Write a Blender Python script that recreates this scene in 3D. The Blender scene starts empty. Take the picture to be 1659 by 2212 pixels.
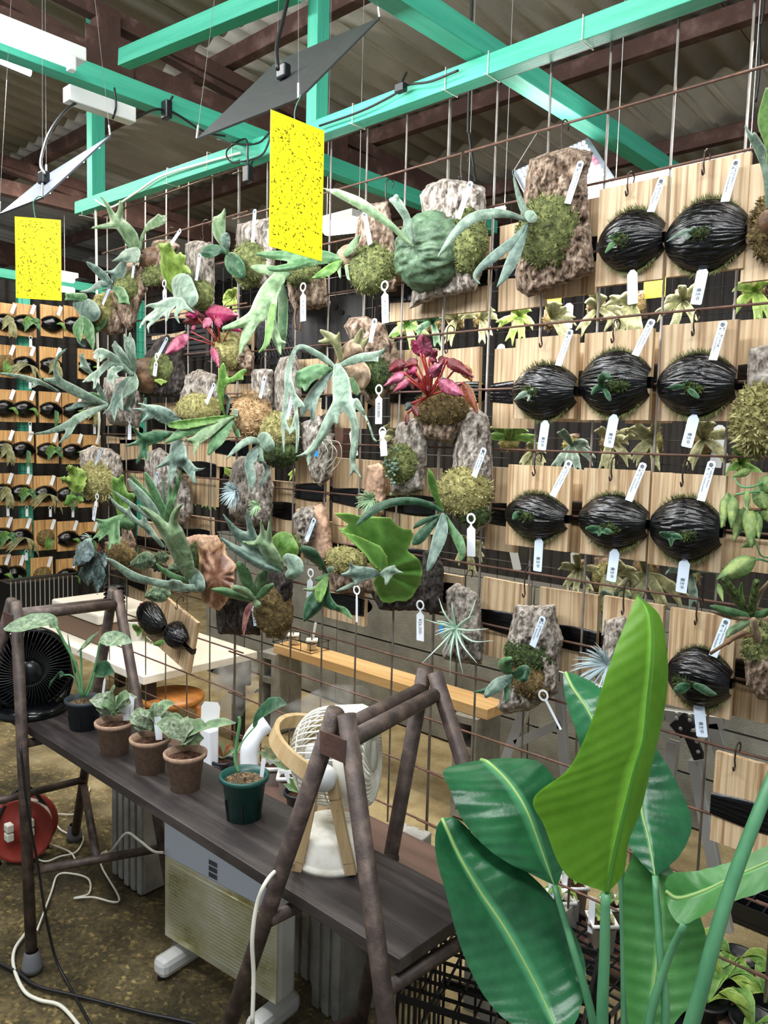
import bpy, bmesh, math, random
import numpy as np
from mathutils import Vector, Matrix
random.seed(7); RNG = np.random.RandomState(11)
SC = bpy.context.scene
COL = SC.collection
PI = math.pi
# ---------------------------------------------------------------- camera
F = 1690.0; CU, CV = 829.5, 1106.0
CAM = np.array([1.33, -1.646, 1.400])
RM = np.array([[0.73196, 0.68085, 0.02646], [0.08094, -0.04833, -0.99555], [-0.67654, 0.73085, -0.09033]])
def _orth(m):
    f = m[2] / np.linalg.norm(m[2]); r = m[0] - f * (m[0] @ f); r /= np.linalg.norm(r)
    return np.array([r, np.cross(f, r), f])
RM = _orth(RM)
cd = bpy.data.cameras.new('camera'); co = bpy.data.objects.new('camera', cd); COL.objects.link(co)
cd.sensor_fit = 'VERTICAL'; cd.sensor_height = 36.0; cd.lens = F / 2212.0 * 36.0; cd.clip_start = 0.02; cd.clip_end = 100
co.matrix_world = Matrix(((RM[0][0], -RM[1][0], -RM[2][0], CAM[0]), (RM[0][1], -RM[1][1], -RM[2][1], CAM[1]),
                          (RM[0][2], -RM[1][2], -RM[2][2], CAM[2]), (0, 0, 0, 1)))
SC.camera = co
# ---------------------------------------------------------------- world, exposure, big lights
SC.view_settings.view_transform = 'Standard'; SC.view_settings.look = 'None'
SC.view_settings.gamma = 1.0; SC.view_settings.use_curve_mapping = False
SC.view_settings.exposure = 0.0
W = bpy.data.worlds.new('world'); SC.world = W; W.use_nodes = True
W.node_tree.nodes['Background'].inputs[0].default_value = (0.86, 0.93, 1.0, 1)
W.node_tree.nodes['Background'].inputs[1].default_value = 0.42
def area(name, loc, target, sx, sy, power, col=(1, 1, 1)):
    l = bpy.data.lights.new(name, 'AREA'); l.shape = 'RECTANGLE'; l.size = sx; l.size_y = sy; l.energy = power; l.color = col
    o = bpy.data.objects.new(name, l); COL.objects.link(o); o.location = loc
    o.rotation_euler = (Vector(target) - Vector(loc)).to_track_quat('-Z', 'Y').to_euler()
    return o
# unseen ceiling lights added on the visitor side to brighten the plants, grow lamps in front of and behind the racks, tubes over the far rack
area('added_ceiling_light', (0.1, -1.9, 2.95), (0.0, -0.3, 1.2), 2.4, 0.10, 60, (0.98, 0.99, 1.0))
area('added_ceiling_light', (1.9, -1.5, 2.85), (0.9, 0.0, 1.3), 1.6, 0.10, 42, (0.96, 0.99, 1.0))
area('added_ceiling_light', (-1.6, -1.5, 2.9), (-1.4, 0.0, 1.2), 1.6, 0.10, 35, (0.98, 0.99, 1.0))
area('rear_grow_light', (0.2, 0.36, 2.22), (0.4, 0.75, 1.0), 1.6, 0.12, 11, (1.0, 0.98, 0.94))
area('rear_grow_light', (-1.6, 0.55, 2.5), (-1.2, 0.75, 0.4), 1.4, 0.15, 32, (1.0, 0.93, 0.80))
area('added_aisle_light', (-.5, .50, 2.05), (-.5, .52, 0), 1.8, .06, 26, (1.0, .94, .80))  # unseen light added to brighten the floor behind the rack
area('far_tube_light', (-3.2, 0.5, 2.75), (-4.2, 0.7, 1.2), 1.6, 0.2, 24, (1.0, 0.94, 0.84))
area('far_tube_light', (-2.5, -0.7, 2.8), (-2.2, -0.4, 0.0), 1.2, 0.2, 24, (1.0, 0.92, 0.78))
# ---------------------------------------------------------------- pixel rays to places in the room
def ray(u, v):
    return np.stack([(np.asarray(u, float) - CU) / F, (np.asarray(v, float) - CV) / F, np.ones_like(np.asarray(u, float))], -1) @ RM
def pY(u, v, y=0.0):
    d = ray(u, v); return CAM + d * ((np.asarray(y) - CAM[1]) / d[..., 1])[..., None]
def pZ(u, v, z=0.0):
    d = ray(u, v); return CAM + d * ((np.asarray(z) - CAM[2]) / d[..., 2])[..., None]
def pX(u, v, x=0.0):
    d = ray(u, v); return CAM + d * ((np.asarray(x) - CAM[0]) / d[..., 0])[..., None]
def pD(u, v, dep):
    return CAM + ray(u, v) * np.asarray(dep)[..., None]
def depth(P): return float((np.asarray(P) - CAM) @ RM[2])
ZJ = lambda j: 2.287 - 0.15 * j
# ---------------------------------------------------------------- object helpers
def srgb(c):
    c = [x / 255.0 for x in c]
    return tuple(x / 12.92 if x <= 0.04045 else ((x + 0.055) / 1.055) ** 2.4 for x in c) + (1.0,)
def tag(o, label=None, cat=None, group=None, kind=None):
    if label: o['label'] = label
    if cat: o['category'] = cat
    if group: o['group'] = group
    if kind: o['kind'] = kind
    return o
def thing(name, label, cat, loc=(0, 0, 0), group=None, rz=0.0):
    o = bpy.data.objects.new(name, None); COL.objects.link(o); o.location = loc; o.rotation_euler = (0, 0, rz)
    o.empty_display_size = 0.05
    return tag(o, label, cat, group, 'thing')
def link(name, me, mat=None, parent=None, world=True):
    """link a mesh; vertices are in world space unless world=False"""
    if mat is not None and not me.materials: me.materials.append(mat)
    o = bpy.data.objects.new(name, me); COL.objects.link(o)
    if parent is not None:
        o.parent = parent
        if world: o.matrix_parent_inverse = pmat(parent).inverted()
    return o
def pmat(o):
    m = Matrix.Translation(o.location) @ o.rotation_euler.to_matrix().to_4x4()
    if o.parent is not None: m = pmat(o.parent) @ o.matrix_parent_inverse @ m
    return m
def mesh(name, V, Fc, smooth=False, attrs=None):
    me = bpy.data.meshes.new(name)
    me.from_pydata([tuple(map(float, p)) for p in V], [], [tuple(f) for f in Fc])
    if smooth: me.polygons.foreach_set('use_smooth', [True] * len(me.polygons))
    if attrs:
        for k, a in attrs.items():
            at = me.attributes.new(k, 'FLOAT', 'POINT'); at.data.foreach_set('value', np.asarray(a, np.float32))
    me.update(); return me
class MB:
    def __init__(s): s.V = []; s.F = []
    def add(s, V, Fc):
        n = len(s.V); s.V += [tuple(map(float, p)) for p in V]; s.F += [tuple(i + n for i in f) for f in Fc]; return s
    def box(s, c, d, R=None):
        c = np.array(c, float); h = np.array(d, float) / 2
        P = np.array([[x, y, z] for x in (-1, 1) for y in (-1, 1) for z in (-1, 1)]) * h
        if R is not None: P = P @ np.array(R).T
        return s.add(P + c, [(0, 1, 3, 2), (4, 6, 7, 5), (0, 4, 5, 1), (2, 3, 7, 6), (0, 2, 6, 4), (1, 5, 7, 3)])
    def tube(s, pts, r, n=8, cap=True):
        P = np.array(pts, float); m = len(P); r = np.broadcast_to(np.asarray(r, float), (m,))
        T = np.gradient(P, axis=0); T /= (np.linalg.norm(T, axis=1)[:, None] + 1e-12)
        a = np.array([0, 0, 1.0]) if abs(T[0][2]) < .9 else np.array([1.0, 0, 0])
        V = []; nrm = np.cross(T[0], a); nrm /= np.linalg.norm(nrm)
        for i in range(m):
            nrm = nrm - T[i] * (nrm @ T[i]); nrm /= np.linalg.norm(nrm) + 1e-12; b = np.cross(T[i], nrm)
            for k in range(n):
                an = 2 * PI * k / n; V.append(P[i] + r[i] * (math.cos(an) * nrm + math.sin(an) * b))
        Fc = [(i * n + k, i * n + (k + 1) % n, (i + 1) * n + (k + 1) % n, (i + 1) * n + k) for i in range(m - 1) for k in range(n)]
        if cap: Fc += [tuple(range(n - 1, -1, -1)), tuple((m - 1) * n + k for k in range(n))]
        return s.add(V, Fc)
    def lathe(s, prof, c=(0, 0, 0), n=24, axis=(0, 0, 1)):
        ax = np.array(axis, float); ax /= np.linalg.norm(ax)
        a = np.array([1.0, 0, 0]) if abs(ax[0]) < .9 else np.array([0, 1.0, 0])
        e1 = np.cross(ax, a); e1 /= np.linalg.norm(e1); e2 = np.cross(ax, e1); c = np.array(c, float)
        V = [c + ax * z + r * (math.cos(2 * PI * k / n) * e1 + math.sin(2 * PI * k / n) * e2) for r, z in prof for k in range(n)]
        Fc = [(i * n + k, i * n + (k + 1) % n, (i + 1) * n + (k + 1) % n, (i + 1) * n + k) for i in range(len(prof) - 1) for k in range(n)]
        return s.add(V, Fc)
    def mesh(s, name, smooth=False): return mesh(name, s.V, s.F, smooth)
    def build(s, name, mat, parent=None, smooth=False, bevel=0, world=True):
        o = link(name, s.mesh(name, smooth), mat, parent, world)
        if bevel:
            m = o.modifiers.new('bevel', 'BEVEL'); m.width = bevel; m.segments = 2; m.limit_method = 'ANGLE'
        return o
def smoothpath(P, n=6):
    P = np.array(P, float); Q = np.vstack([2 * P[0] - P[1], P, 2 * P[-1] - P[-2]]); out = []
    for i in range(len(P) - 1):
        a, b, c, d = Q[i:i + 4]
        for k in range(n):
            t = k / n
            out.append(.5 * (2 * b + (c - a) * t + (2 * a - 5 * b + 4 * c - d) * t * t + (3 * b - a - 3 * c + d) * t ** 3))
    out.append(P[-1]); return np.array(out)
# numpy gradient noise
_perm = RNG.permutation(256); _perm = np.r_[_perm, _perm]; _g = RNG.normal(size=(256, 3)); _g /= np.linalg.norm(_g, axis=1)[:, None]
def pn(P):
    P = np.asarray(P, float); i = np.floor(P).astype(int); f = P - i; i &= 255; w = f * f * f * (f * (f * 6 - 15) + 10); r = 0
    for dx in (0, 1):
        for dy in (0, 1):
            for dz in (0, 1):
                h = _perm[_perm[_perm[(i[:, 0] + dx) & 255] + ((i[:, 1] + dy) & 255)] + ((i[:, 2] + dz) & 255)]
                d = (_g[h] * (f - np.array([dx, dy, dz]))).sum(1)
                r = r + d * (w[:, 0] if dx else 1 - w[:, 0]) * (w[:, 1] if dy else 1 - w[:, 1]) * (w[:, 2] if dz else 1 - w[:, 2])
    return r
def fbm(P, o=4, ridged=False):
    r = 0; a = 1.0; P = np.asarray(P, float)
    for k in range(o):
        n = pn(P * 2 ** k + 17.3 * k); r = r + a * ((1 - 2.2 * np.abs(n)) if ridged else n); a *= .5
    return r
# ---------------------------------------------------------------- materials
MAT = {}
def nd(t, ty, **kw):
    n = t.nodes.new(ty)
    for k, v in kw.items():
        if k in n.inputs: n.inputs[k].default_value = v
        else: setattr(n, k, v)
    return n
def ramp(t, fac, stops):
    r = t.nodes.new('ShaderNodeValToRGB'); e = r.color_ramp.elements
    while len(e) < len(stops): e.new(.5)
    for x, (p, c) in zip(e, stops): x.position = p; x.color = c
    t.links.new(fac, r.inputs[0]); return r.outputs[0]
def mat(name, stops, rough=.6, scale=(8, 8, 8), detail=6, bump=0.0, bscale=None, metal=0.0, spec=.5, coords='Object', rnd=0.0,
        attr=None, attrcol=None, attrpos=(.75, 1.0), transl=0.0, coat=0.0, distort=0.0, wave=None, rough2=None, alpha=1.0, emit=None):
    """one procedural material: noise (or wave) colour ramp, bump from a finer noise, optional per-object value change and attribute tint"""
    m = bpy.data.materials.new(name); m.use_nodes = True; t = m.node_tree; L = t.links
    b = t.nodes['Principled BSDF']; out = t.nodes['Material Output']
    b.inputs['Metallic'].default_value = metal; b.inputs['Specular IOR Level'].default_value = spec; b.inputs['Roughness'].default_value = rough
    b.inputs['Coat Weight'].default_value = coat; b.inputs['Coat Roughness'].default_value = .12
    tc = t.nodes.new('ShaderNodeTexCoord'); mp = nd(t, 'ShaderNodeMapping', Scale=scale)
    L.new(tc.outputs[coords], mp.inputs[0]); vec = mp.outputs[0]
    if rnd:
        oi = t.nodes.new('ShaderNodeObjectInfo'); cx = t.nodes.new('ShaderNodeCombineXYZ')
        mu = nd(t, 'ShaderNodeMath', operation='MULTIPLY'); mu.inputs[1].default_value = 37.0
        L.new(oi.outputs['Random'], mu.inputs[0]); L.new(mu.outputs[0], cx.inputs[0]); L.new(mu.outputs[0], cx.inputs[1])
        va = nd(t, 'ShaderNodeVectorMath', operation='ADD'); L.new(vec, va.inputs[0]); L.new(cx.outputs[0], va.inputs[1]); vec = va.outputs[0]
    if len(stops) == 1: stops = [(0, stops[0]), (1, stops[0])] if not isinstance(stops[0][0], (int, float)) or len(stops[0]) > 2 else stops
    stops = [(p, srgb(c)) for p, c in stops]
    if wave:
        n = nd(t, 'ShaderNodeTexWave', Scale=wave, Distortion=distort, Detail=detail); n.wave_type = 'BANDS'; n.bands_direction = 'X'
        n.inputs['Detail Scale'].default_value = 1.5; fac = n.outputs['Fac']
    else:
        n = nd(t, 'ShaderNodeTexNoise', Scale=1.0, Detail=detail, Distortion=distort); n.inputs['Roughness'].default_value = .6; fac = n.outputs['Fac']
    L.new(vec, n.inputs['Vector']); col = ramp(t, fac, stops)
    if rnd:
        hs = nd(t, 'ShaderNodeHueSaturation'); mr = nd(t, 'ShaderNodeMapRange'); mr.inputs['To Min'].default_value = 1 - rnd; mr.inputs['To Max'].default_value = 1 + rnd
        L.new(oi.outputs['Random'], mr.inputs['Value']); L.new(mr.outputs[0], hs.inputs['Value']); L.new(col, hs.inputs['Color']); col = hs.outputs[0]
    if attr:
        at = nd(t, 'ShaderNodeAttribute', attribute_name=attr); mr2 = nd(t, 'ShaderNodeMapRange')
        mr2.inputs['From Min'].default_value = attrpos[0]; mr2.inputs['From Max'].default_value = attrpos[1]
        L.new(at.outputs['Fac'], mr2.inputs['Value'])
        mx = nd(t, 'ShaderNodeMix', data_type='RGBA'); L.new(mr2.outputs[0], mx.inputs[0]); L.new(col, mx.inputs[6]); mx.inputs[7].default_value = srgb(attrcol); col = mx.outputs[2]
    L.new(col, b.inputs['Base Color'])
    if rough2 is not None:
        mr3 = nd(t, 'ShaderNodeMapRange'); mr3.inputs['From Min'].default_value = .35; mr3.inputs['From Max'].default_value = .65
        mr3.inputs['To Min'].default_value = rough; mr3.inputs['To Max'].default_value = rough2
        L.new(fac, mr3.inputs['Value']); L.new(mr3.outputs[0], b.inputs['Roughness'])
    if bump:
        mp2 = nd(t, 'ShaderNodeMapping', Scale=bscale or scale); L.new(tc.outputs[coords], mp2.inputs[0])
        n2 = nd(t, 'ShaderNodeTexNoise', Scale=1.0, Detail=8.0); n2.inputs['Roughness'].default_value = .65; L.new(mp2.outputs[0], n2.inputs['Vector'])
        bp = nd(t, 'ShaderNodeBump', Strength=1.0, Distance=bump); L.new(n2.outputs['Fac'], bp.inputs['Height']); L.new(bp.outputs[0], b.inputs['Normal'])
    if alpha < 1: b.inputs['Alpha'].default_value = alpha
    if emit: b.inputs['Emission Color'].default_value = srgb(emit[0]); b.inputs['Emission Strength'].default_value = emit[1]
    if transl:
        tr = t.nodes.new('ShaderNodeBsdfTranslucent'); ms = t.nodes.new('ShaderNodeMixShader'); ms.inputs[0].default_value = transl
        L.new(col, tr.inputs[0]); L.new(b.outputs[0], ms.inputs[1]); L.new(tr.outputs[0], ms.inputs[2]); L.new(ms.outputs[0], out.inputs[0])
    MAT[name] = m; return m
def flat(name, c, rough=.5, **k): return mat(name, [(0, c), (1, c)], rough, **k)
def leafm(name, a, b, edge=None, rough=.42, transl=.12, sc=45):
    k = lambda c: tuple(int(x * .78) for x in c)
    g = sum(a) / 3; a2 = tuple(int((x * .82 + g * .18) * .68) for x in a); g = sum(b) / 3; b2 = tuple(int((x * .84 + g * .16) * .82) for x in b)
    return mat(name, [(.36, a2), (.5, tuple((x + y) // 2 for x, y in zip(a2, b2))), (.64, b2)], rough, (sc, sc, sc), 6, bump=.0025, bscale=(90, 90, 90), attr='lat', attrcol=k(edge or b), attrpos=(.72, 1.0), transl=transl, spec=.35)
TEAL = mat('teal_paint', [(.35, (60, 164, 136)), (.65, (76, 180, 150))], .5, (3, 60, 60), bump=.0015, bscale=(8, 160, 160))
ROD = mat('rusty_rod', [(.35, (120, 84, 66)), (.5, (98, 70, 58)), (.68, (84, 68, 62))], .6, (40, 40, 40), bump=.0006, bscale=(200, 200, 200), metal=.15)
RODG = mat('steel_rod', [(.4, (152, 148, 144)), (.62, (118, 106, 98))], .4, (25, 25, 9), metal=.1)
STEEL = mat('rusty_steel', [(.3, (66, 46, 40)), (.55, (84, 58, 50)), (.72, (122, 96, 88))], .75, (9, 9, 9), bump=.002, bscale=(60, 60, 60))
PIPE = mat('rusty_pipe', [(.34, (56, 46, 43)), (.5, (74, 62, 57)), (.68, (104, 88, 79))], .5, (30, 30, 30), bump=.0006, bscale=(220, 220, 220), metal=.2)
SLATE = mat('roof_slate', [(.3, (150, 145, 134)), (.55, (178, 172, 160)), (.75, (204, 198, 186))], .85, (2.2, 1.2, 2.2), bump=.003, bscale=(40, 40, 40))
WOOD = mat('cedar_board', [(.25, (104, 78, 54)), (.4, (160, 130, 96)), (.5, (188, 162, 126)), (.62, (206, 184, 152)), (.78, (148, 116, 82))], .55, (85, 85, 2.2), 4, bump=.0008, bscale=(260, 260, 8), rnd=.12, distort=.35)
WOODW = mat('warm_cedar_board', [(.25, (122, 84, 46)), (.42, (180, 136, 84)), (.56, (210, 168, 112)), (.75, (156, 110, 64))], .55, (70, 70, 2.4), 4, bump=.0005, bscale=(160, 160, 6), rnd=.12, distort=.6)
FILM = flat('black_film', (5, 6, 8), .12, bump=.0009, bscale=(7, 150, 150), spec=.5)
BARK = mat('cork_bark', [(.33, (60, 52, 46)), (.42, (126, 115, 105)), (.52, (174, 164, 153)), (.64, (220, 212, 202))], .9, (60, 60, 34), 10, bump=.014, bscale=(110, 110, 60), rnd=.12)
BARKB = mat('brown_bark', [(.33, (50, 39, 32)), (.42, (112, 90, 72)), (.52, (160, 136, 116)), (.64, (204, 184, 164))], .9, (60, 60, 34), 10, bump=.014, bscale=(110, 110, 60), rnd=.12)
BARKD = mat('dark_bark', [(.36, (22, 18, 16)), (.5, (54, 46, 42)), (.64, (98, 90, 84))], .9, (60, 60, 34), 10, bump=.014, bscale=(110, 110, 60))
BARKP = mat('cut_cork', [(.2, (110, 78, 62)), (.5, (196, 160, 134)), (.8, (214, 184, 160))], .85, (50, 50, 30), 9, bump=.004, bscale=(90, 90, 60))
def mossm(name, a, b, c): return mat(name, [(.25, a), (.5, b), (.78, c)], .9, (70, 70, 70), 4, bump=.006, bscale=(150, 150, 150), attr='rnd', attrcol=c, attrpos=(.45, 1.0))
MOSSG = mossm('green_moss', (44, 54, 26), (98, 106, 58), (168, 172, 108))
MOSSY = mossm('yellow_moss', (80, 76, 40), (146, 140, 84), (208, 202, 144))
MOSSD = mossm('dark_moss', (24, 32, 14), (52, 68, 30), (104, 124, 58))
MOSST = mossm('tan_moss', (112, 84, 54), (182, 148, 106), (226, 200, 160))
MOSSB = mossm('brown_moss', (56, 44, 26), (106, 88, 52), (160, 140, 88))
L_SIL = leafm('silver_frond', (128, 166, 140), (164, 196, 170), (194, 216, 194))
L_BLU = leafm('bluegrey_frond', (104, 142, 126), (144, 176, 158), (180, 204, 188))
L_LT = leafm('pale_green_frond', (132, 180, 118), (164, 202, 146), (196, 218, 178))
L_MID = leafm('mid_green_frond', (84, 148, 84), (118, 176, 110), (150, 196, 140))
L_GRN = leafm('bright_green_frond', (92, 160, 52), (134, 190, 78), (164, 206, 112))
L_LIME = leafm('lime_frond', (140, 186, 56), (172, 208, 84), (192, 220, 120))
L_DK = leafm('dark_green_leaf', (40, 92, 58), (66, 124, 84), (112, 160, 120), rough=.28)
L_OLV = leafm('olive_frond', (150, 156, 96), (186, 186, 128), (206, 204, 156))
L_BRN = leafm('brown_shield', (124, 86, 58), (168, 128, 92), (196, 164, 128), rough=.4)
L_TAN = leafm('tan_shield', (176, 138, 98), (212, 182, 146), (228, 206, 172))
L_RED = leafm('red_begonia_leaf', (112, 24, 34), (156, 44, 52), (96, 30, 36), rough=.35)
L_PNK = leafm('pink_begonia_leaf', (196, 52, 96), (228, 122, 160), (120, 52, 60), rough=.35)
L_MAG = leafm('magenta_begonia_leaf', (160, 20, 70), (206, 48, 110), (116, 22, 52), rough=.35)
L_ORG = leafm('orange_begonia_leaf', (170, 62, 36), (206, 120, 70), (206, 176, 96), rough=.35)
L_SBG = leafm('silver_begonia_leaf', (104, 132, 132), (168, 192, 192), (150, 176, 174), rough=.35, sc=70)
L_DBG = leafm('dark_begonia_leaf', (54, 74, 70), (110, 138, 130), (70, 92, 86), rough=.35, sc=70)
L_VBG = leafm('veined_begonia_leaf', (58, 84, 62), (152, 186, 136), (176, 204, 156), rough=.5, sc=70)
STEMR = flat('red_stem', (150, 46, 44), .45)
STEMG = mat('green_stem', [(.3, (70, 128, 84)), (.7, (104, 156, 104))], .45, (20, 20, 20))
STEMB = flat('brown_stem', (112, 84, 60), .7)
TAGW = flat('white_plastic', (226, 232, 238), .4)
TAGB = flat('pale_blue_plastic', (206, 220, 236), .4)
INK = flat('black_ink', (24, 26, 34), .6)
BLUE = flat('blue_tape', (50, 140, 214), .5)
BLACK = flat('black_plastic', (22, 24, 27), .35)
BLACKR = flat('black_rubber', (26, 27, 29), .55)
WHITE = flat('white_abs', (226, 228, 226), .4)
ALU = flat('aluminium', (196, 196, 194), .35, metal=.6)
CONC = mat('concrete_block', [(.25, (120, 118, 112)), (.5, (150, 148, 140)), (.75, (172, 170, 160))], .9, (14, 14, 14), 8, bump=.003, bscale=(160, 160, 160), rnd=.06)
CONCW = mat('wall_block', [(.25, (104, 104, 98)), (.5, (134, 134, 126)), (.75, (158, 158, 148))], .9, (6, 6, 6), 8, bump=.004, bscale=(140, 140, 140), rnd=.05)
HOOK = flat('hook_wire', (58, 44, 40), .45, metal=.5)
CABLE = flat('black_cable', (22, 22, 24), .45)
CABLEW = flat('white_cable', (226, 224, 210), .5)
YEL = flat('sticky_yellow', (250, 236, 24), .4)
BUG = flat('trapped_insects', (70, 60, 20), .7)
# ---------------------------------------------------------------- leaf and bark sheets
def seg_eval(U, V, strokes):
    best = None; S = []; Wd = []; Dd = []; lat = None
    for d0, d1, pts in strokes:
        P = np.array(pts, float)
        if len(P) > 2: P = smoothpath(P, 4); P[:, 2] = np.maximum(P[:, 2], .4)
        L = np.r_[0, np.cumsum(np.linalg.norm(np.diff(P[:, :2], axis=0), axis=1))]; tt = L / max(L[-1], 1e-6)
        dd = d0 + (d1 - d0) * tt; sm = np.full(U.shape, 1e9); lt = np.zeros(U.shape); dp = np.zeros(U.shape)
        for i in range(len(P) - 1):
            ax, ay, ar = P[i]; bx, by, br = P[i + 1]; vx, vy = bx - ax, by - ay; q = vx * vx + vy * vy + 1e-9
            t = np.clip(((U - ax) * vx + (V - ay) * vy) / q, 0, 1)
            ds = np.hypot(U - ax - t * vx, V - ay - t * vy); hw = ar + (br - ar) * t; s = ds - hw; k = s < sm
            sm = np.where(k, s, sm); lt = np.where(k, ds / np.maximum(hw, .5), lt); dp = np.where(k, dd[i] + (dd[i + 1] - dd[i]) * t, dp)
        S.append(sm); Dd.append(dp); Wd.append(lt)
    S = np.array(S); k = 2.2; s = S.min(0) - k * np.log(np.exp(-np.clip((S - S.min(0)) / k, 0, 30)).sum(0))
    w = np.exp(-np.clip((S - S.min(0)) / 5.0, 0, 30)); w /= w.sum(0)
    return s, (np.array(Dd) * w).sum(0), (np.array(Wd) * w).sum(0)
def march(s, g, u0, v0):
    """polygons of the region s<0 on a regular pixel grid"""
    ny, nx = s.shape; ins = s < 0; keys = {}; pts = []; faces = []
    anyin = ins[:-1, :-1] | ins[1:, :-1] | ins[:-1, 1:] | ins[1:, 1:]
    def vid(k, p):
        if k not in keys: keys[k] = len(pts); pts.append(p)
        return keys[k]
    for j, i in zip(*np.nonzero(anyin)):
        c = ((j, i), (j, i + 1), (j + 1, i + 1), (j + 1, i)); poly = []
        for a in range(4):
            p, q = c[a], c[(a + 1) % 4]; sp, sq = s[p], s[q]
            if sp < 0: poly.append(vid(p, (u0 + p[1] * g, v0 + p[0] * g)))
            if (sp < 0) != (sq < 0):
                t = sp / (sp - sq); poly.append(vid((min(p, q), max(p, q)), (u0 + (p[1] + (q[1] - p[1]) * t) * g, v0 + (p[0] + (q[0] - p[0]) * t) * g)))
        if len(poly) > 2: faces.append(poly)
    return np.array(pts, float).reshape(-1, 2), faces
def rim(faces):
    cnt = {}
    for f in faces:
        for a, b in zip(f, f[1:] + f[:1]): cnt[(a, b)] = 1
    return [(a, b) for a, b in cnt if (b, a) not in cnt]
def frond(par, m, strokes, name='frond', cup=.5, g=None, wav=.004, thick=.0012, jag=0.0):
    al = np.array([p for st in strokes for p in st[2]], float)
    lo = al[:, :2].min(0) - al[:, 2].max() - 4; hi = al[:, :2].max(0) + al[:, 2].max() + 4
    g = g or (3.0 if (hi - lo).max() < 90 else 4.0)
    if al[:, 2].max() < 5: g = 2.5
    us = np.arange(lo[0], hi[0], g); vs = np.arange(lo[1], hi[1], g); U, V = np.meshgrid(us, vs)
    s, d, l = seg_eval(U, V, strokes)
    if jag: s = s + jag * pn(np.c_[U.ravel() / 4.2, V.ravel() / 4.2, np.full(U.size, 3.3)]).reshape(s.shape) * 2
    P, Fc = march(s, g, lo[0], lo[1])
    if not len(P): return None
    s, d, l = seg_eval(P[:, 0], P[:, 1], strokes); l = np.clip(l, 0, 1.3)
    hw = np.interp(np.arange(1), [0], [al[:, 2].max()])[0]; pm = 2.0 / F
    d = d - cup * (.55 * l + .45 * l * l) * hw * pm * .62 + wav * pn(np.c_[P / 28.0, np.full(len(P), al[0, 0] * .37)])
    X = pY(P[:, 0], P[:, 1], -d); n = len(X)
    # second skin just behind, so the blade has a thickness
    B = pY(P[:, 0], P[:, 1], -d + thick); Fa = [f[::-1] for f in Fc]
    allF = Fa + [[i + n for i in f] for f in Fc] + [[a, b, b + n, a + n] for a, b in rim(Fc)]
    return link(name, mesh(name, np.vstack([X, B]), allF, True, {'lat': np.r_[l, l]}), m, par)
def polysd(U, V, poly):
    P = np.array(poly, float); d = np.full(U.shape, 1e9); ins = np.zeros(U.shape, bool)
    for i in range(len(P)):
        a = P[i]; b = P[(i + 1) % len(P)]; e = b - a
        t = np.clip(((U - a[0]) * e[0] + (V - a[1]) * e[1]) / (e @ e + 1e-9), 0, 1)
        d = np.minimum(d, np.hypot(U - a[0] - t * e[0], V - a[1] - t * e[1]))
        c = ((a[1] > V) != (b[1] > V)) & (U < (b[0] - a[0]) * (V - a[1]) / (b[1] - a[1] + 1e-12) + a[0]); ins ^= c
    return np.where(ins, -d, d)
def slab(par, m, poly, d0=.012, T=.035, amp=.012, name='bark_slab', g=2.6, rough=2.8, fs=1.0, edge=7.0):
    """a thick piece of bark: traced outline, rounded edge, furrowed front, side walls back to the rack"""
    A = np.array(poly, float); lo = A.min(0) - 8; hi = A.max(0) + 8; us = np.arange(lo[0], hi[0], g); vs = np.arange(lo[1], hi[1], g)
    U, V = np.meshgrid(us, vs); sd = float(A[0].sum())
    def S(u, v): return polysd(u, v, poly) + rough * fbm(np.c_[u.ravel() / 9, v.ravel() / 9, np.full(u.size, sd)], 3).reshape(u.shape)
    P, Fc = march(S(U, V), g, lo[0], lo[1]); s = np.minimum(S(P[:, 0], P[:, 1]), 0)
    q = np.c_[P[:, 0] / 12 * fs, P[:, 1] / 23 * fs, np.full(len(P), sd * .7)]
    d = d0 + T * (1 - np.exp(s / edge)) + amp * (.8 * (fbm(q * .42, 3, True) - .6) + .55 * fbm(q * 1.3 + 9, 3) + .35 * (fbm(q * 2.1, 2, True) - .6)) * np.clip(-s / 4, .15, 1)
    d = np.maximum(d, d0 + .001); X = pY(P[:, 0], P[:, 1], -d); R = rim(Fc); bi = {}
    Vb = []
    for a, b in R:
        for k in (a, b):
            if k not in bi: bi[k] = len(X) + len(Vb); Vb.append(pY(P[k, 0], P[k, 1], -d0 + .004))
    allF = [f[::-1] for f in Fc] + [[a, b, bi[b], bi[a]] for a, b in R]
    return link(name, mesh(name, np.vstack([X, np.array(Vb).reshape(-1, 3)]), allF, True), m, par)
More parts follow.
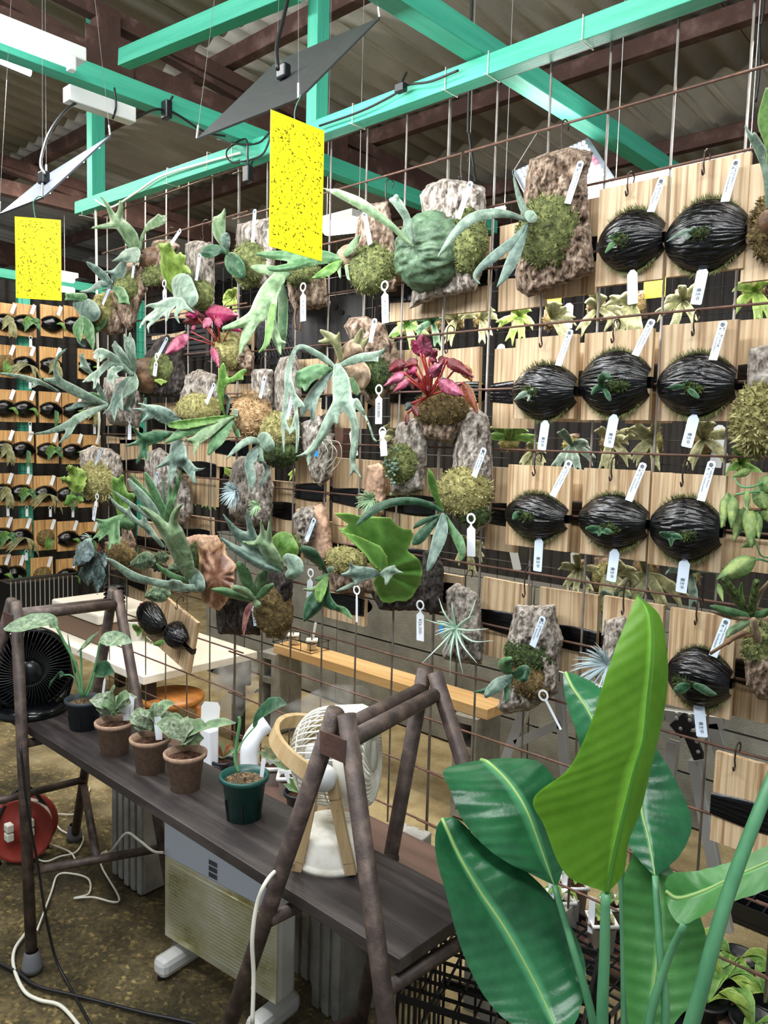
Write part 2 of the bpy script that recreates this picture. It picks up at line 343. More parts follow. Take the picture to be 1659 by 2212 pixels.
def moss(par, m, u, v, ru, rv, d0=.03, bulge=None, n=None, name='moss', blade=.010, amp=.14):
    c = pY(u, v, -d0); rx = np.linalg.norm(pY(u + ru, v, -d0) - pY(u - ru, v, -d0)) / 2; rz = np.linalg.norm(pY(u, v + rv, -d0) - pY(u, v - rv, -d0)) / 2
    by = bulge or .75 * min(rx, rz); V = []; Fc = []; nr, nk = 11, 26
    for i in range(nr):
        th = PI / 2 * 1.12 * i / (nr - 1)
        for k in range(nk):
            a = 2 * PI * k / nk; V.append((math.sin(th) * math.cos(a), -math.cos(th), math.sin(th) * math.sin(a)))
    V = np.array(V); nz = 1 + amp * fbm(V * 2.6 + u, 3); V = V * nz[:, None] * np.array([rx, by, rz]) + c
    Fc = [(i * nk + k, i * nk + (k + 1) % nk, (i + 1) * nk + (k + 1) % nk, (i + 1) * nk + k) for i in range(nr - 1) for k in range(nk)]
    n = n or int(np.clip(ru * rv * .30, 120, 900)); th = np.arccos(1 - RNG.rand(n) * 1.1); a = RNG.rand(n) * 2 * PI
    D = np.c_[np.sin(th) * np.cos(a), -np.cos(th), np.sin(th) * np.sin(a)]; q = D * (1 + amp * fbm(D * 2.6 + u, 3))[:, None] * np.array([rx, by, rz]) + c
    nr_ = D / np.array([rx, by, rz]); nr_ /= np.linalg.norm(nr_, axis=1)[:, None]
    dr = nr_ + RNG.normal(size=(n, 3)) * .75; dr /= np.linalg.norm(dr, axis=1)[:, None]; ln = blade * (.5 + RNG.rand(n))
    sd = np.cross(dr, RNG.normal(size=(n, 3))); sd /= np.linalg.norm(sd, axis=1)[:, None]; w = blade * .13
    q = q - nr_ * .002; B = np.stack([q - sd * w, q + sd * w, q + dr * ln[:, None] * .6 + sd * w, q + dr * ln[:, None], q + dr * ln[:, None] * .6 - sd * w], 1)
    k0 = len(V); Fb = [tuple(k0 + 5 * i + j for j in range(5)) for i in range(n)]
    rn = np.r_[np.zeros(len(V)), np.repeat(RNG.rand(n), 5)]
    return link(name, mesh(name, np.vstack([V, B.reshape(-1, 3)]), Fc + Fb, True, {'rnd': rn}), m, par)
def dome(par, m, u, v, ru, rv, d0=.03, bulge=.04, name='shield_frond', fold=.0, fs=3.0, n=26, amp=.05, aniso=None):
    c = pY(u, v, -d0); rx = np.linalg.norm(pY(u + ru, v, -d0) - pY(u - ru, v, -d0)) / 2; rz = np.linalg.norm(pY(u, v + rv, -d0) - pY(u, v - rv, -d0)) / 2
    V = []; nr, nk = n // 2, n * 2
    for i in range(nr):
        th = PI / 2 * 1.1 * i / (nr - 1)
        for k in range(nk):
            a = 2 * PI * k / nk; V.append((math.sin(th) * math.cos(a), -math.cos(th), math.sin(th) * math.sin(a)))
    V = np.array(V); q = V * np.array(aniso or (1, 1, 1)) * fs + u * .11
    nz = 1 + amp * fbm(V * 1.7 + u, 2) + fold * fbm(q, 3, True); l = np.clip(np.hypot(V[:, 0], V[:, 2]), 0, 1)
    V = V * nz[:, None] * np.array([rx, bulge, rz]) + c
    Fc = [(i * nk + k, i * nk + (k + 1) % nk, (i + 1) * nk + (k + 1) % nk, (i + 1) * nk + k) for i in range(nr - 1) for k in range(nk)]
    return link(name, mesh(name, V, Fc, True, {'lat': l * .7}), m, par)
def airplant(par, m, u, v, r, n, d=.05, thin=.0022, arch=.25, long=None, name='leaves', fwd=.6):
    c = pY(u, v, -d); R = r * 2.5 / F; mb = MB()
    for i in range(n):
        a = RNG.rand() * 2 * PI; y = -fwd * RNG.rand() - .1; dr = np.array([math.cos(a), y, math.sin(a)]); dr /= np.linalg.norm(dr); ln = R * (.65 + .5 * RNG.rand())
        pts = [c + dr * ln * t + np.array([0, -.2, -arch]) * ln * t * t for t in (0, .25, .5, .75, 1)]; mb.tube(pts, [thin, thin * 1.2, thin, thin * .6, thin * .15], 4, False)
    for pl in (long or []):
        P = smoothpath([pY(a, b, -dd) for a, b, dd in pl], 4); mb.tube(P, np.linspace(thin * 1.8, thin * .2, len(P)), 5, False)
    return mb.build(name, m, par, True)
# ---------------------------------------------------------------- writing, tags, hooks
_txt = {}
def text_me(s):
    if s in _txt: return _txt[s]
    cu = bpy.data.curves.new('lettering', 'FONT'); cu.body = s; cu.align_x = 'CENTER'; cu.align_y = 'CENTER'; cu.resolution_u = 2; cu.size = 1.0
    ob = bpy.data.objects.new('lettering', cu); me = bpy.data.meshes.new_from_object(ob); me.name = 'lettering'
    bpy.data.objects.remove(ob); n = len(me.vertices); co_ = np.zeros(n * 3, np.float32); me.vertices.foreach_get('co', co_); c = co_.reshape(-1, 3)
    ln = float(c[:, 0].max() - c[:, 0].min()) if n else 1.0
    me.materials.clear(); me.materials.append(INK); _txt[s] = (me, max(ln, .01)); return _txt[s]
def basis(P0, P1, n=(0, -1, 0)):
    ex = np.array(P1) - np.array(P0); L = np.linalg.norm(ex); ex = ex / L; n = np.array(n, float); n = n - ex * (n @ ex); n /= np.linalg.norm(n); ey = np.cross(n, ex)
    return ex, ey, n, L
def put_text(par, s, c, ex, ey, n, length, height=None, off=.0012, name='lettering'):
    me, ln = text_me(s); sx = length / ln; sy = sx if height is None else min(sx * 1.25, height)
    o = bpy.data.objects.new(name, me); COL.objects.link(o); o.parent = par; o.matrix_parent_inverse = pmat(par).inverted()
    ct = np.array(c) + n * off; M = Matrix(((ex[0] * sx, ey[0] * sy, n[0], ct[0]), (ex[1] * sx, ey[1] * sy, n[1], ct[1]), (ex[2] * sx, ey[2] * sy, n[2], ct[2]), (0, 0, 0, 1)))
    o.matrix_basis = M; return o
def plate(mb, c0, ex, ey, n, outline, th=.0009):
    """extruded flat outline; outline points (along, across)"""
    k = len(outline); Vt = [c0 + ex * a + ey * b + n * th for a, b in outline] + [c0 + ex * a + ey * b for a, b in outline]
    mb.add(Vt, [tuple(range(k)), tuple(range(2 * k - 1, k - 1, -1))] + [(i, i + k, (i + 1) % k + k, (i + 1) % k) for i in range(k)])
def name_label(ref, u0, v0, u1, v1, d=.075, w=.0165, text="P. willinckii", d1=None, m=None, blank=False):
    P0 = pY(u0, v0, -d); P1 = pY(u1, v1, -(d1 or d)); ex, ey, n, L = basis(P0, P1)
    t = thing('name_label', 'pale slanted name label stuck in ' + ref, 'label', P0, 'name labels stuck in the mounted plants')
    mb = MB(); h = w / 2; r = w * .22
    plate(mb, P0, ex, ey, n, [(r, -h), (0, -h + r), (0, h - r), (r, h), (L, h), (L, -h)]); mb.build('strip', m or TAGB, t)
    if not blank:
        lo = MB(); lo.lathe([(w * .17, 0), (w * .17, .0004), (w * .25, .0004), (w * .25, 0)], P0 + ex * w * .5 + n * .0012, 12, n)
        lo.lathe([(w * .05, 0), (w * .12, .0004), (w * .05, .0006)], P0 + ex * w * .5 + n * .0012, 8, n); lo.build('emblem', INK, t)
        put_text(t, '穂ノ花', P0 + ex * L * .27 - ey * h * .35, ex, ey, n, L * .19)
        put_text(t, text, P0 + ex * L * .42 + ey * h * .45, ex, ey, n, L * .50, w * .42); put_text(t, 'honoka.plants', P0 + ex * L * .60 - ey * h * .40, ex, ey, n, L * .36, w * .36)
    return t
def ring_tag(ref, u0, v0, u1, v1, d=.06, text=None, ring=True, w=.025, tl=.45, m=None, lab=None, nrm=(0, -1, 0), name='price_tag', grp='white hanging tags on the front plants'):
    P0 = pY(u0, v0, -d); P1 = pY(u1, v1, -d); ex, ey, n, L = basis(P0, P1, nrm)
    t = thing(name, lab or ('white ring tag hanging under ' + ref), 'tag', P0, grp); mb = MB(); h = w / 2; a = 0.0; r0 = .0135
    if ring:
        k = 18; Vv = []
        for i in range(k):
            an = 2 * PI * i / k
            for rr in (r0, r0 * .66):
                for z in (0, .0012): Vv.append(P0 + ex * (r0 + rr * math.cos(an)) + ey * rr * math.sin(an) + n * z)
        q = lambda i, j: (i % k) * 4 + j
        mb.add(Vv, [f for i in range(k) for f in ((q(i, 1), q(i + 1, 1), q(i + 1, 3), q(i, 3)), (q(i, 0), q(i, 2), q(i + 1, 2), q(i + 1, 0)), (q(i, 0), q(i + 1, 0), q(i + 1, 1), q(i, 1)), (q(i, 2), q(i, 3), q(i + 1, 3), q(i + 1, 2)))])
        a = 2 * r0 - .001
        nk = .003; plate(mb, P0, ex, ey, n, [(a, -nk), (a, nk), (a + .006, nk), (a + .014, h), (L, h), (L, -h), (a + .014, -h), (a + .006, -nk)])
    else: plate(mb, P0, ex, ey, n, [(0, -h * .35), (0, h * .35), (.009, h), (L - .002, h), (L, h - .002), (L, -h + .002), (L - .002, -h), (.009, -h)])
    mb.build('tag_body', m or TAGW, t)
    if text: put_text(t, text, P0 + ex * (L - tl * L * .62), ex, ey, n, tl * L * .72, w * .62)
    return t
def hook(ref, u, v, d=.03, L=.05, lab=None):
    P = pY(u, v, -d); mb = MB(); q = [(0, .022, -.004), (0, .026, .010), (0, .012, .017), (0, -.002, .008), (0, -.004, -.010), (.0, -.004, -L * .6), (0, .0, -L), (0, -.007, -L - .007), (0, -.012, -L + .002)]
    o = mb.tube(smoothpath([P + np.array(a) for a in q], 3), .0017, 6).build('s_hook', HOOK, None, True)
    return tag(o, lab or ('bent wire hook holding up ' + ref), 'hook', 'bent wire hooks on the front rack')
# ---------------------------------------------------------------- boards with film-wrapped moss
_board = {}
def board_mesh(w, h, t=.013):
    k = (round(w, 3), round(h, 3))
    if k not in _board:
        mb = MB(); mb.box((0, 0, 0), (w, t, h)); _board[k] = mb.mesh('board')
    return _board[k]
def film_mesh(W_, H_, D_, seed, ns=34, nt=150, pinch=.62, up=0.0):
    s = np.linspace(-1, 1, ns); th = np.linspace(-.12, PI + .12, nt); Sg, Tg = np.meshgrid(s, th); s_, t_ = Sg.ravel(), Tg.ravel()
    pr = np.cos(s_ * PI / 2 * .93) ** pinch; end = .16; pr = end + (1 - end) * pr
    rid = fbm(np.c_[s_ * 1.4 + seed, t_ * 7.0 + .8 * np.sin(s_ * 2 + seed), np.full(s_.size, seed * 3.1)], 3, True); rid2 = pn(np.c_[s_ * 2.2, t_ * 34, np.full(s_.size, seed)]) + (.45 * pn(np.c_[s_ * 3 + 5, t_ * 74, np.full(s_.size, seed)]) if nt > 90 else 0)
    k = 1 + .05 * (rid - .7) + .022 * rid2
    P = np.c_[s_ * W_, -D_ * pr * np.maximum(np.sin(t_), -.05) * k, H_ * pr * np.cos(t_) * k + up * s_]
    F_ = [(j * ns + i, (j + 1) * ns + i, (j + 1) * ns + i + 1, j * ns + i + 1) for j in range(nt - 1) for i in range(ns - 1)]
    return mesh('film_wrap', P, F_, True)
def wrapped_board(lab, rect, ball, leaves, d=.035, woodm=None, fringe=True, seed=1.0, tilt=0.0, opening=None, name='wrapped_moss_board', grp='boards with film-wrapped moss on the front rack'):
    """rect = pixel box of the board, ball = (u, v, ru, rv)"""
    cu_, cv_ = (rect[0] + rect[2]) / 2, (rect[1] + rect[3]) / 2; c = pY(cu_, cv_, -d)
    w = abs(pY(rect[2], cv_, -d)[0] - pY(rect[0], cv_, -d)[0]); h = abs(pY(cu_, rect[3], -d)[2] - pY(cu_, rect[1], -d)[2])
    t = thing(name, lab, 'mounted plant', c, grp); t.rotation_euler = (0, tilt, 0)
    link('board', board_mesh(w, h), woodm or WOOD, t, False)
    bc = pY(ball[0], ball[1], -d - .008); rx = abs(pY(ball[0] + ball[2], ball[1], -d - .008)[0] - bc[0]); rz = abs(pY(ball[0], ball[1] + ball[3], -d - .008)[2] - bc[2])
    o = link('film_wrap', film_mesh(rx, rz, .052, seed), FILM, t, False); o.location = Vector(bc) - Vector(c)
    st = MB(); st.box((0, 0, 0), (w + .004, .017, rz * .34)); so = st.build('film_strap', FILM, t, world=False); so.location = (0, 0, bc[2] - c[2])
    if fringe:
        n = 800; a = RNG.rand(n) * 2 * PI; e = np.c_[np.cos(a) * rx * .86, np.full(n, -.006), np.sin(a) * rz * 1.0]; ww = np.abs(np.sin(a)) > .45; e = e[ww]; n = len(e)
        dr = np.c_[e[:, 0] / rx * .5 + RNG.normal(size=n) * .5, -.35 - .4 * RNG.rand(n), np.sign(e[:, 2]) * .9]; dr /= np.linalg.norm(dr, axis=1)[:, None]; ln = .007 + .013 * RNG.rand(n)
        sx = np.c_[np.ones(n), np.zeros(n), np.zeros(n)] * .0011; B = np.stack([e - sx, e + sx, e + dr * ln[:, None]], 1).reshape(-1, 3) + bc
        link('moss_fringe', mesh('moss_fringe', B, [(3 * i, 3 * i + 1, 3 * i + 2) for i in range(n)], False, {'rnd': np.repeat(RNG.rand(n), 3)}), MOSSG, t)['kind'] = 'stuff'
    if opening: moss(t, MOSSD, opening[0], opening[1], opening[2], opening[3], d + .053, .016, 220, 'moss_opening', .009)
    for m, st_ in leaves: frond(t, m, st_, 'leaf', g=2.5)
    return t
def back_board(lab, rect, d=-.022, belt=True, woodm=None, tilt=0.0, bl=.5):
    cu_, cv_ = (rect[0] + rect[2]) / 2, (rect[1] + rect[3]) / 2; c = pY(cu_, cv_, -d)
    w = abs(pY(rect[2], cv_, -d)[0] - pY(rect[0], cv_, -d)[0]); h = abs(pY(cu_, rect[3], -d)[2] - pY(cu_, rect[1], -d)[2])
    t = thing('reverse_board', lab, 'board', c, 'boards hung facing away on the back of the rack'); t.rotation_euler = (0, tilt, 0)
    link('board', board_mesh(w, h), woodm or WOOD, t, False)
    if belt:
        o = link('film_belt', film_belt(w), FILM, t, False); o.location = (0, 0, h * (bl - .5))
        o = link('film_wrap', film_mesh(w * .5, h * .28, .05, cu_ * .01, 14, 14), FILM, t, False); o.rotation_euler = (0, 0, PI); o.location = (0, .008, h * (bl - .5))
    return t
_belt = {}
def film_belt(w):
    k = round(w, 2)
    if k not in _belt:
        nz, nx = 15, 8; V = []; z = np.linspace(-.026, .026, nz); x = np.linspace(-w / 2 - .002, w / 2 + .002, nx)
        for j in range(nz):
            for i in range(nx): V.append((x[i], -.0085 - .003 * abs(math.sin(z[j] * 320 + x[i] * 14)) if 0 < j < nz - 1 else -.0066, z[j] * (1 + .15 * math.sin(x[i] * 25 + 1))))
        _belt[k] = mesh('film_belt', V, [(j * nx + i, j * nx + i + 1, (j + 1) * nx + i + 1, (j + 1) * nx + i) for j in range(nz - 1) for i in range(nx - 1)], True)
    return _belt[k]
def heart(u, v, du, dv, r, d0, d1):
    """a leaf blade from base (u,v) towards (u+du, v+dv), half width r"""
    return [(d0, d1, [(u, v, r * .35), (u + du * .28, v + dv * .28, r), (u + du * .55, v + dv * .55, r * .82), (u + du * .8, v + dv * .8, r * .42), (u + du, v + dv, .8)])]
def stem(par, m, pts, r=.002, name='stem'):
    return MB().tube(smoothpath([pY(a, b, -c) for a, b, c in pts], 4), r, 6).build(name, m, par, True)
def gen_fern(par, m, u, v, r, d, n=5, seed=0, wd=.13, droop=.5):
    """a small forked fern seen from the front, for the rear and far racks"""
    rr = random.Random(seed * 7.13 + u)
    for i in range(n):
        a = PI * (.05 + .9 * (i + rr.random() * .7) / n) + (PI if rr.random() < droop else 0); l = r * (.7 + .5 * rr.random()); cx, cy = math.cos(a), -math.sin(a)
        p = [(u, v, r * wd * .4), (u + cx * l * .35, v + cy * l * .35, r * wd), (u + cx * l * .65, v + cy * l * .65 + r * .08, r * wd * .95)]
        st = [(d, d + .05, p)]
        for da in (-.45, .35):
            b = a + da; st.append((d + .05, d + .07, [p[-1], (p[-1][0] + math.cos(b) * l * .3, p[-1][1] - math.sin(b) * l * .3 + r * .12, r * wd * .5), (p[-1][0] + math.cos(b) * l * .5, p[-1][1] - math.sin(b) * l * .5 + r * .28, .8)]))
        frond(par, m, st, 'frond', g=3.0)
# ---------------------------------------------------------------- floor, walls, roof
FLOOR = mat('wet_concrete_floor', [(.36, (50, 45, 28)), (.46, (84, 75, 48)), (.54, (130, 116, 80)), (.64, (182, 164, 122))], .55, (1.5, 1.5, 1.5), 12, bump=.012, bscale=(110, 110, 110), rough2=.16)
def lit_dry_patch(m):
    # the aisle behind the rack is dry and sandy, with rear-lamp brightness put into its colour; the visitor side is wet and mossy; a ragged tide line parts them
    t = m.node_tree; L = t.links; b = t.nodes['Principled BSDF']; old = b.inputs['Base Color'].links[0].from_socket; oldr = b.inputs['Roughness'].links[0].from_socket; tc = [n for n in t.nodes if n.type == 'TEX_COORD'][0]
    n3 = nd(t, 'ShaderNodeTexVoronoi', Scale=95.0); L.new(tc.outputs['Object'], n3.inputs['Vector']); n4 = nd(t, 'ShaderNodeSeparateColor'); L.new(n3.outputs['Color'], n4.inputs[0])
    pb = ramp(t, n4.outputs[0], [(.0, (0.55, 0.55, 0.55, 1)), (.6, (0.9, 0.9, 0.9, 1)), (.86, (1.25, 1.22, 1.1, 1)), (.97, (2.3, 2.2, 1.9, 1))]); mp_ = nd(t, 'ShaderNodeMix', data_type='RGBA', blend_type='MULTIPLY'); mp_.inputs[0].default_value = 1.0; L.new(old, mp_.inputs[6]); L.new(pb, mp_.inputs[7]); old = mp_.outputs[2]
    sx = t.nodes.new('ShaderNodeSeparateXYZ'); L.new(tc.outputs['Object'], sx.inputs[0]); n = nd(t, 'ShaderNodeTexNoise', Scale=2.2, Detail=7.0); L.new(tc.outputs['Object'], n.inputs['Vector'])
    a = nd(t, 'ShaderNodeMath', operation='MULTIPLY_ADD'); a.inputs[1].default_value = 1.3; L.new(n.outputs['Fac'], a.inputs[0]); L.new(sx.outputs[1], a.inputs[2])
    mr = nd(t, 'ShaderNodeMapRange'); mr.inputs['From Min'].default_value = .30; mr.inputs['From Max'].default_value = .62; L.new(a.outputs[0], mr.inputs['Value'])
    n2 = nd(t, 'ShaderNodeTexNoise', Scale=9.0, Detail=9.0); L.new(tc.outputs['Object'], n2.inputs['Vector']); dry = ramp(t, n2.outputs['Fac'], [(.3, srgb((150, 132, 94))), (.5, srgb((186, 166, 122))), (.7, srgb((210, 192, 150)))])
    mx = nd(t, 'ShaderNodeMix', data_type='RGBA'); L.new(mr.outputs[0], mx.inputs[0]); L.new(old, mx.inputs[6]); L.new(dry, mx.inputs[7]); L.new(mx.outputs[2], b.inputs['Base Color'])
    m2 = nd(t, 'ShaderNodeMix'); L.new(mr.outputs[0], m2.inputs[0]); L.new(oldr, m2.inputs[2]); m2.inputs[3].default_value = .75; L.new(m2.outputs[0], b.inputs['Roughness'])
lit_dry_patch(FLOOR)
DARKW = mat('dark_sheet_wall', [(.3, (40, 37, 36)), (.7, (58, 54, 50))], .7, (3, 3, 3))
def struct(o, label=None): o['kind'] = 'structure'; o['label'] = label or o.name; return o
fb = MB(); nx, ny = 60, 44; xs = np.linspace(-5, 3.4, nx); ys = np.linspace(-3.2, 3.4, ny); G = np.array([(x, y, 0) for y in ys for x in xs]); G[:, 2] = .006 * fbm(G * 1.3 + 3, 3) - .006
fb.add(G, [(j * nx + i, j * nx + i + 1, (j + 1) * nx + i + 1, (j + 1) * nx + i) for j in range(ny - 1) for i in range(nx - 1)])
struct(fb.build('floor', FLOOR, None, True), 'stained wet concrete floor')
def corr_wall(name, a, b, z0, z1, lab):
    a, b = np.array(a, float), np.array(b, float); L = np.linalg.norm(b - a); e = (b - a) / L; nrm = np.array([-e[1], e[0]]); n = int(L / .02); V = []
    for i in range(n + 1):
        p = a + e * L * i / n + nrm * .012 * math.sin(i * .02 / .09 * 2 * PI)
        V += [(p[0], p[1], z0), (p[0], p[1], z1)]
    return struct(MB().add(V, [(2 * i, 2 * i + 2, 2 * i + 3, 2 * i + 1) for i in range(n)]).build(name, DARKW, None, True), lab)
corr_wall('wall_rear', (-7.7, 3.2), (3.4, 3.2), 0, 3.05, 'dark corrugated sheet wall far behind the racks')
corr_wall('wall_left', (-4.75, -3.2), (-4.75, 3.3), 0, 2.55, 'dark corrugated sheet wall behind the far rack')
corr_wall('wall_end', (-7.6, -3.2), (-7.6, 3.3), 0, 3.4, 'dark end wall far beyond the far rack')
def ROOF(y): return 3.10 + .065 * (1.5 - y)
ceil = bpy.data.objects.new('ceiling', None); COL.objects.link(ceil); struct(ceil, 'grey corrugated slate roof seen from below')
sn = 70; Wc = .91
for c, (y0, y1) in enumerate(((-3.3, -1.2), (-1.3, .62), (.5, 2.0), (1.9, 3.5))):
    V = []
    for i in range(sn + 1):
        x = (Wc + .03) * i / sn; z = .017 * math.cos(x / .13 * 2 * PI)
        V += [(x, 0, z), (x, y1 - y0, z - .065 * (y1 - y0)), (x, 0, z + .006), (x, y1 - y0, z + .006 - .065 * (y1 - y0))]
    Fc = [f for i in range(sn) for f in ((4 * i, 4 * i + 1, 4 * i + 5, 4 * i + 4), (4 * i + 2, 4 * i + 6, 4 * i + 7, 4 * i + 3), (4 * i + 1, 4 * i + 3, 4 * i + 7, 4 * i + 5), (4 * i, 4 * i + 4, 4 * i + 6, 4 * i + 2))]
    me = mesh('roof_sheet', V, Fc, True)
    for k in range(13):
        o = link('roof_sheet', me, SLATE, ceil, False); o.location = (-8.13 + Wc * k, y0, ROOF(y0) + .008 * (c % 2) + .004 * (k % 2))
tr_n = 0
def steel(pts, w, h, lab):
    """square steel member between two points, width w and depth h"""
    global tr_n; tr_n += 1
    a, b = np.array(pts[0], float), np.array(pts[1], float); e = (b - a) / np.linalg.norm(b - a); up = np.array([0, 0, 1.0]) if abs(e[2]) < .9 else np.array([0, 1.0, 0])
    s = np.cross(e, up); s /= np.linalg.norm(s); up = np.cross(s, e)
    return struct(MB().box((a + b) / 2, (np.linalg.norm(b - a), w, h), np.array([e, s, up]).T).build('trim_%d' % tr_n, STEEL, None, bevel=.004), lab)
for y, nm in ((-1.35, 'above the visitors'), (-.45, 'above the front lamps'), (.55, 'just behind the front rack'), (1.5, 'second behind the front rack'), (2.45, 'third behind the front rack')):
    steel([(-7.6, y, ROOF(y) - .075), (3.4, y, ROOF(y) - .075)], .055, .075, 'rusty steel purlin under the roof, ' + nm)
def truss(x, zc, lab):
    global tr_n; tr_n += 1
    t = bpy.data.objects.new('trim_%d' % tr_n, None); COL.objects.link(t); struct(t, lab); zt = lambda y: ROOF(y) - .16
    def bar(n, a, b, w=.06, h=.075):
        a, b = np.array(a, float), np.array(b, float); e = (b - a) / np.linalg.norm(b - a); up = np.array([0, 0, 1.0]) if abs(e[2]) < .9 else np.array([0, 1.0, 0]); s = np.cross(e, up); s /= np.linalg.norm(s); up = np.cross(s, e)
        MB().box((a + b) / 2, (np.linalg.norm(b - a), w, h), np.array([e, s, up]).T).build(n, STEEL, t)
    bar('bottom_chord', (x, -3, zc), (x, 3.1, zc), .07, .085); bar('top_chord', (x, -3, zt(-3)), (x, 3.1, zt(3.1)), .05, .06)
    ys = (-1.25, -.05, 1.15, 2.35)
    for k, y in enumerate(ys):
        bar('upright', (x + .01, y, zc + .04), (x + .01, y, zt(y)), .07, .09)
        if k: bar('diagonal_brace', (x - .02, ys[k - 1] + .05, zt(ys[k - 1])), (x - .02, y - .05, zc + .03), .05, .05)
        MB().box((x + .045, y, zc + .02), (.006, .2, .16)).build('gusset_plate', STEEL, t)
truss(-1.72, 2.86, 'rusty steel roof truss running over the front rack'); truss(-3.7, 2.86, 'rusty steel roof truss over the far rack'); truss(-5.7, 2.86, 'rusty steel roof truss beyond the far rack')
# concrete block wall behind the rear rack
wb = bpy.data.objects.new('wall_back', None); COL.objects.link(wb); struct(wb, 'low grey concrete block wall behind the plank shelf')
MORT = flat('mortar', (96, 94, 88), .95)
MB().box((.3, 1.27, .4), (6.2, .12, .8)).build('mortar_core', MORT, wb)
bm_ = MB(); bm_.box((0, 0, 0), (.39, .03, .19)); bme = bm_.mesh('block')
for r in range(4):
    for k in range(16):
        o = link('block', bme, CONCW, wb, False); o.location = (-2.62 + .4 * k, 1.208 + .003 * ((k * 7 + r * 3) % 3), .1 + .2 * r)
steel([tuple(pZ(742, 1462, 0) + np.array([0, -.05, 0])), tuple(pZ(742, 1462, 0) + np.array([0, -.05, 1.9]))], .08, .08, 'dark red steel post standing before the block wall')
# ---------------------------------------------------------------- teal timber frame
def timber(name, a, b, w, h, lab, up=(0, 0, 1)):
    a, b = np.array(a, float), np.array(b, float); e = (b - a) / np.linalg.norm(b - a); up = np.array(up, float); s = np.cross(e, up); s /= np.linalg.norm(s); up = np.cross(s, e)
    mb = MB().box((0, 0, 0), (np.linalg.norm(b - a), w, h)); o = mb.build(name, TEAL, None, bevel=.002); o.matrix_world = Matrix(((e[0], s[0], up[0], (a + b)[0] / 2), (e[1], s[1], up[1], (a + b)[1] / 2), (e[2], s[2], up[2], (a + b)[2] / 2), (0, 0, 0, 1)))
    return tag(o, lab, 'beam', 'teal painted timber frame')
timber('teal_beam', (-.82, -.033, 2.306), (2.6, -.033, 2.306), .045, .048, 'long teal timber beam along the top of the wire rack')
timber('teal_beam', (-1.965, -.04, 2.345), (-.70, -.036, 2.318), .04, .05, 'short teal timber beam at the left end of the wire rack')
timber('teal_beam', (-.78, -2.6, 2.36), (-.78, 1.3, 2.36), .05, .055, 'teal crosswise timber beam carrying the white driver box')
timber('teal_beam', (.115, -2.2, 2.362), (.115, 1.3, 2.362), .055, .055, 'teal crosswise timber beam tied to the long beam')
timber('teal_post', (-1.915, .012, 2.37), (-1.915, .012, 3.18), .045, .06, 'upright teal post at the left end of the rack', (0, 1, 0))
timber('teal_post', (-.535, .02, 2.335), (-.535, .02, 3.18), .045, .05, 'upright teal post behind the large yellow trap', (0, 1, 0))
timber('teal_beam', pY(268, 128, -.08), pY(640, -26, -.08), .05, .06, 'teal timber brace rising to the right under the truss')
# ---------------------------------------------------------------- wire rack panels
rv = MB().tube([(0, 0, 0), (0, 0, -2.03)], .0029, 6).mesh('rod', True); rh = MB().tube([(-.03, 0, 0), (.96, 0, 0)], .0029, 6).mesh('rod', True)
def panel(k, lab):
    t = thing('wire_mesh_panel', lab, 'wire mesh', (-1.8 + .9 * k, 0, 2.30), 'rusty wire mesh panels of the front rack'); dy = .004 * (k % 2); sag = .012 * (k == 0)
    for i in range(7):
        o = link('rod', rv, RODG, t, False); o.location = (.15 * i, dy, .012 + sag)
    for j in range(14):
        o = link('rod', rh, ROD, t, False); o.location = (0, dy - .006, -.013 - .15 * j + sag)
for k, l in enumerate(('leftmost rusty wire mesh panel of the front rack', 'second rusty wire mesh panel, behind the large fern with forked hanging fronds', 'third rusty wire mesh panel, under the wrapped boards', 'rightmost rusty wire mesh panel, behind the tall green leaves')): panel(k, l)
GRID = flat('thin_black_wire', (30, 28, 28), .5, metal=.3)
gv = MB().tube([(0, 0, 0), (0, 0, -2.1)], .0012, 4, False).mesh('rod'); gvs = MB().tube([(0, 0, 0), (0, 0, -1.425)], .0012, 4, False).mesh('rod'); gh = MB().tube([(0, 0, 0), (1.2, 0, 0)], .0012, 4, False).mesh('rod')
def grid(loc, rz, lab, grp, nr=29):
    t = thing('wire_grid', lab, 'wire grid', loc, grp, rz)
    for i in range(17): o = link('rod', gv if nr > 20 else gvs, GRID, t, False); o.location = (.075 * i, 0, 0)
    for j in range(nr): o = link('rod', gh, GRID, t, False); o.location = (0, -.003, -.075 * j)
for k, w in enumerate(('leftmost', 'left', 'middle', 'right')): grid((-2.7 + 1.2 * k, .74, 2.25), 0, 'thin black wire grid of the rear rack, %s panel' % w, 'thin wire grids of the rear rack', 20)
for k, w in enumerate(('nearer', 'farther')): grid((-4.16, -.5 + 1.2 * k, 2.4), PI / 2, 'thin black wire grid of the far rack, %s panel' % w, 'thin wire grids of the far rack')
timber('teal_post', (-4.22, pX(53, 900, -4.22)[1], 0), (-4.22, pX(53, 900, -4.22)[1], 2.5), .05, .08, 'teal post behind the boards of the far rack', (0, 1, 0))
timber('teal_post', (-4.22, 1.55, 0), (-4.22, 1.55, 2.5), .05, .06, 'teal post at the inner end of the far rack', (0, 1, 0))
timber('teal_beam', (-4.22, -1.2, 2.45), (-4.22, 2.2, 2.45), .05, .06, 'teal beam along the top of the far rack')
# thin teal legs seen below the front rack
# ---------------------------------------------------------------- plants on the front rack
GF = 'mounted plants on the front rack'
def mount(name, label, u, v, cat='mounted plant', d=.03): return thing(name, label, cat, pY(u, v, -d), GF)
def S(d0, d1, *p): return (d0, d1, list(p))
